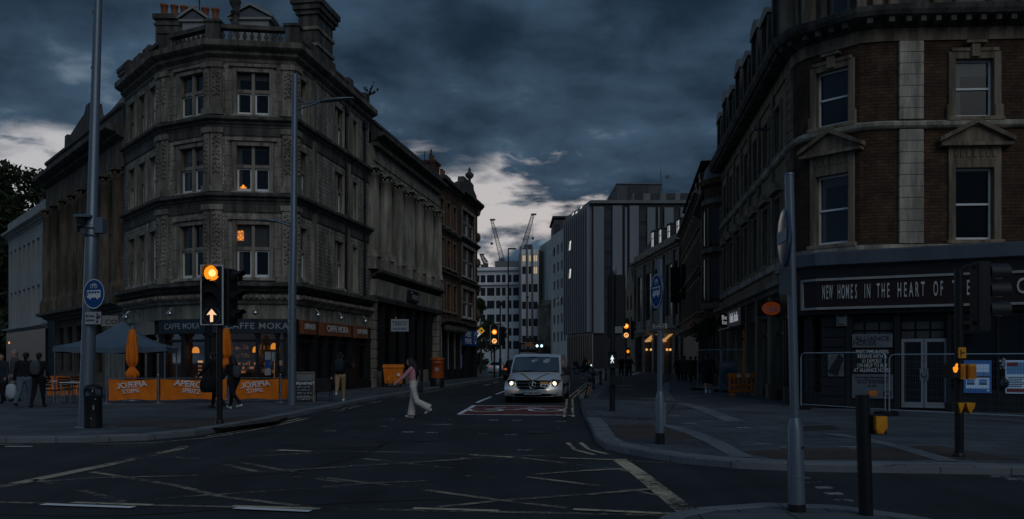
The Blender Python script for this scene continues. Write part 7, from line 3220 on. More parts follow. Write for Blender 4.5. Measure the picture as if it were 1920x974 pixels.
# supermarket sign, wheeled bin and pillar box
sx_, sy_ = PX(751.5, 47.0), 46.6
t = thing('hanging_sign', 'pale projecting shop sign with red and blue words by the columned building', 'sign', (sx_, sy_, ZP(622, sy_)))
w2 = 33 / 1600 * sy_ / 2
h2 = 23 / 1600 * sy_
c = MB()
c.bbox(-w2, w2, -.06, .06, 0, h2, 0, .01)
c.build('board', [mat('sign_pale_grey', (.34, .37, .40), .6, .12, 3)], t)
letters(t, 'TESCO', T((0, -.066, h2 * .68)), .27, mat('sign_dark_red', (.06, .03, .035), .6, .1, 3), 1.0)
letters(t, 'express', T((0, -.066, h2 * .25)), .24, mat('sign_mid_blue', (.06, .11, .19), .6, .1, 3), 1.0)
c = MB()
for i in range(5):
    c.box(-.38 + i * .16, -.28 + i * .16, -.066, -.06, h2 * .47, h2 * .5)
c.build('dashes', [sign_blue], t)
c = MB()
c.box(-1.4, -w2, .0, .04, h2 * .4, h2 * .47)
c.build('bracket', [black_paint], t)

yy = 46.4
t = thing('wheeled_bin', 'orange four wheeled refuse bin standing by the dark shopfront', 'bin', (PX(738, yy), yy, PAVE), RAD(6))
c = MB()
w2, d2, h2 = .54, .45, 1.02
rings = []
for z, k in ((.2, .82), (.26, .86), (.9, .98), (h2, 1.0)):
    rings.append([(-w2 * k, -d2 * k, z), (w2 * k, -d2 * k, z), (w2 * k, d2 * k, z), (-w2 * k, d2 * k, z)])
c.ring_strip(rings, 0, False)
for x in (-.3, 0, .3):
    c.bbox(x - .03, x + .03, -d2 - .01, -d2 + .08, .3, .95, 0, .01)
c.build('body', [orange_plastic], t)
c = MB()
n = 8
rings = []
for i in range(n + 1):
    x = -w2 - .03 + (2 * w2 + .06) * i / n
    rings.append([(x, d2 * 1.05 * math.cos(PI * j / 8), h2 + .02 + .2 * math.sin(PI * j / 8)) for j in range(9)])
c.ring_strip(rings, 0, True)
c.build('lid', [orange_plastic], t)
for x in (-.38, .38):
    for y_ in (-.28, .28):
        c = MB()
        c.cyl((x - .03, y_, .09), (x + .03, y_, .09), .09, n=12)
        c.box(x - .045, x + .045, y_ - .03, y_ + .03, .09, .25)
        c.build('wheel', [rubber], t)
c = MB()
c.poly([(-.38, -d2 - .012, .38), (-.15, -d2 - .012, .38), (-.27, -d2 - .012, .66)], 0)
c.box(.2, .36, -d2 - .016, -d2 - .012, .6, .76, 1)
c.build('stickers', [yellow_plastic, letter_white], t)

yy = 47.5
t = thing('pillar_box', 'faded red pillar box on a black base beside the kerb', 'pillar box', (PX(820, yy), yy, PAVE))
c = MB()
c.lathe([(.385, 0), (.385, .46), (.37, .47)], (0, 0, 0), 24)
c.build('base', [black_paint], t)
c = MB()
c.lathe([(.37, .47), (.365, 1.28), (.38, 1.3), (.38, 1.34), (.37, 1.36), (.37, 1.45)], (0, 0, 0), 24)
c.build('body', [postbox_red], t)
c = MB()
c.lathe([(.40, 1.45), (.42, 1.48), (.41, 1.53), (.33, 1.58), (.15, 1.61), (.02, 1.62)], (0, 0, 0), 24)
c.build('cap', [postbox_red], t)
c = MB()
c.box(-.15, .15, -.375, -.34, 1.18, 1.23)
c.box(-.1, .1, -.375, -.34, .85, 1.05, 1)
c.build('slot', [black_paint, letter_grey], t)

t = thing('wheeled_bin', 'dark green wheeled bin beyond the stone bay corner', 'bin', (PX(903, 104), 104, PAVE))
c = MB()
rings = [[(-.6 * k, -.5 * k, z), (.6 * k, -.5 * k, z), (.6 * k, .5 * k, z), (-.6 * k, .5 * k, z)] for z, k in ((.2, .85), (1.2, 1.0))]
c.ring_strip(rings, 0, False)
green_m = mat('bin_green', (.02, .06, .05), .5, .2, 3)
c.build('body', [green_m], t)
c = MB()
c.bbox(-.64, .64, -.54, .54, 1.2, 1.34, 0, .05)
c.build('lid', [green_m], t)
for x in (-.4, .4):
    c = MB()
    c.cyl((x - .04, -.3, .1), (x + .04, -.3, .1), .1, n=10)
    c.build('wheel', [rubber], t)

t = thing('hanging_sign', 'small tilted diamond sign half yellow half white by the blue shop', 'sign', (PX(900, 74.5), 73.2, ZP(624, 74)))
c = MB(Matrix.Rotation(RAD(-40), 4, 'Y'))
c.bbox(-.42, -.01, -.03, .03, -.22, .22, 0, .01)
c.bbox(.01, .42, -.03, .03, -.22, .22, 1, .01)
c.disc(T((-.22, -.035, .0)), .08, .08, .01, 10, 2)
c.disc(T((-.1, -.035, .05)), .05, .05, .01, 10, 2)
c.disc(T((.22, -.035, .0)), .09, .09, .01, 10, 2)
c.build('board', [sign_lit, mat('yellow_sign', (.7, .32, .04), .5, .1, 4, emit=(1, .5, .06), estr=.25), letter_dark], t)
c = MB()
c.box(-1.0, .0, .035, .06, -.02, .02)
c.build('bracket', [black_paint], t)

# ------------------------------------------------------------------ island bollards
for px, yb_, ang, lab in ((1113, 730, 0, 'upright black bollard next to the leaning one'), (1126, 722, 0, 'second upright black bollard along the kerb from the leaning one'), (1136, 714, 0, 'third upright black bollard, farthest along the kerb'), (1098.5, 748, 13, 'leaning black bollard with orange reflector at the island tip')):
    yy = (H - PAVE) * F / (yb_ - HY)
    t = thing('bollard', lab, 'bollard', (PX(px, yy), yy, PAVE), 0, 'black bollards along the kerb')
    t.rotation_euler = (0, RAD(ang), 0)
    c = MB()
    c.lathe([(.085, 0), (.085, .1), (.07, .13), (.065, .72), (.08, .74), (.08, .80), (.06, .84), (.02, .87)], (0, 0, 0), 14)
    c.build('post', [black_paint], t)
    c = MB()
    c.lathe([(.069, .55), (.072, .56), (.072, .62), (.068, .63)], (0, 0, 0), 14)
    if ang:
        c.box(-.01, .03, -.09, -.075, .15, .5, 1)
    c.build('reflector', [galv_dark, mat('reflector_orange', (.5, .14, .03), .4, .1, 5)], t)
# utility box at the island corner
t = thing('signal_cabinet', 'small dark cabinet low beside the island kerb', 'cabinet', (PX(1086, 35.6), 36.0, PAVE))
c = MB()
c.bbox(-.06, .06, -.06, .06, 0, .2, 0, .01)
c.build('box', [mat('kerb_marker', (.30, .17, .10), .7, .2, 5)], t)

# ------------------------------------------------------------------ mesh fencing
def fence_panel(pa, pb, ztop, label, nwire=42):
    (xa, ya_), (xe, ye_) = pa, pb
    L = math.hypot(xe - xa, ye_ - ya_)
    t = thing('fence_panel', label, 'fence', (xa, ya_, PAVE), math.atan2(ye_ - ya_, xe - xa), 'temporary mesh fence panels')
    c = MB()
    rr_ = .016
    c.tube([(.02, 0, .1), (.02, 0, ztop - .12), (.06, 0, ztop - .03), (.16, 0, ztop), (L - .16, 0, ztop), (L - .06, 0, ztop - .03), (L - .02, 0, ztop - .12), (L - .02, 0, .1)], rr_, 8)
    c.cyl((.02, 0, .16), (L - .02, 0, .16), rr_ * .8, n=8)
    c.build('frame', [galv_bright], t)
    c = MB()
    for i in range(1, nwire):
        x = L * i / nwire
        c.tube([(x, 0, .16), (x, 0, ztop)], .0026, 3, smooth=False, caps=False)
    for k in range(1, 8):
        z = .16 + (ztop - .16) * k / 8
        c.tube([(.02, 0, z), (L - .02, 0, z)], .003, 3, smooth=False, caps=False)
    c.build('mesh_infill', [galv_dark], t)
    for x in (.02, L - .02):
        c = MB()
        c.bbox(x - .12, x + .12, -.32, .32, 0, .12, 0, .03)
        c.build('foot', [rubber], t)


fence_panel((PX(1501, 25.4), 25.4), (PX(1661, 22.7), 22.7), 1.68, 'mesh fence panel at the rounded corner, before the black pier')
fence_panel((PX(1666, 22.55), 22.55), (PX(1945, 19.8), 19.8), 1.62, 'longer mesh fence panel before the glass doors and lit posters', 60)
fence_panel((PX(1307, 41.5), 41.5), (PX(1352, 39.5), 39.5), 1.95, 'mesh fence panel behind the man in shorts', 24)
fence_panel((PX(1353, 39.4), 39.4), (PX(1449, 36.2), 36.2), 1.95, 'mesh fence panel standing over the orange plastic barrier', 34)

yy = 35.2
t = thing('plastic_barrier', 'orange plastic roadworks barrier with white panels before the mesh fence', 'barrier', (PX(1394, yy), yy, PAVE), RAD(4))
c = MB()
w2 = .62
c.bbox(-w2, w2, -.03, .03, .72, .92, 0, .02)
c.bbox(-w2, w2, -.03, .03, .14, .24, 0, .02)
c.bbox(-w2, w2, -.03, .03, .40, .48, 0, .02)
for x in (-w2, -.42, -.24, -.06, .12, .30, .48, w2 - .07):
    c.bbox(x, x + .07, -.027, .027, .2, .75, 0, .01)
c.build('frame', [orange_plastic], t)
for x in (-.28, .08):
    c = MB()
    c.box(x, x + .16, -.036, -.03, .76, .89)
    c.build('reflector', [letter_white], t)
for x in (-.5, .42):
    c = MB()
    c.bbox(x, x + .14, -.25, .25, 0, .1, 0, .02)
    c.build('foot', [orange_plastic], t)
yy = 38.6
t = thing('poster_board', 'blue and white poster board with a round picture behind the orange barrier', 'poster', (PX(1365, yy), yy, PAVE), RAD(3))
c = MB()
c.bbox(-.4, .4, -.02, .02, .1, 1.42, 0, .01)
c.box(-.3, -.24, .02, .4, 0, .06, 0)
c.box(.24, .3, .02, .4, 0, .06, 0)
c.build('board', [mat('poster_grey', (.16, .21, .25), .6, .2, 3)], t)
c = MB()
c.disc(T((0, -.026, .72)), .32, .36, .004, 24, 0)
c.disc(T((.05, -.032, .66)), .22, .26, .004, 24, 1)
c.box(-.36, .36, -.026, -.022, 1.15, 1.35, 2)
c.build('print', [mat('poster_blue_flat', (.06, .13, .2), .6, .2, 5), mat('poster_food', (.25, .17, .12), .7, .5, 8), letter_grey], t)
yy = 104
t = thing('a_board', 'small white pavement board outside the pale stone hall', 'sandwich board', (PX(1213, yy), yy, PAVE), RAD(-15))
c = MB(Matrix.Rotation(RAD(-12), 4, 'X'))
c.bbox(-.45, .45, -.02, .02, 0, 1.2, 0, .01)
c.box(-.36, .36, -.026, -.02, .2, 1.1, 1)
c.build('panel', [shop_black, letter_grey], t)
c = MB(T((0, .5, 0)) @ Matrix.Rotation(RAD(12), 4, 'X'))
c.bbox(-.45, .45, -.02, .02, 0, 1.2, 0, .01)
c.build('panel', [shop_black], t)

# wall lanterns on the long facade
for px, py, yy in ((1430, 243, 32.0), (1366, 392, 43.6)):
    t = thing('wall_lantern', 'flat grey street lantern on an arm from the long facade, ' + ('big higher one' if px > 1400 else 'small lower one'), 'street lamp', (PX(px, yy), yy, ZP(py, yy)), 0, 'lanterns on the long facade')
    c = MB()
    rings = []
    for i in range(9):
        k = i / 8
        w = .02 + .13 * math.sin(PI * min(1, k + .08)) ** .6
        rings.append([(-.36 + .5 * k, w * math.cos(2 * PI * j / 10), .05 * (1 - abs(k - .5)) * math.sin(2 * PI * j / 10)) for j in range(10)])
    c.ring_strip(rings)
    c.build('lantern', [galv], t)
    c = MB()
    c.cyl((.1, 0, 0), (.75, 0, .05), .025, n=6)
    c.build('arm', [galv_dark], t)
# ================================================================== vehicles
def catmull(rows, b):
    n = len(rows)
    i = min(max(int(b), 0), n - 2)
    f = b - i
    p0, p1, p2, p3 = rows[max(i - 1, 0)], rows[i], rows[i + 1], rows[min(i + 2, n - 1)]
    out = []
    for a0, a1, a2, a3 in zip(p0, p1, p2, p3):
        m1, m2 = (a2 - a0) * .38, (a3 - a1) * .38
        out.append((2 * f ** 3 - 3 * f ** 2 + 1) * a1 + (f ** 3 - 2 * f ** 2 + f) * m1 + (-2 * f ** 3 + 3 * f ** 2) * a2 + (f ** 3 - f ** 2) * m2)
    return out


class Skin:
    """vehicle skin: rows of (back, height, half width, bow of the front, crown drop)"""
    def __init__(s, rows):
        s.rows = rows

    def at(s, a, b, e=0.0):
        t_, z, hw, bow, drop = catmull(s.rows, b)
        p = V(a * hw, t_ + bow * abs(a) ** 2.6, z - drop * abs(a) ** 4)
        if e:
            d = .01
            q = lambda aa, bb: s.at(aa, bb)
            u = q(min(a + d, 1), b) - q(max(a - d, -1), b)
            v = q(a, min(b + d, len(s.rows) - 1)) - q(a, max(b - d, 0))
            n = u.cross(v)
            if n.length > 1e-9:
                n.normalize()
                p = p + n * e
        return p

    def patch(s, mb, a0, a1, b0, b1, m=0, e=.008, na=10, nb=5, fa=None):
        """a0/a1 may be functions of the fraction along b"""
        vs_ = []
        for j in range(nb + 1):
            k = j / nb
            b = b0 + (b1 - b0) * k
            l_ = a0(k) if callable(a0) else a0
            r_ = a1(k) if callable(a1) else a1
            for i in range(na + 1):
                vs_.append(s.at(l_ + (r_ - l_) * i / na, b, e))
        mb.geo(vs_, [(j * (na + 1) + i, j * (na + 1) + i + 1, (j + 1) * (na + 1) + i + 1, (j + 1) * (na + 1) + i) for j in range(nb) for i in range(na)], m, True)

    def shell(s, mb, m=0, na=22, sub=4, zlow=.24, bulge=1.0, first=0):
        nb = (len(s.rows) - 1) * sub
        s.patch(mb, -1, 1, 0, len(s.rows) - 1, m, 0, na, nb)
        maxw = max(r[2] for r in s.rows)
        for sg in (-1, 1):
            cols = []
            for j in range(nb + 1):
                p = s.at(sg, j / nb * (len(s.rows) - 1))
                mid_z = min(p.z, .78)
                col = [p]
                wm = max(abs(p.x), maxw * .995 if .25 < p.y else abs(p.x))
                for f in (.5, 1):
                    z = p.z + (mid_z - p.z) * f
                    col.append(V(sg * (abs(p.x) + (wm - abs(p.x)) * f), p.y, z))
                col.append(V(sg * wm * .985, p.y, min(zlow + .1, p.z)))
                col.append(V(sg * wm * .95, p.y, min(zlow, p.z)))
                cols.append(col)
            k = len(cols[0])
            vs_ = [q for c_ in cols for q in c_]
            fs_ = []
            for j in range(nb):
                for i in range(k - 1):
                    f = (j * k + i, j * k + i + 1, (j + 1) * k + i + 1, (j + 1) * k + i)
                    fs_.append(f if sg > 0 else f[::-1])
            mb.geo(vs_, fs_, m, True)


def wheel(t, x, y_, r, w, name='wheel', rim=galv):
    c = MB()
    sg = 1 if x > 0 else -1
    c.tube([(x - w / 2, y_, r), (x - w * .42, y_, r), (x + w * .42, y_, r), (x + w / 2, y_, r)], [r * .9, r, r, r * .9], 24)
    o = c.build('wheel', [rubber], t)
    c = MB()
    xo = x + sg * w * .5
    c.tube([(xo - sg * .02, y_, r), (xo + sg * .012, y_, r)], [r * .64, r * .58], 18)
    c.build('rim', [rim], o)
    return o


silver = mat('silver_paint', (.72, .75, .80), .32, .06, 1.5, metal=.5, coat=.5)
car_black = mat('black_car_paint', (.012, .013, .015), .25, .1, 2, coat=.7)
wind = mat('windscreen_glass', (.055, .08, .11), .09, .25, 1.0, spec=.75, spread=.9)
side_glass = mat('side_glass', (.008, .009, .011), .06, 0, spec=.5)
chrome = mat('chrome', (.65, .66, .67), .15, 0, metal=1)
headlamp_glass = mat('headlamp_glass', (.08, .085, .09), .12, .4, 9, metal=.5)

HW = 1.08
rows_v = [(.20, .23, .88 * HW, .30, 0), (.07, .27, .95 * HW, .34, 0), (.01, .38, .985 * HW, .36, 0), (.00, .50, 1.0 * HW, .37, 0), (.05, .62, 1.0 * HW, .38, .0), (.11, .75, .985 * HW, .40, .03),
          (.26, .865, .955 * HW, .40, .06), (.60, 1.00, .93 * HW, .34, .07), (.98, 1.115, .905 * HW, .26, .05), (1.34, 1.40, .885 * HW, .20, .035), (1.66, 1.67, .85 * HW, .15, .035),
          (1.90, 1.775, .845 * HW, .08, .04), (2.4, 1.83, .845 * HW, 0, .045), (4.7, 1.84, .845 * HW, 0, .045), (5.05, 1.76, .83 * HW, 0, .045), (5.16, 1.1, .9 * HW, 0, 0), (5.18, .3, .93 * HW, 0, 0)]
vy = 31.3
van = thing('parked_van', 'silver van with lit headlamps and a gold V stripe, waiting at the red cycle box', 'van', (PX(999, vy) - .02, vy, 0), -math.atan2(.125, 1))
sk = Skin(rows_v)
c = MB()
sk.shell(c, 0)
body = c.build('body', [silver], van, sharp=38)
c = MB()
sk.patch(c, lambda k: -.93 + .01 * k, lambda k: .93 - .01 * k, 8.12, 10.35, 0, .008, 16, 8)
ws = c.build('windscreen', [wind], van)
c = MB()
for (a, b, w, h) in ((-.12, 9.5, .07, .25), (-.02, 9.62, .08, .14), (.40, 9.45, .10, .30), (.47, 9.62, .09, .3), (.62, 10.05, .05, .12), (.75, 10.05, .05, .1)):
    sk.patch(c, a - w, a + w, b - h / 2, b + h / 2, 0, .014, 4, 3)
c.build('painted_glints', [mat('pale_glint', (.30, .36, .40), .6, .4, 8)], ws)  # pale patches painted onto the windscreen as glints
c = MB()
sk.patch(c, -.3, .0, 10.0, 10.33, 0, .013, 4, 3)
c.build('mirror_patch', [black_paint], ws)
c = MB()
pts1 = [sk.at(-.5 + i * .07, 8.15 + .06 * math.sin(i * .4), .035) for i in range(20)]
c.tube(pts1, .014, 6)
pts1 = [sk.at(-.9 + i * .06, 8.12, .03) for i in range(15)]
c.tube(pts1, .014, 6)
c.build('wiper', [black_paint], van)
c = MB()
sk.patch(c, lambda k: -.48 - .15 * k, lambda k: .48 + .15 * k, 3.0, 5.75, 0, .006, 16, 8)
grille_m = mat('grille_black', (.006, .006, .007), .9, 0, spec=.05)
gr = c.build('grille', [grille_m], van)
c = MB()
for b in (3.8, 4.8):
    pts = [sk.at(-.54 + i * .054, b, .02) for i in range(21)]
    c.tube(pts, .018, 6, 0)
c.build('slat', [galv_dark], gr)
c = MB()
ring = [sk.at(-.63, 5.75, .012), sk.at(-.59, 4.9, .012), sk.at(-.53, 3.7, .012), sk.at(-.43, 3.0, .012)] + [sk.at(-.43 + i * .086, 2.9, .012) for i in range(1, 11)] + [sk.at(.53, 3.7, .012), sk.at(.59, 4.9, .012), sk.at(.63, 5.75, .012)]
c.tube(ring, .022, 6)
c.build('trim', [chrome], gr)
c = MB()
ec = sk.at(0, 4.3, .04)
E = T(ec)
c.M = E
n = 24
c.tube([(.125 * math.cos(2 * PI * i / n), -.01, .125 * math.sin(2 * PI * i / n)) for i in range(n + 1)], .012, 6)
for k in range(3):
    a = PI / 2 + k * 2 * PI / 3
    c.tube([(0, -.012, 0), (.12 * math.cos(a), -.008, .12 * math.sin(a))], [.022, .004], 6)
c.build('badge', [chrome], van)
c = MB()
p = sk.at(.40, 4.3, .035)
c.M = T(p) @ RZ(RAD(6))
c.bbox(-.15, .15, -.012, .0, -.11, .12, 0, .008)
c.box(-.15, .15, -.016, -.012, .05, .115, 1)
c.box(-.1, .02, -.016, -.012, -.03, .02, 2)
c.box(.05, .12, -.016, -.012, -.07, .02, 2)
c.build('licence_plate', [letter_white, yellow_plastic, letter_dark], van)
c = MB()
p = sk.at(0, 2.2, .03)
c.M = T((0, p.y - .005, .385))
c.bbox(-.33, .33, -.015, .03, -.062, .062, 0, .01)
c.box(-.33, -.285, -.018, -.015, -.06, .06, 1)
npl = c.build('number_plate', [mat('plate_grey', (.36, .38, .39), .5, .15, 6), sign_blue], van)
letters(npl, 'YG68 AKX', T((.025, p.y - .025, .385)), .125, letter_dark, 1.0)
c = MB()
sk.patch(c, -.66, .66, .6, 1.75, 0, .006, 14, 3)
c.build('lower_grille', [grille_m], van)
c = MB()
c.tube([sk.at(-.78 + i * .078, 1.9 - .25 * (abs(i - 10) / 10) ** 3, .012) for i in range(21)], .02, 6)
c.tube([sk.at(-.98 + i * .098, .75 + .3 * (abs(i - 10) / 10) ** 4, .012) for i in range(21)], .016, 6)
c.build('bumper_trim', [galv], van)
for sg in (-1, 1):
    c = MB()
    if sg > 0:
        sk.patch(c, lambda k: .655 + .0 * k, lambda k: .82 + .17 * k, 4.05, 6.2, 0, .008, 8, 6)
    else:
        sk.patch(c, lambda k: -.82 - .17 * k, lambda k: -.655, 4.05, 6.2, 0, .008, 8, 6)
    hl = c.build('headlight', [headlamp_glass], van)
    c = MB()
    p = sk.at(sg * .74, 4.75, .012)
    c.ball(p, .072, .05, .078, 12, 8, 0)
    c.build('bulb', [head_lit], hl)
    c = MB()
    p = sk.at(sg * .80, 1.7, .01)
    c.tube([p + V(0, -.01, 0), p + V(0, .03, 0)], [.06, .075], 14)
    c.build('fog_light', [galv], van)
    c = MB()
    # gold and dark V on the bonnet
    for off_, mm in ((0, 0), (.035, 1)):
        sk.patch(c, lambda k: sg * (.50 - .48 * k + off_) - .022, lambda k: sg * (.50 - .48 * k + off_) + .022, 7.85, 5.75, mm, .010 + .003 * mm, 3, 14)
    c.build('bonnet_stripe', [mat('gold_stripe', (.62, .42, .16), .4, .1, 5), mat('brown_stripe', (.10, .045, .025), .4, .1, 5)], van)
    c = MB()
    mx_ = sg * (HW + .14)
    c.bbox(mx_ - .13, mx_ + .13, .92, 1.06, 1.02, 1.22, 0, .04)
    c.tube([(sg * HW * .9, 1.05, 1.02), (mx_, 1.0, 1.06)], .03, 6)
    mr = c.build('mirror', [black_paint], van)
    # side glazing and doors
    c = MB()
    x = sg * HW
    for y0_, y1_ in ((1.75, 2.55), (2.65, 3.75), (3.85, 4.85)):
        vs_ = [(sg * (HW * .865), y0_ - (.25 if y0_ < 2 else 0), 1.16), (sg * (HW * .865), y1_, 1.16), (sg * (HW * .815), y1_, 1.60), (sg * (HW * .815), y0_ + .1, 1.60)]
        vs_ = [(sg * (abs(q[0]) + .10 - (.08 if q[2] > 1.3 else .0)), q[1], q[2]) for q in vs_]
        c.geo(vs_, [(0, 1, 2, 3)], 0)
    c.build('side_window', [side_glass], van)
    for y_ in (1.02, 4.15):
        c = MB()
        c.tube([(sg * (HW - .16), y_, .34), (sg * (HW + .004), y_, .34)], [.41, .41], 24)
        c.build('wheel_arch', [shop_black], van)
        wheel(van, sg * (HW - .10), y_, .335, .24)
    c = MB()
    for z in (.72,):
        c.bbox(sg * HW - .02, sg * HW + .02, 1.5, 3.7, .58, .68, 0, .01)
    c.build('side_moulding', [black_paint], van)
c = MB()
c.box(-.9, .9, .35, 4.9, .18, .5)
c.build('underbody', [grille_m], van)
c = MB()
c.bbox(-.55, .15, .9, 1.35, .13, .17)
c.build('under_slab', [mat('dull_orange', (.4, .14, .03), .5, .1, 4)], van)  # flat dull orange slab under the van, plain colour
lp = bpy.data.lights.new('headlamp_beam', 'SPOT')
for sg in (-1, 1):
    l = bpy.data.lights.new('headlamp_beam', 'SPOT')
    l.energy = 1.4
    l.color = (1, .68, .34)
    l.spot_size = RAD(85)
    l.spot_blend = .9
    l.shadow_soft_size = .06
    o = bpy.data.objects.new('headlamp_beam', l)
    COL.objects.link(o)
    o.parent = van
    o.location = (sg * .74, -.25, .60)
    o.rotation_euler = (RAD(78), 0, 0)
bpy.data.lights.remove(lp)


def small_car(label, loc, rz, paint, h=1.5, rear=False, tall=False):
    t = thing('parked_car', label, 'car', loc, rz)
    k = h / 1.5
    rows = [(.2, .2, .8, .2, 0), (.04, .35, .86, .26, 0), (.0, .5, .88, .28, 0), (.06, .66, .88, .28, .02), (.3, .78, .86, .26, .04), (1.1, .92 * k, .83, .16, .05), (1.5, 1.2 * k, .74, .14, .05), (1.85, 1.42 * k, .66, .1, .05), (2.5, 1.5 * k, .64, 0, .05), (3.4, 1.44 * k, .63, 0, .05), (3.95, 1.05 * k, .76, -.1, .04), (4.15, .85, .84, -.18, .02), (4.2, .5, .86, -.22, 0), (4.12, .25, .8, -.2, 0)]
    s_ = Skin(rows)
    c = MB()
    s_.shell(c, 0, 14, 3)
    c.build('body', [paint], t, sharp=40)
    c = MB()
    s_.patch(c, -.9, .9, 5.2, 6.9, 0, .008, 10, 5)
    c.build('windscreen', [side_glass], t)
    c = MB()
    s_.patch(c, -.88, .88, 9.2, 10.2, 0, .008, 10, 5)
    c.build('rear_window', [side_glass], t)
    for sg in (-1, 1):
        for y_ in (.85, 3.35):
            wheel(t, sg * .78, y_, .31, .2)
        c = MB()
        p = s_.at(sg * .8, 11.0, .01)
        c.ball(p, .13, .05, .12)
        c.build('tail_light', [led_red], t)
        c = MB()
        p = s_.at(sg * .72, 3.3, .01)
        c.ball(p, .13, .05, .08)
        c.build('headlight', [headlamp_glass], t)
        c = MB()
        c.bbox(sg * .95 - .1, sg * .95 + .1, 1.4, 1.5, .95, 1.08, 0, .03)
        c.build('mirror', [black_paint], t)
    return t


small_car('dark car with a glowing tail lamp, half hidden behind the silver van', (PX(970, 66), 70.3, 0), PI - .06, car_black, 1.66)
small_car('dark tall car directly behind the silver van, only its roof showing', (PX(986, 57), 57, 0), -.09, mat('dark_grey_car_paint', (.05, .055, .06), .25, .1, 2, coat=.7), 2.1)
small_car('pale car far up the kerb, seen past the distant amber signal', (PX(935, 96), 100, 0), PI - .08, silver, 1.45)

# motorcycle and rider
my = 93
mb_ = thing('motorcycle', 'dark motorcycle with a lit headlamp and top box riding up the street', 'motorcycle', (PX(1094, my), my, 0), RAD(58))
K = 1.12
c = MB()
c.tube([(0, -.55, .62), (0, -.2, .72), (0, .2, .70), (0, .6, .78), (0, .85, .82)], [.13, .2, .17, .14, .06], 10)
c.tube([(0, -.1, .35), (0, .2, .38)], [.2, .18], 8)
c.build('body', [car_black], mb_)
for y_ in (-.75, .7):
    c = MB()
    n = 20
    c.tube([(0, y_ + .27 * math.cos(2 * PI * i / n), .33 + .27 * math.sin(2 * PI * i / n)) for i in range(n + 1)], .06, 8)
    w_o = c.build('wheel', [rubber], mb_)
    c = MB()
    for i in range(5):
        a = 2 * PI * i / 5
        c.cyl((0, y_, .33), (0, y_ + .25 * math.cos(a), .33 + .25 * math.sin(a)), .02, n=5)
    c.build('rim', [galv], w_o)
c = MB()
for x in (-.07, .07):
    c.cyl((x, -.75, .33), (x, -.48, .95), .03, n=6)
c.cyl((-.35, -.42, 1.0), (.35, -.42, 1.0), .02, n=6)
c.build('fork', [galv], mb_)
c = MB()
c.geo([(-.25, -.68, .75), (.25, -.68, .75), (.2, -.5, 1.25), (-.2, -.5, 1.25)], [(0, 1, 2, 3)])
c.ball((0, -.6, .8), .24, .2, .2)
c.build('fairing', [car_black], mb_)
c = MB()
c.ball((0, -.79, .84), .11, .05, .09)
c.build('headlight', [white_lit], mb_)
c = MB()
c.bbox(-.24, .24, .62, 1.05, .85, 1.2, 0, .06)
c.build('top_box', [black_paint], mb_)
mb_.scale = (1.2, 1.2, 1.2)

# ================================================================== people
def cap_geo(mb, p0, r0, p1, r1, n=10):
    p0, p1 = Vector(p0), Vector(p1)
    d = p1 - p0
    L = d.length
    if L < 1e-6:
        mb.ball(p0, r0, r0, r0, n, 6)
        return
    d.normalize()
    pts, rs = [], []
    for a in (-80, -50, -25):
        pts.append(p0 + d * r0 * math.sin(RAD(a)))
        rs.append(r0 * math.cos(RAD(a)))
    pts.append(p0)
    rs.append(r0)
    pts.append(p1)
    rs.append(r1)
    fl = .18 if r1 > r0 * 1.25 else 1
    for a in (25, 50, 80):
        pts.append(p1 + d * fl * r1 * math.sin(RAD(a)))
        rs.append(r1 * math.cos(RAD(a)))
    mb.tube(pts, rs, n)


def remeshed(caps, balls, voxel, smooth=6):
    mb = MB()
    for q in caps:
        cap_geo(mb, *q)
    for q in balls:
        mb.ball(*q, 14, 10)
    me = mb.mesh('tmp', [])
    o = bpy.data.objects.new('tmp', me)
    COL.objects.link(o)
    m = o.modifiers.new('r', 'REMESH')
    m.mode = 'VOXEL'
    m.voxel_size = voxel
    s_ = o.modifiers.new('s', 'SMOOTH')
    s_.factor = .5
    s_.iterations = smooth
    bpy.context.view_layer.update()
    out = bpy.data.meshes.new_from_object(o.evaluated_get(bpy.context.evaluated_depsgraph_get()))
    bpy.data.objects.remove(o)
    bpy.data.meshes.remove(me)
    return out


def seg_dist(p, a, b):
    ab = b - a
    t_ = max(0, min(1, (p - a).dot(ab) / max(ab.length_squared, 1e-9)))
    return (p - a - ab * t_).length, t_


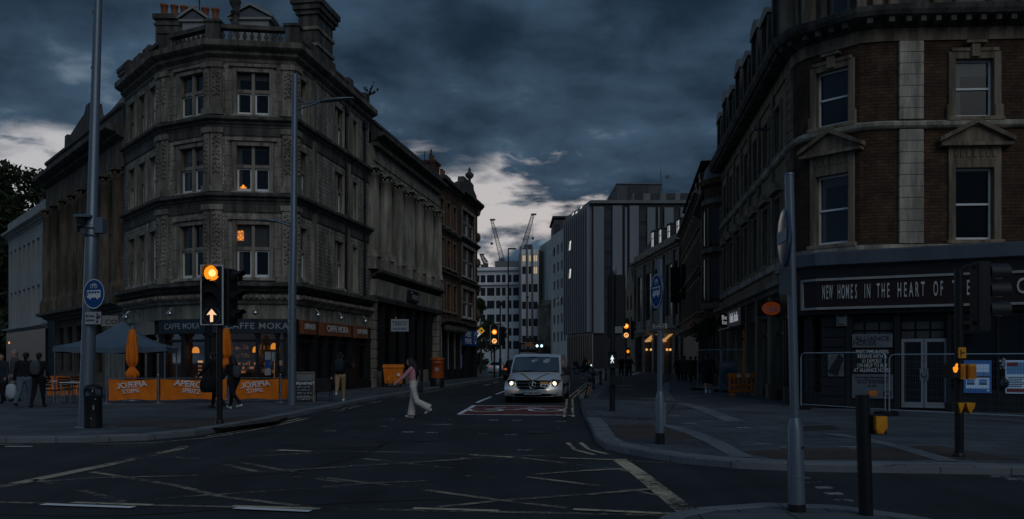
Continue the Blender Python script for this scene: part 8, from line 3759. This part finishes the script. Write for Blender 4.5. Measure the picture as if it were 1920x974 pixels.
def person(label, loc, heading, height, pose, mats, hair='short', vox=.013, wide=1.08, flare=0.0, shorts=False, sit=False, coat=0.0, bulk=1.0, dz=0.0):
    """pose: legs (swing, knee) x2, arms (swing, elbow, spread) x2, lean, head (pitch, yaw); facing +Y before heading"""
    S = height
    top_m, bot_m, shoe_m, hair_m = mats
    t = thing('person', label, 'person', loc, heading)
    lean = RAD(pose.get('lean', 3))
    J = {}
    hip = V(0, 0, .52)
    J['hip'] = hip
    sp = V(0, math.sin(lean), math.cos(lean))
    J['waist'] = hip + sp * .10
    J['chest'] = hip + sp * .235
    J['neck'] = hip + sp * .325
    hp, hy = pose.get('head', (0, 0))
    hd = V(math.sin(RAD(hy)) * 0, math.sin(lean * .5 + RAD(hp)), math.cos(lean * .5 + RAD(hp)))
    J['head'] = J['neck'] + hd * .085
    caps = []          # (p0, r0, p1, r1, tag)
    mz = []
    for sx, (a, k, tp) in ((-1, pose['legs'][0]), (1, pose['legs'][1])):
        a, k = RAD(a), RAD(k)
        h_ = hip + V(sx * .052, 0, -.01)
        kn = h_ + V(sx * .004, math.sin(a), -math.cos(a)) * .235
        an = kn + V(0, math.sin(a - k), -math.cos(a - k)) * .24
        tp = RAD(tp)
        toe = an + V(sx * .008, math.cos(tp) * .085, math.sin(tp) * .085 - .012)
        heel = an + V(0, -math.cos(tp) * .022, -.022 - math.sin(tp) * .02)
        mz += [toe.z - .016, heel.z - .016]
        f = flare
        caps.append((h_, .056 * bulk, kn, .040 * bulk + f * .2, 'b'))
        if shorts:
            caps[-1] = (h_, .062 * bulk, h_.lerp(kn, .85), .052 * bulk, 'b')
            caps.append((h_.lerp(kn, .8), .040, kn, .034, 's'))
            caps.append((kn, .034, kn.lerp(an, .35), .037, 's'))
            caps.append((kn.lerp(an, .35), .037, kn.lerp(an, .8), .023, 's'))
            caps.append((kn.lerp(an, .8), .025, an, .025, 'f'))
        else:
            caps.append((kn, .040 * bulk + f * .2, an + V(0, 0, .012), .026 * bulk + f, 'b'))
        caps.append((an, .022, heel, .022, 'f'))
        caps.append((heel, .022, toe, .017, 'f'))
    shy = J['chest'] + sp * .055
    caps.append((hip + V(-.045, 0, .0), .060 * bulk, hip + V(.045, 0, .0), .060 * bulk, 'b'))
    caps.append((hip + sp * .035 + V(-.035, 0, 0), .058 * bulk, J['waist'] + V(-.03, 0, 0), .054 * bulk, 't' if not flare else 'b'))
    caps.append((hip + sp * .035 + V(.035, 0, 0), .058 * bulk, J['waist'] + V(.03, 0, 0), .054 * bulk, 't' if not flare else 'b'))
    for sx in (-1, 1):
        caps.append((J['waist'] + V(sx * .028, 0, 0), .054 * bulk, J['chest'] + V(sx * .04, 0, .01), .064 * bulk, 't'))
        caps.append((J['chest'] + V(sx * .04, 0, .01), .062 * bulk, shy + V(sx * .075, -.004, .005), .040 * bulk, 't'))
        if coat:
            caps.append((J['waist'] + V(sx * .035, 0, 0), .058 * bulk, hip + V(sx * .05, 0, -coat), .062 * bulk + coat * .06, 't'))
    caps.append((shy + V(0, -.005, .01), .045, J['neck'] + hd * .015, .030, 't'))
    caps.append((J['neck'] - sp * .02, .031, J['head'] - hd * .03, .029, 's'))
    hands = []
    for sx, (a, e, sprd) in ((-1, pose['arms'][0]), (1, pose['arms'][1])):
        a, e, sprd = RAD(a), RAD(e), RAD(sprd)
        sh = shy + V(sx * .105, 0, .0)
        ua = V(sx * math.sin(sprd), math.sin(a) * math.cos(sprd), -math.cos(a) * math.cos(sprd))
        el = sh + ua * .165
        fa = V(sx * math.sin(sprd) * .5, math.sin(a + e), -math.cos(a + e)).normalized()
        wr_ = el + fa * .145
        caps.append((sh, .033 * bulk, el, .027 * bulk, 't'))
        caps.append((el, .027 * bulk, wr_, .019 * bulk, 't'))
        pl = wr_ + fa * .045
        caps.append((wr_, .016, pl, .018, 's'))
        hands.append((wr_, fa, pl, sx))
    M = {'t': 0, 'b': 1, 's': 2, 'f': 3}
    shift = V(0, 0, -min(mz)) if not sit else V(0, 0, 0)
    Wd = Matrix.Diagonal((wide * S, wide * S, S, 1)) @ T(shift)
    rs = S * (1 + (wide - 1) * .6)
    C2 = [(Wd @ p0, r0 * rs, Wd @ p1, r1 * rs, M[tg]) for p0, r0, p1, r1, tg in caps]
    hc = Wd @ J['head']
    fw = V(math.sin(RAD(hy)), math.cos(RAD(hy)), 0)
    rt = V(fw.y, -fw.x, 0)
    Bl = [(hc + V(0, 0, .012 * S), .047 * rs, .055 * rs, .060 * S)]
    Bl.append((hc + fw * .012 * S - V(0, 0, .03 * S), .036 * rs, .042 * rs, .038 * S))
    extra = [(hc + fw * .052 * S + V(0, 0, .008 * S), .006 * S, hc + fw * .064 * S - V(0, 0, .012 * S), .009 * S)]
    for sx in (-1, 1):
        extra.append((hc + rt * sx * .05 * S + V(0, 0, .012 * S), .008 * S, hc + rt * sx * .052 * S - V(0, 0, .014 * S), .007 * S))
    me = remeshed([q[:4] for q in C2] + extra, Bl, vox)
    for m_ in (top_m, bot_m, skin_m, shoe_m):
        me.materials.append(m_)
    head_pts = [(b[0], b[1]) for b in Bl]
    mi = []
    for pl_ in me.polygons:
        p = pl_.center
        best, bi = 1e9, 0
        for a, ra, b, rb_2, tg in C2:
            d, tt = seg_dist(p, a, b)
            d -= ra + (rb_2 - ra) * tt
            if d < best:
                best, bi = d, tg
        for hc_, hr in head_pts:
            d = (p - hc_).length - hr * 1.1
            if d < best:
                best, bi = d, 2
        mi.append(bi)
    me.polygons.foreach_set('material_index', mi)
    me.polygons.foreach_set('use_smooth', [True] * len(mi))
    # fingers: four of unequal length and a thumb, rooted in the palm
    fb_ = MB()
    for wr_, fa, pl, sx in hands:
        pw = Wd @ pl
        f = (Wd.to_3x3() @ fa).normalized()
        sd = V(sx, 0, 0) - f * f.x * sx
        sd = V(0, 1, 0) - f * f.y
        if sd.length < .2:
            sd = V(0, 0, 1) - f * f.z
        sd.normalize()
        cur = f.cross(sd) * (-sx)
        for i, ln in enumerate((.040, .047, .044, .034)):
            b0 = pw + sd * (.6 - i * .4) * .018 * S - f * .006 * S
            b1 = b0 + (f * .8 + cur * .25) * ln * .55 * S
            b2 = b1 + (f * .45 + cur * .65) * ln * .5 * S
            fb_.tube([b0, b1, b2], [.0058 * S, .0052 * S, .004 * S], 6, 2)
        w0 = Wd @ wr_
        b0 = w0.lerp(pw, .35) + sd * .012 * S
        b1 = b0 + (f * .6 + sd * .7) * .022 * S
        fb_.tube([b0, b1, b1 + (f * .9 + cur * .4) * .018 * S], [.0075 * S, .0065 * S, .005 * S], 6, 2)
    # eyes and mouth
    for sx in (-1, 1):
        fb_.ball(hc + fw * .053 * S + rt * sx * .02 * S + V(0, 0, .008 * S), .006 * S, .004 * S, .004 * S, 6, 4, 4)
    q = hc + fw * .050 * S - V(0, 0, .034 * S)
    fb_.tube([q - rt * .014 * S, q + fw * .003 * S, q + rt * .014 * S], .003 * S, 5, 5)
    bm = bmesh.new()
    bm.from_mesh(me)
    m2 = fb_.mesh('tmp', [])
    bm.from_mesh(m2)
    bm.to_mesh(me)
    bm.free()
    bpy.data.meshes.remove(m2)
    me.materials.append(eye_m)
    me.materials.append(mat('lips', (.30, .11, .09), .5, .1, 20))
    me.name = 'body'
    o = bpy.data.objects.new('body', me)
    COL.objects.link(o)
    o.parent = t
    o.location.z = dz
    # hair
    if hair:
        hb = []
        hcaps = []
        top_ = hc + V(0, 0, .022 * S) - fw * .008 * S
        if hair == 'helmet':
            hb.append((hc + V(0, 0, .008 * S), .062 * rs, .068 * rs, .072 * S))
        elif hair == 'hood':
            hb.append((top_, .058 * rs, .062 * rs, .060 * S))
            hcaps.append((hc - fw * .02 * S, .05 * S, Wd @ (J['neck'] + V(0, -.02, .0)), .05 * S))
        else:
            hb.append((top_ + V(0, 0, .004 * S), .050 * rs, .056 * rs, .055 * S))
            hcaps.append((hc - fw * .028 * S + V(0, 0, .01 * S), .040 * S, hc - fw * .034 * S - V(0, 0, .028 * S), .032 * S))
        if hair == 'long':
            bk = Wd @ (J['chest'] + V(0, -.055, -.02))
            mid = Wd @ (J['neck'] + V(0, -.045, .01))
            hcaps.append((hc - fw * .03 * S, .055 * S, mid, .060 * S))
            hcaps.append((mid, .060 * S, bk, .058 * S))
            hcaps.append((bk, .046 * S, bk + V(0, -.01 * S, -.09 * S), .018 * S))
            for sx in (-1, 1):
                hcaps.append((hc + rt * sx * .040 * S + V(0, 0, .02 * S), .022 * S, Wd @ (J['neck'] + V(sx * .045, -.008, -.02)), .026 * S))
                hcaps.append((bk + V(sx * .03 * S, 0, .05 * S), .035 * S, bk + V(sx * .035 * S, -.01 * S, -.06 * S), .014 * S))
        if hair == 'bun':
            hb.append((hc - fw * .06 * S + V(0, 0, .03 * S), .025 * S, .025 * S, .025 * S))
        hm = remeshed(hcaps, hb, vox, 4)
        hm.polygons.foreach_set('use_smooth', [True] * len(hm.polygons))
        # keep the face clear
        bm = bmesh.new()
        bm.from_mesh(hm)
        if hair not in ('helmet',):
            kill = [v for v in bm.verts if (v.co - hc).dot(fw) > (.026 if hair != 'long' else .040) * S and v.co.z < hc.z + .036 * S and v.co.z > hc.z - .09 * S]
            bmesh.ops.delete(bm, geom=kill, context='VERTS')
        bm.to_mesh(hm)
        bm.free()
        hm.materials.append(hair_m)
        ho = bpy.data.objects.new('helmet' if hair == 'helmet' else 'hair', hm)
        hm.name = 'hair'
        COL.objects.link(ho)
        ho.parent = t
        ho.location.z = dz
    t['hand'] = 0
    del t['hand']
    RR = T(loc) @ RZ(heading)
    return t, RR, [(RR @ (Wd @ h[2] + V(0, 0, dz))) for h in hands], {k: RR @ (Wd @ v + V(0, 0, dz)) for k, v in J.items()}


def bag(name, label, cat, c0, size, m, strap=None, rz=0):
    t = thing(name, label, cat, c0, rz)
    w, d, h = size
    c = MB()
    n = 14
    rings = []
    for f, k in ((0, .55), (.08, .86), (.35, 1.0), (.7, .95), (.9, .8), (1.0, .45)):
        rings.append([(w / 2 * k * math.copysign(abs(math.cos(2 * PI * i / n)) ** .6, math.cos(2 * PI * i / n)), d / 2 * k * math.copysign(abs(math.sin(2 * PI * i / n)) ** .6, math.sin(2 * PI * i / n)), h * f) for i in range(n)])
    c.ring_strip(rings, 0, True)
    c.build('body', [m], t)
    if strap:
        c = MB()
        c.tube(strap, .012, 6)
        c.build('strap', [m], t)
    return t


FAR = .022
# the woman crossing
yy = 23.4
px_ = 776
wt, RRm, hands, J = person('woman with long dark hair in pink top and wide pale trousers striding across the road', (PX(px_, yy), yy, 0), RAD(84), 1.66,
    dict(legs=[(-14, 44, -38), (8, 3, 0)], arms=[(40, 8, 8), (-16, 20, 10)], lean=6, head=(14, 0)), (cloth_pink, cloth_beige, shoe_white, hair_dark), 'long', .0085, 1.06, flare=.040)
h = hands[1]
bag('handbag', 'dark handbag hanging at the hip of the woman in pink', 'bag', V(J['hip'].x + .20, J['hip'].y - .12, .70), (.12, .34, .30), cloth_navy, [(0, .05, .28), (-.06, .0, .62), (0, -.05, .28)])

# man by the side entrance with backpack and tan trousers
yy = 30.4
t, RRm, hands, J = person('man in black with tan trousers and backpack walking by the cafe side wall', (PX(638, yy), yy, PAVE), RAD(8), 1.76, dict(legs=[(-20, 42, -30), (14, 8, 4)], arms=[(-14, 12, 12), (35, 60, 26)], lean=4, head=(6, 0)), (cloth_black, cloth_tan, shoe_white, hair_dark), 'short', .012, 1.1)
bag('backpack', 'navy backpack worn by the man in tan trousers', 'bag', J['chest'] + V(.0, -.20, -.26), (.32, .22, .46), cloth_navy)
# woman in black with small rucksack
yy = 25.6
t, RRm, hands, J = person('woman in black with long hair and white shoes walking past the orange banners', (PX(437, yy), yy, PAVE), RAD(62), 1.62, dict(legs=[(-16, 26, -20), (18, 6, 6)], arms=[(10, 30, 8), (-12, 22, 8)], lean=4, head=(8, 0)), (cloth_black, cloth_black, shoe_white, hair_dark), 'long', .012, 1.1)
bag('rucksack', 'small grey rucksack on the woman in black with white shoes', 'bag', J['chest'] + V(.17, -.10, -.26), (.22, .26, .36), cloth_grey)
t, RRm, hands, J = person('person in dark clothes walking behind the near traffic signal post carrying a large bag', (PX(404, 25.9), 25.9, PAVE), RAD(70), 1.74, dict(legs=[(-14, 24, -14), (15, 6, 4)], arms=[(30, 20, 8), (-10, 20, 10)], lean=6, head=(8, 0)), (cloth_black, cloth_black, shoe_dark, hair_dark), 'hood', .014, 1.1)
bag('holdall', 'large round black holdall carried beside the near traffic signal post', 'bag', V(PX(390, 25.6), 25.6, .62), (.46, .34, .46), cloth_black, [(-.1, 0, .42), (0, .02, .58), (.1, 0, .42)])
# left group
t, RRm, hands, J = person('man in black jacket and grey jeans walking away with a white carrier bag', (PX(46, 26.4), 26.4, PAVE), RAD(12), 1.72, dict(legs=[(-16, 24, -20), (14, 6, 2)], arms=[(4, 8, 14), (-6, 20, 10)], lean=8, head=(12, 0)), (cloth_black, denim, shoe_dark, hair_dark), 'short', .013, 1.2, bulk=1.12)
bag('carrier_bag', 'white plastic carrier bag held by the man in grey jeans', 'bag', V(PX(25, 26.2), 26.1, .42), (.30, .2, .44), mat('white_plastic_bag', (.42, .46, .50), .5, .15, 8), [(-.05, 0, .42), (0, .02, .54), (.05, 0, .42)])
t, RRm, hands, J = person('person all in black with backpack walking beside the man in grey jeans', (PX(72, 26.6), 26.6, PAVE), RAD(8), 1.70, dict(legs=[(-10, 16, -10), (12, 5, 0)], arms=[(10, 25, 12), (-8, 25, 12)], lean=4, head=(4, 0)), (cloth_black, cloth_black, shoe_dark, hair_dark), 'short', .014, 1.12)
bag('backpack', 'black backpack with a pale strap, beside the man in grey jeans', 'bag', J['chest'] + V(0, -.2, -.26), (.3, .22, .44), cloth_grey)
t, RRm, hands, J = person('grey haired person in dark coat standing behind the man in grey jeans', (PX(28, 30.5), 30.5, PAVE), RAD(140), 1.84, dict(legs=[(6, 4, 0), (-6, 6, 0)], arms=[(6, 20, 8), (4, 20, 8)], lean=1, head=(0, 0)), (cloth_grey, cloth_black, shoe_dark, hair_grey), 'short', .014, 1.12, coat=.12)
t, RRm, hands, J = person('person in dark navy coat cut off by the picture edge', (PX(3, 29), 29, PAVE), RAD(180), 1.70, dict(legs=[(12, 5, 0), (-12, 20, -10)], arms=[(10, 20, 8), (-8, 20, 8)], lean=2, head=(0, 0)), (cloth_navy, cloth_black, shoe_dark, hair_dark), 'short', .016, 1.12, coat=.1)
# right side
t, RRm, hands, J = person('man in black top and shorts with white socks walking away beside the fence', (PX(1327, 37.4), 37.4, PAVE), RAD(-3), 1.74, dict(legs=[(-9, 12, -6), (9, 4, 0)], arms=[(6, 14, 13), (-6, 14, 13)], lean=3, head=(4, 0)), (cloth_black, cloth_black, shoe_white, hair_dark), 'short', .014, 1.22, shorts=True, bulk=1.2)
for px, yy, m_, lab, hd_, ht in ((1272, 60, cloth_black, 'person in black next to the slim pole, of the cluster before the turret building', 10, 1.70), (1283, 57, cloth_grey, 'middle person in dark grey of the cluster beyond the man in shorts', -8, 1.75), (1295, 55, cloth_brown, 'person in a long brown coat beyond the man in shorts', 12, 1.70), (1304, 62, cloth_black, 'person in black by the mesh fence behind the brown coat', 0, 1.72)):
    person(lab, (PX(px, yy), yy, PAVE), RAD(hd_), ht, dict(legs=[(-10, 14, -8), (12, 5, 2)], arms=[(8, 20, 10), (-8, 18, 10)], lean=3, head=(2, 0)), (m_, cloth_black, shoe_dark, hair_dark), 'short', FAR, 1.2, coat=.16 if m_ is cloth_brown else .06, bulk=1.15)
person('distant person in black before the pale stone hall, beside the slim silver pole', (PX(1251, 98), 98, PAVE), RAD(170), 1.78, dict(legs=[(-8, 12, -6), (10, 5, 2)], arms=[(8, 20, 10), (-8, 18, 10)], lean=2, head=(0, 0)), (cloth_black, cloth_black, shoe_dark, hair_dark), 'short', .03, 1.2, bulk=1.15)
for px, yy, lab in ((1165, 76, 'person in black waiting under the distant amber signal, nearer the tall black post'), (1180, 77, 'person in black waiting by the distant amber signal, nearer the stone hall')):
    person(lab, (PX(px, yy), yy, PAVE), RAD(200), 1.8, dict(legs=[(4, 3, 0), (-4, 4, 0)], arms=[(12, 30, 10), (10, 30, 10)], lean=1, head=(6, 0)), (cloth_black, cloth_black, shoe_dark, hair_dark), 'short', .026, 1.3, coat=.08, bulk=1.2)
# rider, sitting
rd = person('helmeted rider in black sitting on the motorcycle', (mb_.location.x, mb_.location.y, 0), RAD(58) + PI, 1.76, dict(legs=[(68, 95, -10), (68, 95, -10)], arms=[(58, 10, 14), (58, 10, 14)], lean=14, head=(0, 0)), (cloth_black, cloth_black, shoe_dark, car_black), 'helmet', .026, 1.1, sit=True, bulk=1.15, dz=-.02)[0]
rd.scale = (1.15, 1.15, 1.15)
# driver behind the windscreen is lost in the reflection and left out


# ================================================================== trees
def leaf_cloud(mb, lobes, n, size, rnd, m=0):
    for i in range(n):
        c_, r = lobes[rnd.randrange(len(lobes))]
        d = V(rnd.gauss(0, 1), rnd.gauss(0, 1), rnd.gauss(0, 1)).normalized()
        p = c_ + V(d.x * r.x, d.y * r.y, d.z * r.z) * (rnd.random() ** .45)
        a = V(rnd.uniform(-1, 1), rnd.uniform(-1, 1), rnd.uniform(-1, 1)).normalized() * size * rnd.uniform(.6, 1.3)
        b = a.cross(V(rnd.uniform(-1, 1), rnd.uniform(-1, 1), rnd.uniform(-1, 1)).normalized()) * .7
        mb.geo([p - a, p + b * .6, p + a, p - b * .6], [(0, 1, 2, 3)], m)


def tree(label, loc, h, r, seed, n=5200, size=.22, name='tree', conif=False, trunk=.28, low=.38):
    rnd = random.Random(seed)
    t = thing(name, label, 'tree', loc, 0)
    c = MB()
    c.tube([(0, 0, 0), (.1, 0, h * .2), (-.05, .1, h * .45), (.05, 0, h * .8)], [trunk, trunk * .8, trunk * .55, trunk * .2], 8)
    for i in range(9):
        a = rnd.uniform(0, 2 * PI)
        z0_ = h * rnd.uniform(.25, .6)
        e = V(math.cos(a) * r * .75, math.sin(a) * r * .75, z0_ + h * rnd.uniform(.12, .3))
        c.tube([(0, 0, z0_), (e.x * .5, e.y * .5, z0_ + (e.z - z0_) * .4), e], [trunk * .4, trunk * .25, trunk * .08], 6)
    c.build('trunk', [bark], t)
    lobes = []
    for i in range(26):
        k = rnd.random()
        if conif:
            z = h * (.15 + .83 * k)
            rad = r * (1.05 - k) * rnd.uniform(.5, 1)
        else:
            z = h * (low + (.96 - low) * k)
            rad = r * math.sqrt(max(.05, 1 - ((k - .4) / .68) ** 2)) * rnd.uniform(.35, 1)
        a = rnd.uniform(0, 2 * PI)
        s_ = r * rnd.uniform(.22, .42)
        lobes.append((V(math.cos(a) * rad, math.sin(a) * rad, z), V(s_, s_, s_ * .75)))
    c = MB()
    leaf_cloud(c, lobes, n, size, rnd)
    c.build('crown', [leaf_dark], t)
    return t


for i, (px, yy, ytop, r, lab) in enumerate(((-40, 82, 330, 6.5, 'dark broad tree cut by the picture edge behind the white terrace'), (28, 86, 318, 6.0, 'dark tallest leafy tree rising behind the white terrace'), (70, 92, 335, 5.5, 'dark leafy tree nearest the classical building behind the terrace'))):
    tree(lab, (PX(px, yy), yy, 0), ZP(ytop, yy), r, 30 + i, 9000, .34)
tree('dark bushy tree with foliage to the ground beside the white terrace', (PX(-6, 76), 76, 0), 12.5, 4.6, 44, 7000, .34, low=.08)
dk = thing('brick_building', 'dark plain brick building filling the gap behind the white terrace', 'building', (-52, 84, 0))
SDK = Seg((-62, 88), (-44, 80))
c = MB(SDK.M)
c.wall(0, SDK.len, 0, 9.5, [(1.5 + 3 * i, 2.7 + 3 * i, a, a + 1.8) for i in range(6) for a in (1.2, 4.2, 7)], m=0)
c.quad((0, 0, 9.5), (SDK.len, 0, 9.5), (SDK.len, 6, 12), (0, 6, 12), 1)
c.build('wall', [brick_brown, slate], dk, True)
for i in range(6):
    for a in (1.2, 4.2, 7):
        win(dk, SDK, 1.5 + 3 * i, a, 1.2, 1.8, 'sash', (stone_dark, timber_dark), glass)
tree('slim dark evergreen tree beside the stone bay corner', (PX(901, 90), 90, 0), ZP(556, 90), 1.5, 50, 3800, .16, 'tree', True, .14)
tree('small dark street tree between the distant amber signal and the van', (PX(921, 125), 125, 0), ZP(600, 125), 2.2, 51, 3000, .2, 'tree', False, .14)
t = thing('plant', 'small weed sprouting from the parapet end of the cafe corner building', 'plant', (PX(692, 45.5), 45.4, 15.62))
c = MB()
rnd = random.Random(9)
for i in range(9):
    e = V(rnd.uniform(-.3, .55), rnd.uniform(-.2, .2), rnd.uniform(.2, .75))
    c.tube([(0, 0, -.02), e * .5 + V(0, 0, .1), e], [.012, .01, .005], 5, 0)
    for j in range(9):
        p = e * rnd.uniform(.4, 1.05)
        a = V(rnd.uniform(-1, 1), rnd.uniform(-1, 1), rnd.uniform(-1, 1)).normalized() * .07
        b = a.cross(V(rnd.uniform(-1, 1), 1, rnd.uniform(-1, 1)).normalized()) * .8
        c.geo([p - a, p + b, p + a, p - b], [(0, 1, 2, 3)], 1)
c.build('foliage', [bark, leaf_dark], t)
